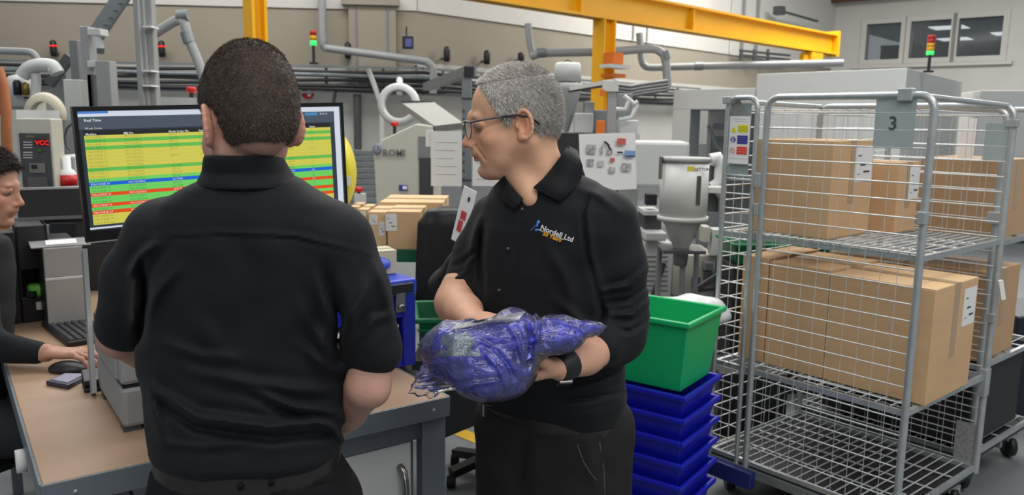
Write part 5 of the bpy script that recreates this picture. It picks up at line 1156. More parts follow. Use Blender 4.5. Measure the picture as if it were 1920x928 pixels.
# dark items behind and under the cages
lb0 = onpanel(1786, 860, WS, .006); lb1 = onpanel(1842, 800, WS, .006)
build(P('obox', lb0, -A_*(lb1-lb0).dot(-A_), B_*.002, (0, 0, lb1.z-lb0.z)), 'shipping_label', mat('label_dull', (150, 150, 152), .8, rgb2=(120, 120, 124), vscale=60), cg)
lv = onpanel(1882, 548, WS, .02); build(P('bar', lv-Vector((0, 0, .03)), lv+Vector((-.02, 0, .05)), .012, .018), 'lever', PAP, cg)
zg = U(1470, 497, 4.8).z
mb = MB(); g_a = U(1372, 497, 4.8); g_b = U(1585, 497, 4.8)
mb.bx(g_a.x, g_b.x, 4.75, 5.2, 0, zg-.004); build(mb, 'black_bin', BLS, None, 'black bin behind the near cage carrying the dark green crate', 'bin', bev=.01)
crate('dark_green_crate', 'dark green crate seen above the lower boxes of the near cage', 'crate', (g_a.x, 4.77, zg), 0, g_b.x-g_a.x, .4, .13, DGN)
for k, (x0, x1, y0, Y_, l) in enumerate(((1350, 1480, 700, 3.95, 'black tote standing behind the bottom of the near cage'),)):
    q0, q1 = U(x0, y0, Y_), U(x1, y0, Y_); mb = MB(); mb.bx(q0.x, q1.x, Y_, Y_+.34, .003, q0.z); build(mb, 'black_tote', BLS, None, l, 'tote', bev=.01)
mb = MB(); q0 = U(1352, 868, 3.72); q1 = U(1500, 812, 3.98); mb.bar(Vector((q0.x, q0.y, .06)), Vector((q1.x, q1.y+.0, .06)), .10, .08); build(mb, 'timber_bearer', mat('timber', (96, 82, 62), .85, var=.2), None, 'dirty timber bearer lying behind the near cage base', 'timber')
build(P('obox', Q_(O2, .0, .0, .165), A_*LS, B_*WS, (0, 0, .02)), 'shade_sheet', BLS, c2)  # same added black sheet, puts the shade under the second cage into colour
build(P('obox', Q_(O2, .03, .03, .215), A_*.7, B_*.6, (0, 0, .36)), 'black_tote', BLS, None, 'black tote on the bottom deck of the second cage', 'tote', bev=.01)

mb = MB(); mb.bx(2.80, 3.45, 4.3, 4.8, .003, .62); build(mb, 'navy_bin', mat('navy_bin', (24, 28, 44), .45), None, 'dark navy bin on the floor at the right edge beyond the second cage', 'bin', bev=.015)

# ================================================================ people
V3 = lambda *a: np.array(a, float)
def w3(px, py, Y): return np.array(U(px, py, Y))
class Frame:
    def __init__(s, o, fwd, up=(0, 0, 1), sc=1.0):
        s.o = np.array(o, float); f = np.array(fwd, float); f /= np.linalg.norm(f); u = np.array(up, float); l = np.cross(u, f); l /= np.linalg.norm(l); u = np.cross(f, l)
        s.f, s.l, s.u, s.sc = f, l, u, sc; s.R = np.stack([f, l, u], 1)
    def p(s, x, y, z): return s.o+(s.f*x+s.l*y+s.u*z)*s.sc
    def loc(s, V): return ((V-s.o) @ s.R)/s.sc
    def rot(s, ax, ang):  # local frame turned about one of its axes ('f','l','u')
        c, sn = math.cos(ang), math.sin(ang)
        M = {'f': np.array([[1, 0, 0], [0, c, -sn], [0, sn, c]]), 'l': np.array([[c, 0, sn], [0, 1, 0], [-sn, 0, c]]), 'u': np.array([[c, -sn, 0], [sn, c, 0], [0, 0, 1]])}[ax]
        return s.R @ M
def head_sdf(s, F, jaw=1.0, neck_to=None, scm=True, neck_r=(.056, .062), nose=1.0, lean=1.0, age=0.0, br=1.0):
    k = F.sc; E = lambda c, r, kk=.012, op='add', R=None: s.ell(F.p(c[0], c[1]*br, c[2]), [r[0]*k, r[1]*k*br, r[2]*k], F.R if R is None else R, kk*k, op)
    Cn = lambda a, b, ra, rb, kk=.012, op='add', fl=None: s.cone(F.p(a[0], a[1]*br, a[2]), F.p(b[0], b[1]*br, b[2]), ra*k, rb*k, kk*k, op, fl)
    E((-.014, 0, .045), (.097, .076, .088)); E((.030, 0, .040), (.062, .064, .070), .02)
    E((-.045, 0, .0), (.058, .057, .055), .03)
    Cn((.040, 0, .0), (.048, 0, -.060), .052, .042, .02)
    for y in (-1, 1):
        Cn((.004, y*.049, -.038), (.062, y*.020, -.096), .0125*jaw, .015*jaw, .025)
        Cn((-.002, y*.056, .0), (.004, y*.049, -.04), .013, .0125, .025)
        E((.063, y*.042, -.022), (.024, .020, .020), .02)
        E((.034, y*.043, -.045), (.035, .014, .035), .025)
        E((.072, y*.022, -.055), (.02, .018, .028), .02)
    E((.075, 0, -.100), (.017, .022, .016), .015)
    E((.030, 0, -.085), (.045, .036, .022), .03)
    Cn((.086, -.034, .026), (.086, .034, .026), .008, .008, .014)
    E((.098, 0, .020), (.010, .010, .02), .015)
    E((.074, 0, -.026), (.026, .030, .036), .012); Cn((.088, 0, -.004), (.092, 0, -.040), .011, .014, .012)
    for y in (-1, 1): E((.096, y*.032, .004), (.015, .017, .0105), .012, 'sub')
    Cn((.094, 0, .012), (.1165*nose, 0, -.026), .0070, .0085, .010)
    E((.1165*nose, 0, -.030), (.0095, .0095, .0085), .006)
    for y in (-1, 1):
        E((.104, y*.0125, -.034), (.011, .0065, .007), .006); E((.107, y*.007, -.0405), (.005, .0035, .003), .003, 'sub')
        Cn((.080, y*.046, .006), (.092, y*.020, .0035), .0045, .0045, .004)     # lower lid
        Cn((.080, y*.047, .012), (.095, y*.024, .0135), .0048, .0048, .005)     # upper lid
        E((.081, y*.031, .0085), (.0112, .0112, .0112), .002)                   # eyeball bed
    E((.088, 0, -.052), (.018, .030, .012), .012)
    E((.0985, 0, -.0585), (.008, .021, .0048), .004); E((.0965, 0, -.0685), (.008, .018, .0058), .004)
    Cn((.106, -.020, -.0632), (.106, .020, -.0632), .0016, .0016, .003, 'sub')
    E((.099, 0, -.081), (.010, .020, .005), .010, 'sub'); E((.084, 0, -.096), (.013, .016, .012), .012)
    if age:
        for y in (-1, 1):
            s.path([F.p(.098, y*.020, -.036), F.p(.088, y*.034, -.052), F.p(.080, y*.038, -.068)], [.0016*k]*3, .006, 'sub')
            s.path([F.p(.074, y*.050, .012), F.p(.064, y*.058, .008)], [.001*k]*2, .004, 'sub')
    for y in (-1, 1):   # ears
        R = F.rot('u', y*math.radians(-24)*lean)
        c = (-.012, y*.080, -.002); E(c, (.019, .0065, .031), .004, R=R)
        E((-.006, y*.088, -.001), (.011, .0095, .019), .004, 'sub', R)
        ring = []
        for a in np.linspace(-1.9, 2.5, 12):
            q = np.array([.018*math.cos(a+math.pi)*-1*1.0, 0, .031*math.sin(a)]); q[0] = -.018*math.cos(a)
            ring.append(F.p(c[0], c[1]*br, c[2])+(R @ (q*np.array([1, 1, 1])))*k+F.l*y*.0055*k)
        s.path(ring, [.0040*k]*12, .003)
        E((-.002, y*.078, -.028), (.008, .005, .010), .005, R=R)
        E((.004, y*.079, -.004), (.004, .004, .007), .003, R=R)
    if neck_to is not None:
        s.cone(F.p(-.032 if scm else .012, 0, -.045), neck_to, neck_r[0], neck_r[1], .03)
        for y in ((-1, 1) if scm else ()): s.cone(F.p(-.02, y*.050, -.045), np.array(neck_to)*.75+F.p(.03, y*.012, -.12)*.25, .016, .014, .025)
def skin_cols(F, V, base, lips=(150, 92, 84), stub=None, ruddy=.25, hairshade=None):
    L = F.loc(V); x, y, z = L.T; b = np.array(lin(base)); C = np.tile(b, (len(V), 1))
    def mixc(m, c): nonlocal C; m = np.clip(m, 0, 1)[:, None]; C = C*(1-m)+np.array(lin(c))*m
    g = lambda dx, dy, dz, cx, cy, cz: np.exp(-(((x-cx)/dx)**2+((np.abs(y)-cy)/dy)**2+((z-cz)/dz)**2))
    red = (min(255, base[0]*1.02), base[1]*.74, base[2]*.70)
    mixc(ruddy*2.0*g(.03, .03, .03, .07, .045, -.025), red); mixc(ruddy*2.2*g(.02, .02, .02, .118, 0, -.03), red); mixc(ruddy*2.4*g(.03, .016, .04, -.01, .085, 0), red)
    if stub: mixc(stub*(1/(1+np.exp((z+.045)/.006)))*(1/(1+np.exp(-(x-.005)/.01)))*(1/(1+np.exp(-(z+.125)/.006))), (base[0]*.62, base[1]*.62, base[2]*.66))
    mixc(.85*np.exp(-(((x-.098)/.014)**2)**2-((y/.021)**2)**2-(((z+.0635)/.0085)**2)**2), lips)
    mixc(.5*g(.012, .02, .004, .092, .03, .026), (70, 58, 50))
    if hairshade: mixc(hairshade[0]*(1/(1+np.exp(-(z-.055)/.012))), hairshade[1])
    return C
def hair_sdf(F, off, zb, lo, hi, res=.0032, disp=.0015, br=1.0):
    s = SDF(lo, hi, res); k = F.sc
    s.ell(F.p(-.014, 0, .045), [(.097+off)*k, (.076*br+off)*k, (.088+off)*k], F.R, .02); s.ell(F.p(.030, 0, .040), [(.062+off*.7)*k, (.064*br+off*.8)*k, (.070+off)*k], F.R, .02)
    s.ell(F.p(-.045, 0, -.001), [(.058+off*.6)*k, (.058*br+off*.5)*k, (.056+off*.5)*k], F.R, .03)
    g = np.meshgrid(*[s.lo[i]+s.res*np.arange(s.n[i]) for i in range(3)], indexing='ij')
    P_ = np.stack([q.ravel() for q in g], 1); L = F.loc(P_); x, y, z = L.T
    f = s.f.ravel()-disp*np.sin(x*190+3*np.sin(y*90))*np.sin(z*170+2*np.sin(x*60)+y*120)
    cut = (zb(x, np.abs(y))-z)*.55*k
    f = np.maximum(f, cut)+0; h = np.maximum(.006-np.abs(f-cut), 0)/.006; f = f+h*h*.0015
    ear = (np.sqrt(((x+.010)/.022)**2+((z+.004)/.034)**2)-1)*.02; ear = np.where(np.abs(y) > .055, -ear, -1)
    s.f = np.maximum(f, ear).reshape(s.f.shape).astype(np.float32); return s.mesh()
def fuzz(part, n, L, F, flow, col, jit=.5, w=.00045, lift=.0004):
    """short hair strands: one thin blade each, grown out of the hair surface"""
    V, Q = part; idx = RNG.integers(0, len(Q), n*2); a, b, c, d = (V[Q[idx, i]] for i in range(4))
    u, v = RNG.random((2, len(idx), 1)); p = (a*(1-u)+b*u)*(1-v)+(d*(1-u)+c*u)*v
    nn = np.cross(b-a, d-a); ln = np.linalg.norm(nn, axis=1); ok = ln > 1e-12; p, nn, ln = p[ok][:n], nn[ok][:n], ln[ok][:n]; nn /= ln[:, None]
    loc = F.loc(p); dr_ = flow(loc); dr_ = dr_ @ F.R.T
    dr_ = dr_+nn*.75+RNG.normal(0, jit*.5, p.shape); dr_ /= np.linalg.norm(dr_, axis=1)[:, None]
    sd = np.cross(dr_, nn+RNG.normal(0, .3, p.shape)); sd /= np.linalg.norm(sd, axis=1)[:, None]+1e-9
    ll = L*(.6+.7*RNG.random((len(p), 1))); p = p-nn*lift
    Vf = np.stack([p-sd*w, p+sd*w, p+dr_*ll], 1).reshape(-1, 3); Qf = np.arange(len(Vf)).reshape(-1, 3)
    cc = np.array([lin(q) for q in col]); m = RNG.random((len(p), 1)); ci = cc[RNG.integers(0, len(cc), len(p))]*(.75+.5*m); return Vf, Qf, np.repeat(ci, 3, 0)
def hand_sdf(s, W, X, Z, Y, curls, thumb=((.5, .8, -.25), (.8, .5, -.2)), sc=1.0, spread=.06):
    """X along the fingers, Z out of the back of the hand, Y towards the thumb"""
    X = np.array(X, float); X /= np.linalg.norm(X); Z = np.array(Z, float); Z -= X*(Z @ X); Z /= np.linalg.norm(Z); Yv = np.cross(Z, X); Yv *= np.sign(Yv @ np.array(Y, float)) or 1
    W = np.array(W, float); ys = (.028, .0095, -.009, -.026); kn = (.088, .092, .087, .078)
    s.ell(W+X*.05*sc+Z*0, (np.array((.052, .036, .0145))*sc), np.stack([X, Yv, Z], 1), .01)
    for y, x in zip(ys, kn): s.cone(W+(X*.006+Yv*y*.5)*sc, W+(X*x+Yv*y)*sc, .0150*sc, .0105*sc, .008, flat=(Z, 1.15)); s.ell(W+(X*x+Yv*y+Z*.003)*sc, .0098*sc, None, .006)
    Ls = ((.040, .024, .019), (.045, .028, .020), (.041, .026, .020), (.032, .019, .018))
    for i in range(4):
        p = W+(X*kn[i]+Yv*ys[i])*sc; a = 0; r = (.0092, .0090, .0086, .0078)[i]*sc; sp = (1.5-i)*spread
        for j in range(3):
            a += curls[i][j]; dv = (X*math.cos(a)-Z*math.sin(a)); dv = dv+Yv*sp*math.cos(a); dv /= np.linalg.norm(dv); q = p+dv*Ls[i][j]*sc; r2 = r*(.92 if j < 2 else .84)
            s.cone(p, q, r, r2, .0035); p, r = q, r2
        nl = p+Z*math.cos(a)*r*.8+X*math.sin(a)*r*.8
    t0 = W+(X*.018+Yv*.022-Z*.004)*sc; d1 = sum(v*c for v, c in zip((X, Yv, Z), thumb[0])); d1 /= np.linalg.norm(d1); d2 = sum(v*c for v, c in zip((X, Yv, Z), thumb[1])); d2 /= np.linalg.norm(d2)
    t1 = t0+d1*.038*sc; t2 = t1+(d1+d2)/np.linalg.norm(d1+d2)*.031*sc; t3 = t2+d2*.024*sc
    s.cone(t0, t1, .0165*sc, .0125*sc, .012); s.cone(t1, t2, .0118*sc, .0105*sc, .005); s.cone(t2, t3, .0105*sc, .0085*sc, .004)
def ridges(s, items, Yp):
    """cloth folds: raised (or sunk) lines along polylines, measured in the plane facing the viewer"""
    g = np.meshgrid(*[s.lo[i]+s.res*np.arange(s.n[i]) for i in range(3)], indexing='ij'); X, Y, Z = g; f = s.f
    near = np.abs(f) < .03
    x, y, z = X[near], Y[near], Z[near]; dsum = np.zeros(len(x))
    sx = 1.0
    for pts, amp, wd in items:
        P_ = [w3(a, b, Yp) for a, b in pts]; best = np.full(len(x), 9.); tt = np.zeros(len(x)); n = len(P_)-1
        # move the sample on its sight line to the reference plane
        k = Yp/np.maximum(y, .3); xx = x*k; zz = CAM_H+(z-CAM_H)*k
        for i in range(n):
            a = P_[i][[0, 2]]; b = P_[i+1][[0, 2]]; ba = b-a; t = np.clip(((xx-a[0])*ba[0]+(zz-a[1])*ba[1])/(ba @ ba), 0, 1)
            d = np.hypot(xx-a[0]-t*ba[0], zz-a[1]-t*ba[1]); m = d < best; best = np.where(m, d, best); tt = np.where(m, (i+t)/n, tt)
        fall = np.sin(np.clip(tt, 0, 1)*math.pi*.9+.12)
        dsum += amp*(np.exp(-(best/(wd*.8))**2)-.35*np.exp(-((best-wd*1.7)/wd)**2))*fall
    f[near] -= (1.35*dsum).astype(np.float32)
def cloth_noise(s, amp=.002, q=(14, 10, 18)):
    s.disp(lambda x, y, z: amp*(np.sin(x*q[0]*2+3*np.sin(z*q[2]*.7))*np.sin(z*q[2]+2*np.sin(y*q[1]+x*9))+.6*np.sin(x*37+y*29+2*np.sin(z*31))*np.sin(z*23+x*17)))

SKIN = mat('skin', (200, 150, 125), .5, attr=True, var=.10, vscale=45, bump=.18, bscale=350, spec=.4)
SHIRT = mat('black_shirt', (16, 19, 25), .78, bump=.25, bscale=500, spec=.3, sheen=.03)
TROU = mat('dark_trousers', (20, 20, 23), .85, bump=.2, bscale=400, spec=.2)
BELT = mat('belt_leather', (38, 34, 33), .3, bump=.2, bscale=200)
HAIRC = mat('hair', (60, 50, 42), .6, attr=True, spec=.3)
SHOE = mat('shoe_black', (14, 14, 15), .35)
BTN = mat('button_dark', (40, 42, 46), .25, spec=.8)
def legs(s, hip, ft_l, ft_r, r=(.095, .065, .048), kf=(0, -.03)):
    for sgn, ft in ((-1, ft_l), (1, ft_r)):
        h = np.array(hip)+V3(.09*sgn, 0, -.05); ft = np.array(ft); kn = (h*.48+ft*.52)+V3(0, kf[1], 0)
        s.cone(h, kn, r[0], r[1], .03); s.cone(kn, ft+V3(0, 0, .06), r[1]*.97, r[2], .03)
def shoe(par, p, d):
    s = SDF(np.array(p)-V3(.22, .22, .02), np.array(p)+V3(.22, .22, .16), .007); d = np.array(d, float); d /= np.linalg.norm(d); p = np.array(p, float)
    R = np.stack([d, np.cross(V3(0, 0, 1), d), V3(0, 0, 1)], 1); s.ell(p+d*.06+V3(0, 0, .035), (.14, .05, .045), R, .01); s.ell(p-d*.03+V3(0, 0, .06), (.06, .045, .06), R, .03)
    g = np.meshgrid(*[s.lo[i]+s.res*np.arange(s.n[i]) for i in range(3)], indexing='ij')[2]; s.f = np.maximum(s.f, (.002-g).astype(np.float32)); surf('shoe', [s.mesh()], SHOE, par)
def eyes(par, F, look=(1, 0, 0), ic=(70, 80, 86)):
    for y in (-1, 1):
        mb = MB(); mb.use(mat('eye_white', (140, 126, 120), .4)); c = F.p(.0838, y*.031, .0085); r = .0117*F.sc
        lk = F.R @ np.array(look, float); lk /= np.linalg.norm(lk); prof = [(r*math.sin(a), -r*math.cos(a)) for a in np.linspace(0, math.pi, 9)]
        zf = Vector(lk); q = zf.to_track_quat('Z', 'Y')
        def lath(pr):
            vs = []; fs = []; n = 14
            for rr, zz in pr:
                for k in range(n): vs.append(Vector(c)+q @ Vector((rr*math.cos(2*math.pi*k/n), rr*math.sin(2*math.pi*k/n), zz)))
            for i in range(len(pr)-1):
                for k in range(n): fs.append((i*n+k, i*n+(k+1) % n, (i+1)*n+(k+1) % n, (i+1)*n+k))
            return vs, fs
        mb.add(*lath(prof), smooth=True); e = build(mb, 'eye', None, par)
        m2 = MB(); m2.add(*lath([(0, r*1.02), (.0056*F.sc, r*.915)][::-1]), smooth=True); build(m2, 'iris', mat('iris_%d' % ic[0], ic, .15), e)
def strip(par, nm, inner, outer, m, th=.003, sub=3):
    mid = [(Vector(a)+Vector(b))/2+(CAMP-(Vector(a)+Vector(b))/2).normalized()*.006 for a, b in zip(inner, outer)]
    n = len(inner); vs = [Vector(p) for p in inner]+mid+[Vector(p) for p in outer]; fs = [(i+o_, i+1+o_, n+i+1+o_, n+i+o_) for o_ in (0, n) for i in range(n-1)]
    mb = MB(); mb.add(vs, fs, True); o = build(mb, nm, m, par)
    if sub: s_ = o.modifiers.new('sub', 'SUBSURF'); s_.levels = s_.render_levels = 2; s_.subdivision_type = 'SIMPLE'
    d_ = o.modifiers.new('thick', 'SOLIDIFY'); d_.thickness = th; d_.offset = 0; return o
def trow(py, xl, xr, Y, ry, yaw=0.0):
    a, b = w3(xl, py, Y), w3(xr, py, Y); w = (b[0]-a[0])/2; c, sn = math.cos(yaw), math.sin(yaw); rx = math.sqrt(max(w*w-(ry*sn)**2, .0004))/c
    return (a[2]*.5+b[2]*.5, (a[0]+b[0])/2, Y, rx, ry, yaw)

# ---------------------------------------------------------------- the younger man, seen from behind
Y1 = 1.45
p1 = thing('person', 'man seen from behind with short dark brown hair in a black short-sleeved shirt', 'person', (-.49, 1.5, 0))
F1 = Frame(w3(467, 236, 1.43), (-.66, .75, -.20), (.0, 0, 1), 1.06)
nb1 = w3(462, 350, 1.43)
s = SDF(F1.o-V3(.17, .17, .30), F1.o+V3(.17, .17, .20), .003)
head_sdf(s, F1, neck_to=nb1, neck_r=(.042, .050), scm=False, br=.88); hd1 = s.mesh()
zb1 = lambda x, y: np.where(x < -.03, -.045+.10*y, np.where(x < .012, -.045+.10*y+(x+.03)/.042*.050, np.where(x < .035, -.030+(x-.012)*1.0, np.where(x < .06, .03+(x-.035)*2.0, .085))))
hr1 = hair_sdf(F1, .0045, zb1, F1.o-V3(.17, .17, .2), F1.o+V3(.17, .17, .2), br=.88)
# torso
rows = [(318, 425, 520, 1.44, .055), (335, 385, 560, 1.44, .075), (352, 350, 585, 1.445, .088), (378, 310, 630, 1.45, .098), (410, 285, 655, 1.455, .108), (450, 272, 668, 1.46, .115), (520, 268, 670, 1.47, .122), (600, 268, 662, 1.475, .12), (690, 270, 645, 1.475, .118), (780, 280, 645, 1.47, .125), (835, 290, 640, 1.47, .13), (852, 300, 632, 1.47, .12), (872, 304, 628, 1.47, .115)]
T1 = [trow(*r, yaw=math.radians(4)) for r in rows]
s = SDF(V3(-.92, 1.18, .84), V3(-.08, 1.98, 1.66), .0052)
s.loft(T1, e=2.3, k=.02)
aL = [w3(302, 438, 1.46), w3(256, 520, 1.48), w3(232, 612, 1.53)]; s.path(aL, [.063, .058, .053], .03)
aR = [w3(636, 454, 1.45), w3(670, 545, 1.45), w3(702, 655, 1.46)]; s.path(aR, [.063, .058, .053], .03)
ca = lambda c, r, h_: None
# cut the sleeve hems
s.ell(w3(228, 672, 1.57), (.085, .09, .040), None, .004, 'sub'); s.ell(w3(212, 664, 1.56), (.06, .09, .032), None, .01, 'sub')
ridges(s, [([(233, 451), (432, 442), (551, 447), (700, 484)], -.0032, .0035), ([(233, 446), (432, 437), (551, 442), (700, 478)], .002, .006),
    ([(282, 727), (370, 782), (509, 800), (641, 785)], .013, .011), ([(285, 745), (370, 802), (509, 822), (641, 812)], -.008, .010), ([(460, 727), (551, 763), (634, 772)], .010, .009), ([(470, 742), (551, 778), (630, 790)], -.007, .008),
    ([(341, 692), (453, 716), (551, 730), (640, 728)], .007, .012), ([(279, 700), (290, 770), (310, 835)], .008, .012), ([(607, 503), (638, 600), (628, 680)], -.012, .012), ([(590, 500), (615, 600), (600, 690)], .007, .014), ([(704, 510), (660, 590), (640, 640)], .010, .012),
    ([(300, 448), (262, 480), (240, 520)], .007, .007), ([(320, 458), (285, 500), (262, 560)], -.006, .009), ([(335, 500), (300, 540), (270, 600)], .007, .010), ([(262, 480), (272, 560), (262, 640)], -.012, .010), ([(350, 580), (400, 640), (440, 700)], .004, .02),
    ([(640, 700), (600, 680), (560, 640)], .006, .010), ([(430, 400), (470, 520), (462, 640)], -.004, .03), ([(560, 560), (600, 640), (645, 700)], .006, .012), ([(300, 640), (380, 668), (450, 672)], .005, .010), ([(645, 830), (620, 800), (560, 775)], .008, .008), ([(300, 830), (380, 838), (460, 832)], .005, .007),
    ([(690, 470), (720, 540), (738, 620)], .006, .010), ([(670, 640), (700, 600), (735, 590)], .006, .008)], 1.34)
cloth_noise(s, .0016); sh1 = s.mesh(); sh1 = (relax(*sh1, 1, .3), sh1[1])
# skin: inner trunk, arms
s = SDF(V3(-.95, 1.15, 0.02), V3(-.05, 2.15, 1.62), .011)
s.loft([(r[0], r[1], r[2], r[3]*.80, r[4]*.74, r[5]) for r in T1], e=2.2); s.path(aL, [.040, .038, .036], .02); s.path(aR, [.040, .038, .036], .02); legs(s, (-.5, 1.48, .95), (-.62, 1.44, .03), (-.38, 1.44, .03), (.07, .05, .04)); tr1 = s.mesh()
eR = w3(690, 722, 1.46); wR = w3(600, 830, 1.70); eL = w3(228, 628, 1.55); wL = w3(300, 690, 1.80)
s = SDF(np.minimum(eR, wR)-V3(.12, .12, .16), np.maximum(eR, wR)+V3(.12, .16, .12), .004)
s.cone(aR[2]+V3(0, .005, -.0), eR, .043, .039, .02); s.cone(eR, eR*.6+wR*.4, .040, .038, .02); s.cone(eR*.6+wR*.4, wR, .038, .029, .02); s.ell(eR+V3(.014, -.012, -.008), .020, None, .02)
hand_sdf(s, wR, (-.6, .75, -.1), (.3, .3, .9), (-.7, -.5, 0), [(.3, .4, .3)]*4); fr1 = s.mesh()
s = SDF(np.minimum(eL, wL)-V3(.12, .12, .14), np.maximum(eL, wL)+V3(.12, .2, .14), .004)
s.cone(aL[2], eL, .046, .043, .02); s.cone(eL, wL, .043, .029, .02); hand_sdf(s, wL, (.5, .85, 0), (0, 0, 1), (.8, -.5, 0), [(.3, .4, .3)]*4); fl1 = s.mesh()
SK1 = (208, 162, 142)
parts = [hd1, tr1, fr1, fl1]; cols = np.concatenate([skin_cols(F1, hd1[0], SK1, stub=.5, ruddy=.22)]+[np.tile(np.array(lin((196, 152, 134))), (len(q[0]), 1)) for q in parts[1:]])
surf('body', parts, SKIN, p1, cols=cols)
surf('shirt', [sh1], SHIRT, p1)
HC1 = [(100, 88, 78), (80, 68, 60), (124, 110, 98), (66, 57, 51)]
hv = hr1[0]; Lh = F1.loc(hv); fade = np.clip((Lh[:, 2]+.065)/.03, 0, 1)[:, None]; hc = np.array(lin((64, 54, 48)))*fade+np.array(lin((120, 92, 78)))*(1-fade)
hair = surf('hair', [hr1], HAIRC, p1, cols=hc)
def flow1(L): d = np.stack([-L[:, 0]*0-.15-.4*(L[:, 2] > .09), L[:, 1]*2, -np.ones(len(L))*.8*(L[:, 2] < .10)], 1); return d
Vf, Qf, Cf = fuzz(hr1, 60000, .0050, F1, flow1, HC1, jit=.28, w=.0003)
surf('hair_strands', [(Vf, Qf)], HAIRC, hair, cols=Cf, kind='stuff')
eyes(p1, F1)
# collar
s = SDF(nb1-V3(.14, .14, .06), nb1+V3(.14, .14, .14), .0035)
cz = lambda py: w3(460, py, 1.42)[2]
s.loft([(cz(350), nb1[0]+.002, 1.438, .090, .088, 0), (cz(340), nb1[0]+.002, 1.436, .086, .084, 0), (cz(322), nb1[0]+.001, 1.434, .076, .074, 0), (cz(297), nb1[0]+.0, 1.424, .067, .072, 0), (cz(289), nb1[0], 1.422, .063, .070, 0)], e=2.1)
s.loft([(cz(356), nb1[0], 1.43, .05, .05, 0), (cz(300), nb1[0], 1.432, .062, .062, 0), (cz(280), nb1[0], 1.432, .066, .064, 0)], op='sub', k=.003)
s.ell((nb1[0]-.04, 1.54, cz(315)), (.03, .06, .05), None, .01, 'sub')
cl = s.mesh(); surf('collar', [cl], SHIRT, p1)
# belt, trousers, loops
def zat(py, Y): return w3(470, py, Y)[2]
s = SDF(V3(-.80, 1.2, .80), V3(-.18, 1.78, 1.08), .004)
Bz = [trow(*r, yaw=math.radians(4)) for r in ((842, 297, 636, 1.47, .122), (884, 301, 634, 1.47, .122))]
s.loft(Bz, e=2.3); s.f = s.f.astype(np.float32); bl_ = s.mesh(); surf('belt', [bl_], BELT, p1)
s = SDF(V3(-.86, 1.15, .02), V3(-.12, 1.85, 1.02), .0075)
s.loft([trow(*r, yaw=math.radians(4)) for r in ((868, 298, 635, 1.47, .120), (900, 296, 640, 1.47, .128), (930, 292, 655, 1.47, .135), (1010, 280, 680, 1.47, .135))], e=2.4)
legs(s, (-.5, 1.48, .93), (-.62, 1.44, .05), (-.38, 1.44, .05), (.118, .085, .072)); cloth_noise(s, .002)
ridges(s, [([(450, 885), (462, 960)], -.006, .005), ([(480, 905), (560, 915), (640, 905)], -.004, .005)], 1.34)
tz1 = s.mesh(); surf('trousers', [tz1], TROU, p1)
BV = bvh([bl_, tz1])
for (x, y0, y1) in ((450, 838, 916), (508, 836, 908)):
    a_, b_, c_ = hit(BV, x, y0+8, .006), hit(BV, x, (y0+y1)/2, .006), hit(BV, x+1, y1, .006)
    mb = MB(); mb.tube([a_, b_, c_], .006, 6); build(mb, 'belt_loop', TROU, p1)
shoe(p1, (-.62, 1.45, 0), (-.1, 1, 0)); shoe(p1, (-.38, 1.45, 0), (.1, 1, 0))

# ---------------------------------------------------------------- the older man holding the bag
p2 = thing('person', 'older man with cropped grey hair and glasses in a black shirt, holding the clear bag', 'person', (.1, 1.92, 0))
F2 = Frame(w3(972, 233, 1.835), (-.985, -.10, -.14), (-.10, 0, 1), 1.03)
F2 = Frame(F2.o+F2.l*(-.075)*1.03, F2.f, F2.u, 1.03)
nb2 = w3(1022, 352, 1.93)
s = SDF(F2.o-V3(.20, .17, .32), F2.o+V3(.22, .17, .20), .0024)
head_sdf(s, F2, jaw=1.2, neck_to=nb2, neck_r=(.054, .064), nose=1.0, age=1)
s.cone(F2.p(.02, 0, -.09), w3(998, 374, 1.862), .028, .024, .03)
hd2 = s.mesh()
zb2 = lambda x, y: np.where(x < -.035, -.055, np.where(x < .010, -.055+(x+.035)/.045*.055, np.where(x < .030, -.012+(x-.010)*.6, np.where(x < .055, .002+(x-.030)*1.9, .052+(x-.055)*2.4))))
hr2 = hair_sdf(F2, .0042, zb2, F2.o-V3(.19, .17, .2), F2.o+V3(.2, .17, .2), .003)
YW = math.radians(-26)
rows = [(322, 968, 1078, 1.93, .050), (338, 940, 1118, 1.93, .070), (355, 922, 1142, 1.93, .088), (385, 905, 1168, 1.93, .105), (425, 894, 1172, 1.93, .118), (500, 884, 1165, 1.93, .125), (600, 884, 1162, 1.93, .126), (680, 886, 1165, 1.93, .128), (735, 893, 1168, 1.93, .130), (752, 900, 1162, 1.93, .120), (775, 905, 1152, 1.93, .108)]
T2 = [trow(*r, yaw=YW) for r in rows]
s = SDF(V3(-.22, 1.52, .80), V3(.46, 2.22, 1.64), .0050)
s.loft(T2, e=2.25, k=.02)
bR = [w3(926, 410, 2.02), w3(894, 475, 2.02), w3(862, 545, 1.97)]; s.path(bR, [.060, .056, .050], .022)
bL = [w3(1142, 412, 1.87), w3(1162, 500, 1.86), w3(1168, 590, 1.86), w3(1164, 628, 1.84), w3(1130, 648, 1.785)]; s.path(bL, [.068, .062, .060, .058, .053], .022)
s.ell(w3(852, 592, 1.92), (.075, .08, .034), np.array(Matrix.Rotation(math.radians(-12), 3, 'Y')), .003, 'sub')
s.ell(w3(1064, 668, 1.70), .046, None, .003, 'sub')
s.cone(w3(1030, 300, 1.90), w3(984, 374, 1.785), .040, .020, .008, 'sub')
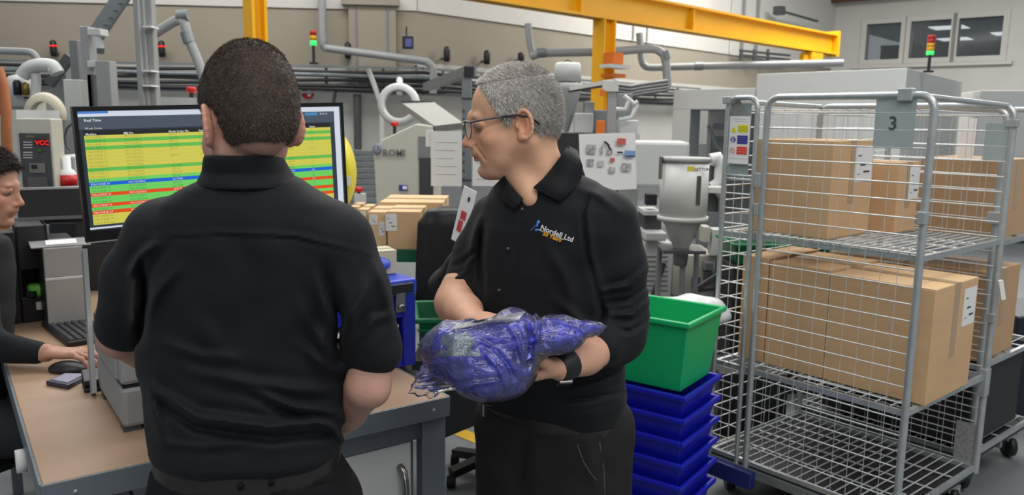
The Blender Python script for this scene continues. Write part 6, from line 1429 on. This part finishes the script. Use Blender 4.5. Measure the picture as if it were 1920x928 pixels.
ridges(s, [([(978, 345), (968, 420), (952, 520), (940, 620)], .0022, .006), ([(958, 345), (950, 420), (934, 520), (922, 620)], -.002, .003), ([(1108, 345), (1092, 400), (1100, 480), (1118, 545)], -.006, .005), ([(1118, 345), (1104, 400), (1112, 480), (1130, 545)], .003, .007),
    ([(1215, 500), (1180, 535), (1130, 545)], .009, .008), ([(1218, 530), (1180, 562), (1135, 568)], -.008, .007), ([(1220, 560), (1185, 590), (1140, 590)], .009, .008), ([(1215, 600), (1180, 622), (1150, 615)], -.006, .007), ([(1120, 545), (1132, 590), (1120, 620)], -.008, .008),
    ([(900, 400), (885, 450), (872, 520)], .005, .010), ([(880, 500), (862, 520), (845, 525)], .005, .006), ([(890, 470), (870, 490), (850, 500)], -.005, .006), ([(905, 420), (900, 480), (905, 560)], -.010, .010),
    ([(1040, 560), (1085, 600), (1120, 640)], .006, .012), ([(1010, 440), (1060, 520), (1080, 600)], .004, .016), ([(1168, 700), (1120, 720), (1050, 735)], .008, .010), ([(1165, 735), (1100, 748), (1020, 752)], -.006, .008), ([(920, 700), (900, 730), (905, 752)], .006, .010), ([(1060, 345), (1120, 365), (1165, 400)], .004, .010)], 1.80)
cloth_noise(s, .0016, (13, 11, 17)); sh2 = s.mesh(); sh2 = (relax(*sh2, 1), sh2[1])
s = SDF(V3(-.3, 1.5, .02), V3(.5, 2.3, 1.60), .011)
s.loft([(r[0], r[1], r[2], r[3]*.80, r[4]*.72, r[5]) for r in T2[2:]], e=2.2); s.path(bR, [.038, .036, .034], .02); s.path(bL, [.042, .040, .038, .034, .032], .02); legs(s, (.12, 1.95, .93), (.03, 1.98, .03), (.22, 1.92, .03), (.07, .05, .04)); tr2 = s.mesh()
eR2 = w3(855, 568, 1.95); wR2 = w3(890, 604, 1.76)
s = SDF(np.minimum(eR2, wR2)-V3(.09, .16, .10), np.maximum(eR2, wR2)+V3(.24, .10, .10), .0032)
s.cone(bR[2]+V3(0, 0, .01), eR2, .046, .050, .02); s.cone(eR2, eR2*.55+wR2*.45, .050, .043, .02); s.cone(eR2*.55+wR2*.45, wR2, .042, .030, .02, flat=((0, 0, 1), 1.15))
hand_sdf(s, wR2, (.80, -.45, -.02), (-.1, -.35, .95), (.3, .9, 0), [(.35, .5, .3), (.35, .5, .3), (.4, .5, .3), (.45, .5, .35)], thumb=((.7, .6, -.4), (.9, .2, -.4))); fr2 = s.mesh()
wL2 = w3(1052, 688, 1.665); eL2 = w3(1138, 648, 1.795)
s = SDF(np.minimum(eL2, wL2)-V3(.24, .12, .12), np.maximum(eL2, wL2)+V3(.06, .10, .10), .0030)
s.cone(eL2, eL2*.5+wL2*.5, .040, .039, .02); s.cone(eL2*.5+wL2*.5, wL2, .041, .031, .02, flat=((.3, -.8, .5), 1.12)); s.cone(bL[2], eL2, .026, .034, .02)
hand_sdf(s, wL2, (-.95, -.12, -.22), (.15, -.15, -.97), (0, -1, .2), [(-.05, .35, .35), (-.05, .35, .35), (0, .35, .35), (0, .4, .4)], thumb=((.55, .55, -.62), (.92, .25, -.45)), sc=1.02); fl2 = s.mesh()
SK2 = (218, 170, 138)
parts = [hd2, tr2, fr2, fl2]; cols = np.concatenate([skin_cols(F2, hd2[0], SK2, stub=.16, ruddy=.16, lips=(158, 98, 88))]+[np.tile(np.array(lin((214, 164, 138))), (len(q[0]), 1)) for q in parts[1:]])
surf('body', parts, SKIN, p2, cols=cols); surf('shirt', [sh2], SHIRT, p2)
hc = F2.loc(hr2[0]); md = .5+.5*np.sin(hc[:, 0]*60+2*np.sin(hc[:, 2]*50)); hcol = np.array(lin((150, 144, 138)))[None]*(1-md[:, None]*.3)+np.array(lin((84, 76, 70)))*md[:, None]*.3
hair = surf('hair', [hr2], HAIRC, p2, cols=hcol)
def flow2(L): d = np.stack([np.where(L[:, 2] > .10, .7, -.35), L[:, 1]*1.5, np.where(L[:, 2] > .10, .0, -.9)], 1); return d
Vf, Qf, Cf = fuzz(hr2, 62000, .0080, F2, flow2, [(206, 203, 199), (182, 178, 173), (150, 144, 138), (112, 104, 98), (222, 220, 217)], jit=.28, w=.0003)
gx = F2.loc(Vf)[:, :1]; Cf = Cf*1.12*(1+.45*np.clip((gx+.02)/.09, -.6, 1)); surf('hair_strands', [(Vf, Qf)], HAIRC, hair, cols=Cf, kind='stuff')
eyes(p2, F2, look=(1, 0, -.25))
# glasses
gl = tag(bpy.data.objects.new('glasses', None)); COL.objects.link(gl); gl.parent = p2
GM = mat('glasses_grey', (92, 94, 98), .3, metal=.5); GB = mat('glasses_black', (26, 26, 28), .3)
FP = lambda x, y, z: Vector(F2.p(x, y, z))
for y in (-1, 1):
    tp = MB(); tp.tube([FP(.103, y*.062, .017), FP(.098, y*.071, .018), FP(.070, y*.075, .020), FP(.035, y*.078, .021)], [.0024, .0026, .0026, .0024], 8); o = build(tp, 'temple_arm', GM, gl)
    tp = MB(); tp.tube([FP(.035, y*.078, .021), FP(.0, y*.0845, .020), FP(-.020, y*.088, .014), FP(-.038, y*.084, .002), FP(-.046, y*.079, -.006)], [.0024, .0026, .0026, .0028, .0024], 8); build(tp, 'ear_tip', GB, gl)
    rim = [FP(.103-.0*abs(q[0]), y*q[0], q[1]) for q in ((.062, .017), (.060, .0), (.050, -.016), (.032, -.020), (.016, -.014), (.010, .004), (.014, .018))]
    rim = [p+Vector(F2.f)*(.012*(1-(abs(q)/.062)**2)) for p, q in zip(rim, (.062, .060, .050, .032, .016, .010, .014))]
    tp = MB(); tp.tube([rim[0], FP(.111, y*.045, .021), FP(.114, y*.028, .022), rim[6]], .0023, 8); tp.tube(rim, .0012, 6); build(tp, 'rim', GM, gl)
    ln = MB(); cen = sum(rim, Vector())/len(rim); ln.add([cen]+rim, [(0, i+1, (i+1) % len(rim)+1) for i in range(len(rim))]); build(ln, 'lens', mat('lens', (230, 236, 236), .03, alpha=.18, spec=.8), gl)
build(P('tube', [FP(.116, .012, .012), FP(.119, 0, .016), FP(.116, -.012, .012)], .0018, 6), 'bridge', GM, gl)
# collar flaps and inner collar
BS = bvh([sh2]); BN = bvh([hd2])
def hs(px, py, lf): q = hit(BS, px, py, lf); return q if q is not None else U(px, py, 1.85)
def hn(px, py, lf): q = hit(BN, px, py, lf); return q if q is not None else U(px, py, 1.87)
strip(p2, 'collar_flap', [U(1064, 273, 1.915), U(1052, 292, 1.862), hn(1036, 314, .008), hn(1018, 336, .010), hn(1000, 352, .012)], [U(1082, 283, 1.925), U(1092, 312, 1.855), hs(1090, 335, .010), hs(1074, 356, .010), hs(1050, 379, .009)], SHIRT, .004, 0)
strip(p2, 'collar_flap', [hn(945, 330, .004), hn(952, 342, .006), hn(964, 356, .008), hs(980, 372, .010)], [hs(926, 350, .010), hs(934, 364, .010), hs(946, 380, .010), hs(966, 394, .009)], SHIRT, .004)
strip(p2, 'collar_stand', [U(1064, 273, 1.905), U(1080, 284, 1.93), U(1075, 280, 2.0)], [U(1084, 330, 1.90), U(1096, 330, 1.93), U(1090, 330, 2.0)], SHIRT, .004)
for (x, y) in ((979, 393), (953, 467), (936, 545)):
    q = hs(x, y, .002); build(P('lathe', q, [(0, -.0025), (.0045, -.002), (.0052, .001)], 12, 'y'), 'button', BTN, p2)
# embroidered badge: lettering laid on the cloth
def on_shirt(mb, par, nm, m):
    vs = []
    for v in mb.v:
        d = Vector(v)-CAMP; l, n, i, t = BS.ray_cast(CAMP, d.normalized()); vs.append(tuple(l-d.normalized()*.0018) if l is not None else v)
    mb.v = vs; return build(mb, nm, m, par)
l0, l1 = U(1010, 424, 1.8), U(1066, 446, 1.8); la = (l1-l0).normalized(); lu = Vector((0, -1, 0)).cross(la)*-1; lu = la.cross(Vector((0, 1, 0)))*-1
if lu.z < 0: lu = -lu
WT, GT, BT = mat('thread_white', (206, 206, 208), .7), mat('thread_gold', (220, 156, 30), .7), mat('thread_blue', (42, 110, 196), .7)
bd = tag(bpy.data.objects.new('chest_badge', None)); COL.objects.link(bd); bd.parent = p2
mb = MB(); mb.text('Nordell Ltd', U(1012, 430, 1.8), la, lu, .0168, bold=.03); on_shirt(mb, bd, 'name_lettering', WT)['kind'] = 'stuff'
mb = MB(); mb.text('50 Years', U(1017, 440.5, 1.8), la, lu, .0125, bold=.045); on_shirt(mb, bd, 'years_lettering', GT)['kind'] = 'stuff'
mb = MB(); a_ = U(1007, 429, 1.8); mb.obox(a_, la*.066, Vector((0, .001, 0)), lu*-.0016); on_shirt(mb, bd, 'underline', WT)
def blob(px, py, rx, ry, ang, m, nm):
    c_ = U(px, py, 1.8); mb = MB(); pts = []
    for k in range(14):
        a = k*2*math.pi/14; x, y = rx*math.cos(a), ry*math.sin(a); pts.append(c_+Vector((x*math.cos(ang)-y*math.sin(ang), 0, x*math.sin(ang)+y*math.cos(ang))))
    mb.add(pts, [tuple(range(14))]); on_shirt(mb, bd, nm, m)
blob(1008, 419, .0030, .0085, -.25, BT, 'blue_figure'); blob(1010, 415.5, .0028, .0028, 0, mat('thread_sky', (110, 160, 214), .7), 'blue_figure_head'); blob(1005, 431, .0030, .0034, 0, BT, 'blue_figure_foot')
mb = MB(); mb.obox(U(994, 432, 1.8), Vector((.016, 0, .016)), Vector((0, .001, 0)), Vector((.0012, 0, -.0012))); on_shirt(mb, bd, 'blue_stroke', mat('thread_lilac', (96, 100, 150), .7))
# watch
s = SDF(wL2-V3(.06, .06, .06), wL2+V3(.08, .08, .08), .0028); ax2 = (eL2-wL2)/np.linalg.norm(eL2-wL2); wc = wL2+ax2*.012
s.cone(wc-ax2*.011, wc+ax2*.011, .0345, .0352, .001, flat=((.3, -.8, .5), 1.12)); s.ell(wc-ax2*.042, .030, None, .002, 'sub'); s.ell(wc+ax2*.044, .031, None, .002, 'sub')
surf('watch_strap', [s.mesh()], BLK, p2)
q = Vector(wc+V3(.0, -.018, -.034)); build(P('box', q, (.034, .030, .008), R=Vector((.1, -.5, -.85)).to_track_quat('Z', 'X').to_matrix()), 'watch_face', CHR, p2, bev=.003)
# belt and trousers
s = SDF(V3(-.22, 1.62, .78), V3(.42, 2.25, 1.02), .0045)
s.loft([trow(*r, yaw=YW) for r in ((758, 902, 1150, 1.93, .112), (792, 900, 1150, 1.93, .113))], e=2.3); bl2 = s.mesh(); surf('belt', [bl2], BELT, p2)
BB = bvh([bl2]); q = hit(BB, 921, 772, .004)
if q is not None:
    mb = MB(); bx_ = Vector((math.cos(YW), math.sin(YW), 0)); 
    for (a_, b_) in (((-.022, -.016), (.022, -.016)), ((.022, -.016), (.022, .016)), ((.022, .016), (-.022, .016)), ((-.022, .016), (-.022, -.016))): mb.bar(q+bx_*a_[0]+Vector((0, 0, a_[1])), q+bx_*b_[0]+Vector((0, 0, b_[1])), .004, .004)
    build(mb, 'belt_buckle', CHR, p2)
s = SDF(V3(-.30, 1.58, .02), V3(.5, 2.32, .98), .007)
s.loft([trow(*r, yaw=YW) for r in ((776, 900, 1150, 1.93, .112), (820, 895, 1156, 1.93, .120), (880, 897, 1160, 1.93, .125), (960, 900, 1156, 1.93, .125), (1000, 905, 1150, 1.93, .12))], e=2.4)
legs(s, (.12, 1.95, .92), (.03, 1.98, .05), (.22, 1.92, .05), (.112, .085, .07)); cloth_noise(s, .002)
ridges(s, [([(985, 800), (975, 870), (970, 940)], -.008, .02), ([(920, 800), (925, 880), (930, 940)], .004, .02), ([(1100, 800), (1110, 870), (1115, 940)], .003, .02)], 1.80)
tz2 = s.mesh(); TB = bvh([tz2])
tr_ = surf('trousers', [tz2], mat('grey_trousers', (34, 33, 34), .85, bump=.25, bscale=350, spec=.2), p2)
for pl_ in (((1078, 792), (1080, 815), (1084, 840), (1094, 866), (1106, 886), (1119, 901)), ((1112, 784), (1124, 830), (1132, 880), (1134, 935))):
    q = [hit(TB, x, y, .0005) for x, y in pl_]; q = [v for v in q if v is not None]; build(P('tube', q, .0016, 6), 'pocket_seam', mat('seam_grey', (72, 70, 70), .8), tr_)
shoe(p2, (.03, 1.98, 0), (-.5, -.8, 0)); shoe(p2, (.22, 1.92, 0), (-.2, -.9, 0))

# ---------------------------------------------------------------- the seated man at the left edge
p3 = thing('person', 'young dark-haired man seated at the left edge with one hand on the mouse', 'person', (-1.95, 2.45, 0))
Y3 = 2.55; F3 = Frame(w3(-30, 354, Y3), (.965, .10, -.16), (.12, 0, 1), .98)
nb3 = w3(-72, 470, Y3+.02)
s = SDF(F3.o-V3(.18, .15, .28), F3.o+V3(.18, .15, .2), .0032); head_sdf(s, F3, neck_to=nb3, nose=1.0); hd3 = s.mesh()
zb3 = lambda x, y: np.where(x < -.03, -.065, np.where(x < .012, -.065+(x+.03)/.042*.065, np.where(x < .030, -.02+(x-.012)*.5, np.where(x < .06, .0+(x-.030)*1.9, .06+(x-.06)*.6))))
hr3 = hair_sdf(F3, .015, zb3, F3.o-V3(.19, .17, .2), F3.o+V3(.2, .17, .22), .0036, disp=.005)
T3 = [(w3(-70, 425, Y3)[2], w3(-68, 425, Y3)[0], Y3, .07, .06, 0), (w3(0, 455, Y3)[2], w3(-75, 455, Y3)[0], Y3, .12, .16, 0), (w3(0, 520, Y3)[2], w3(-70, 520, Y3)[0], Y3, .125, .19, 0), (w3(0, 600, Y3)[2], w3(-68, 600, Y3)[0], Y3, .13, .17, 0), (w3(0, 690, Y3)[2], w3(-75, 690, Y3)[0], Y3, .13, .16, 0), (.66, w3(-75, 690, Y3)[0], Y3, .13, .16, 0)]
wr3 = w3(88, 672, 2.36); wr3[2] = DZ+.048; sh3a = w3(-62, 470, 2.42); el3 = w3(-30, 660, 2.36); el3[2] = DZ+.07
s = SDF(V3(-2.35, 2.10, .60), V3(-1.35, 2.95, 1.50), .0075); s.loft(T3, e=2.2); s.path([sh3a, el3, wr3-V3(.03, 0, 0)], [.065, .052, .036], .03); cloth_noise(s, .003); st3 = s.mesh()
s = SDF(V3(-2.4, 2.05, .02), V3(-1.4, 3.0, 1.45), .012); s.loft([(r[0], r[1], r[2], r[3]*.85, r[4]*.85, 0) for r in T3], e=2.2); s.path([sh3a, el3, wr3], [.05, .04, .026], .03)
hp3 = V3(T3[-1][1], Y3, .66)
for dy in (-.1, .1): s.path([hp3+V3(0, dy, 0), hp3+V3(.40, dy, -.03), hp3+V3(.38, dy, -.60)], [.07, .05, .04], .03)
tr3 = s.mesh()
s = SDF(wr3-V3(.1, .12, .07), wr3+V3(.25, .14, .09), .003); s.cone(wr3-V3(.06, 0, 0), wr3, .030, .027, .01)
hand_sdf(s, wr3, (.93, .18, -.05), (0, 0, 1), (0, 1, 0), [(.25, .45, .3), (.22, .5, .3), (.25, .5, .3), (.3, .55, .3)], thumb=((.75, .6, -.3), (.9, .2, -.3)), spread=.10); fh3 = s.mesh()
SK3 = (192, 146, 124); parts = [hd3, tr3, fh3]; cols = np.concatenate([skin_cols(F3, hd3[0], SK3, stub=.25, ruddy=.2)]+[np.tile(np.array(lin((186, 140, 118))), (len(q[0]), 1)) for q in parts[1:]])
surf('body', parts, SKIN, p3, cols=cols); surf('shirt', [st3], SHIRT, p3)
hair = surf('hair', [hr3], HAIRC, p3, cols=np.tile(np.array(lin((38, 30, 27))), (len(hr3[0]), 1)))
Vf, Qf, Cf = fuzz(hr3, 14000, .018, F3, lambda L: np.stack([L[:, 0]*0+.6, L[:, 1], -.3+0*L[:, 0]], 1), [(44, 36, 32), (30, 25, 24), (60, 48, 42)], jit=.4, w=.0006); surf('hair_strands', [(Vf, Qf)], HAIRC, hair, cols=Cf, kind='stuff')
eyes(p3, F3, look=(1, 0, -.45), ic=(60, 42, 30))
s = SDF(V3(-2.4, 2.05, .02), V3(-1.4, 3.0, .85), .01)
for dy in (-.1, .1): s.path([hp3+V3(-.03, dy, 0), hp3+V3(.40, dy, -.03), hp3+V3(.38, dy, -.58)], [.105, .078, .058], .03)
cloth_noise(s, .003); surf('trousers', [s.mesh()], mat('dark_jeans', (24, 27, 34), .8, bump=.2, bscale=300), p3)
for dy in (-.1, .1): shoe(p3, hp3+V3(.40, dy, -.66), (1, 0, 0))
t = thing('work_stool', 'black work stool under the seated man at the left edge', 'stool', (hp3[0], Y3, 0))
mb = MB(); mb.lathe((hp3[0], Y3, .49), [(0, 0), (.19, 0), (.20, .03), (.18, .065), (0, .07)], 20); build(mb, 'seat', BLK, t)
mb = MB(); mb.cyl((hp3[0], Y3, .04), (hp3[0], Y3, .49), .03); build(mb, 'column', STL, t); mb = MB(); mb.lathe((hp3[0], Y3, 0.002), [(0, 0), (.24, 0), (.22, .03), (.05, .05), (0, .05)], 20); build(mb, 'base', BLK, t)

# ---------------------------------------------------------------- the person on the office chair, mostly behind the older man
p4 = thing('person', 'person in a black sweater on the office chair, mostly hidden behind the older man', 'person', (.07, 3.4, 0))
cx4 = U(992, 480, 3.35).x; F4 = Frame((cx4+.02, 3.33, 1.33), (-.8, -.6, -.2), (0, 0, 1), .95); nb4 = V3(cx4, 3.36, 1.18)
s = SDF(F4.o-V3(.18, .18, .26), F4.o+V3(.18, .18, .18), .006); head_sdf(s, F4, neck_to=nb4); hd4 = s.mesh()
hr4 = hair_sdf(F4, .012, zb1, F4.o-V3(.19, .19, .2), F4.o+V3(.19, .19, .2), .006)
T4 = [(1.18, cx4, 3.37, .07, .06, 0), (1.12, cx4, 3.38, .17, .09, 0), (1.0, cx4, 3.38, .19, .11, 0), (.8, cx4, 3.38, .17, .11, 0), (.60, cx4, 3.38, .18, .12, 0)]
sa, ea, wa = V3(cx4-.17, 3.36, 1.08), w3(836, 535, 3.06), w3(872, 470, 2.83)
s = SDF(V3(cx4-.45, 2.65, .55), V3(cx4+.35, 3.6, 1.25), .009); s.loft(T4, e=2.2); s.path([sa, ea, wa], [.065, .058, .038], .03); s.path([V3(cx4+.17, 3.36, 1.08), V3(cx4+.2, 3.2, .85), V3(cx4+.05, 3.0, .9)], [.06, .05, .036], .03); cloth_noise(s, .004, (24, 18, 30)); st4 = s.mesh()
s = SDF(V3(cx4-.4, 2.6, .02), V3(cx4+.4, 3.6, 1.22), .014); s.loft([(r[0], r[1], r[2], r[3]*.85, r[4]*.85, 0) for r in T4]); tr4 = s.mesh()
s = SDF(wa-V3(.12, .16, .12), wa+V3(.12, .12, .14), .005); hand_sdf(s, wa, (.0, -.3, .9), (-.9, 0, .1), (0, -1, 0), [(.6, .8, .5)]*4); fh4 = s.mesh()
parts = [hd4, tr4, fh4]; surf('body', parts, SKIN, p4, cols=np.concatenate([np.tile(np.array(lin(SK1)), (len(q[0]), 1)) for q in parts])); surf('sweater', [st4], mat('charcoal_knit', (40, 40, 42), .9, bump=.3, bscale=200), p4)
surf('hair', [hr4], HAIRC, p4, cols=np.tile(np.array(lin((60, 50, 44))), (len(hr4[0]), 1)))
s = SDF(V3(cx4-.4, 2.55, .02), V3(cx4+.4, 3.6, .8), .012)
for dx in (-.1, .1): s.path([(cx4+dx, 3.4, .64), (cx4+dx, 3.06, .62), (cx4+dx, 3.06, .08)], [.09, .07, .05], .03)
surf('trousers', [s.mesh()], TROU, p4)
for dx in (-.1, .1): shoe(p4, (cx4+dx, 3.08, 0), (0, -1, 0))

# ================================================================ the clear bag of blue parts
bagp = thing('clear_bag', 'clear plastic bag of blue moulded parts held by the older man', 'bag', w3(920, 740, 1.6))
def bag_field(lo, hi, res, shrink):
    s = SDF(lo, hi, res)
    R1 = np.array(Matrix.Rotation(math.radians(16), 3, 'Y')); R2 = np.array(Matrix.Rotation(math.radians(18), 3, 'Y'))
    g = shrink
    s.ell(w3(895, 672, 1.60), (.122-g, .075-g, .078-g), R1, .03)
    s.ell(w3(960, 640, 1.60), (.062-g, .060-g, .070-g), None, .03); s.ell(w3(925, 700, 1.585), (.082-g, .06-g, .052-g), None, .03)
    s.ell(w3(1035, 628, 1.63), (.070-g, .055-g, .042-g), None, .03); s.cone(w3(1050, 622, 1.63), w3(1118, 616, 1.67), .034-g*.9, max(.014-g*.6, .004), .02)
    return s
lo, hi = w3(760, 760, 1.6)-V3(.05, .13, .04), w3(1140, 575, 1.6)+V3(.05, .15, .06)
s = bag_field(lo, hi, .0028, 0.0)
for q in ((766, 737), (772, 722), (782, 705), (792, 688), (802, 670), (814, 652), (826, 635), (842, 616), (785, 741), (806, 745)): s.cone(w3(862, 690, 1.60), w3(q[0], q[1], 1.60), .035, .0035, .014)
s.cone(w3(1100, 610, 1.66), w3(1136, 612, 1.68), .008, .002, .02)
def crumple(x, y, z):
    u = x*.8+z*.6; v = -x*.6+z*.8
    a = np.abs(np.sin(u*36+2.6*np.sin(v*21+y*15)+y*30)); b = np.abs(np.sin(v*40+2.2*np.sin(u*33+1.0)+y*24)); c = np.abs(np.sin(x*34+z*71+2*np.sin(y*40)))
    return .0030*(a-.6)+.0022*(b-.6)+.0008*(c-.5)
s.disp(crumple)
ridges(s, [([(985, 590), (998, 640), (990, 690)], -.010, .006), ([(900, 650), (935, 690), (950, 725)], .008, .006), ([(915, 640), (950, 680), (965, 710)], -.007, .005), ([(955, 610), (972, 640), (980, 680)], .008, .005), ([(880, 655), (900, 640), (935, 655)], .008, .004), ([(800, 732), (860, 725), (950, 712)], .007, .005), ([(1000, 580), (1012, 600), (1008, 640)], .007, .004), ([(1040, 600), (1080, 612), (1110, 628)], .006, .005), ([(985, 590), (920, 600), (850, 618)], .006, .004)], 1.52)
bag_v, bag_q = s.mesh()
BAGM = bpy.data.materials.new('clear_film_bag'); BAGM.use_nodes = True; nt = BAGM.node_tree; nt.nodes.remove(nt.nodes['Principled BSDF']); out = nt.nodes['Material Output']
tr = nt.nodes.new('ShaderNodeBsdfTransparent'); tr.inputs[0].default_value = (.985, .985, .99, 1); gs = nt.nodes.new('ShaderNodeBsdfGlossy'); gs.inputs['Roughness'].default_value = .09; gs.inputs[0].default_value = (1, 1, 1, 1)
df = nt.nodes.new('ShaderNodeBsdfDiffuse'); df.inputs[0].default_value = (.62, .66, .70, 1)
fr = nt.nodes.new('ShaderNodeFresnel'); fr.inputs[0].default_value = 1.7; m1 = nt.nodes.new('ShaderNodeMixShader'); m2 = nt.nodes.new('ShaderNodeMixShader'); m1.inputs[0].default_value = .06
nt.links.new(tr.outputs[0], m1.inputs[1]); nt.links.new(df.outputs[0], m1.inputs[2]); mu = nt.nodes.new('ShaderNodeMath'); mu.operation = 'MULTIPLY_ADD'; mu.inputs[1].default_value = 1.0; mu.inputs[2].default_value = .0
nz = nt.nodes.new('ShaderNodeTexNoise'); nz.inputs['Scale'].default_value = 28; bp = nt.nodes.new('ShaderNodeBump'); bp.inputs['Strength'].default_value = .8; bp.inputs['Distance'].default_value = .004; nt.links.new(nz.outputs[0], bp.inputs['Height']); nt.links.new(bp.outputs[0], gs.inputs['Normal']); nt.links.new(bp.outputs[0], fr.inputs['Normal'])
nt.links.new(fr.outputs[0], mu.inputs[0]); nt.links.new(mu.outputs[0], m2.inputs[0]); nt.links.new(m1.outputs[0], m2.inputs[1]); nt.links.new(gs.outputs[0], m2.inputs[2]); nt.links.new(m2.outputs[0], out.inputs[0])
surf('film', [(bag_v, bag_q)], BAGM, bagp)
# the blue moulded parts: lumps of flat clips packed inside
s = bag_field(lo, hi, .004, .011)
s.disp(lambda x, y, z: .006*np.sin(x*90+2*np.sin(z*70))*np.sin(z*110+y*60)+.003*np.sin(x*230+z*60)*np.sin(y*160))
PB2 = mat('part_blue', (74, 80, 226), .35, rgb2=(34, 38, 176), vscale=45)
surf('packed_parts', [s.mesh()], PB2, bagp, kind='stuff')
fld = bag_field(lo, hi, .004, .014); g_ok = np.argwhere((fld.f < 0) & (fld.f > -.010)); mb = MB(); mb.use(PB2); mb.use(mat('part_blue_light', (118, 128, 248), .3))
for k in range(700):
    c = Vector((g_ok[RNG.integers(len(g_ok))]*fld.res+fld.lo).tolist()); L_ = .016+.016*RNG.random(); W_ = .005+.006*RNG.random(); R_ = Euler((RNG.normal(0.6, .5), RNG.normal(.15, .4), RNG.normal(0, .5))).to_matrix()
    mb.cur = 0 if k % 3 else 1; a, b, c2 = R_ @ Vector((L_, 0, 0)), R_ @ Vector((0, W_, 0)), R_ @ Vector((0, 0, .0022)); o_ = c-a/2
    mb.add([o_-b/2, o_+a*.7-b, o_+a, o_+a*.7+b, o_+b/2]+[p+c2 for p in (o_-b/2, o_+a*.7-b, o_+a, o_+a*.7+b, o_+b/2)], [(4, 3, 2, 1, 0), (5, 6, 7, 8, 9)]+[(i, (i+1) % 5, (i+1) % 5+5, i+5) for i in range(5)])
for (x, y) in ((785, 727), (792, 715), (800, 722), (806, 700), (812, 690), (800, 706), (820, 706), (810, 730), (826, 684)):   # loose ones in the open end
    c = U(x, y, 1.6); a = Vector((.028, RNG.normal(0, .004), RNG.normal(.004, .004))); b = Vector((0, .007, .001)); c2 = Vector((0, 0, .003)); o_ = c-a*.3
    mb.add([o_-b/2, o_+a*.7-b, o_+a, o_+a*.7+b, o_+b/2]+[p+c2 for p in (o_-b/2, o_+a*.7-b, o_+a, o_+a*.7+b, o_+b/2)], [(4, 3, 2, 1, 0), (5, 6, 7, 8, 9)]+[(i, (i+1) % 5, (i+1) % 5+5, i+5) for i in range(5)])
build(mb, 'blue_clips', None, bagp, kind='stuff')
# white delivery sheet and pale green card under the film
BT_ = bvh([(bag_v, bag_q)])
def lay(pts, nm, m, dn=.004, nx=10, ny=4):
    """a sheet following the bag surface, just inside the film; pts = 4 corners in order"""
    vs = []
    for j in range(ny+1):
        for i in range(nx+1):
            u, v = i/nx, j/ny; x = (pts[0][0]*(1-u)+pts[1][0]*u)*(1-v)+(pts[3][0]*(1-u)+pts[2][0]*u)*v; y = (pts[0][1]*(1-u)+pts[1][1]*u)*(1-v)+(pts[3][1]*(1-u)+pts[2][1]*u)*v
            q = hit(BT_, x, y, -dn); vs.append(q if q is not None else U(x, y, 1.58))
    mb = MB(); mb.add(vs, [(j*(nx+1)+i, j*(nx+1)+i+1, (j+1)*(nx+1)+i+1, (j+1)*(nx+1)+i) for j in range(ny) for i in range(nx)], True); o = build(mb, nm, m, bagp); d_ = o.modifiers.new('t', 'SOLIDIFY'); d_.thickness = .0008; return o
lay([(858, 606), (985, 584), (972, 600), (845, 618)], 'white_sheet', mat('bag_paper', (196, 198, 206), .7), .005)
lay([(830, 628), (880, 622), (905, 668), (815, 668)], 'green_card', mat('card_green', (160, 190, 168), .7, alpha=.35), .006)
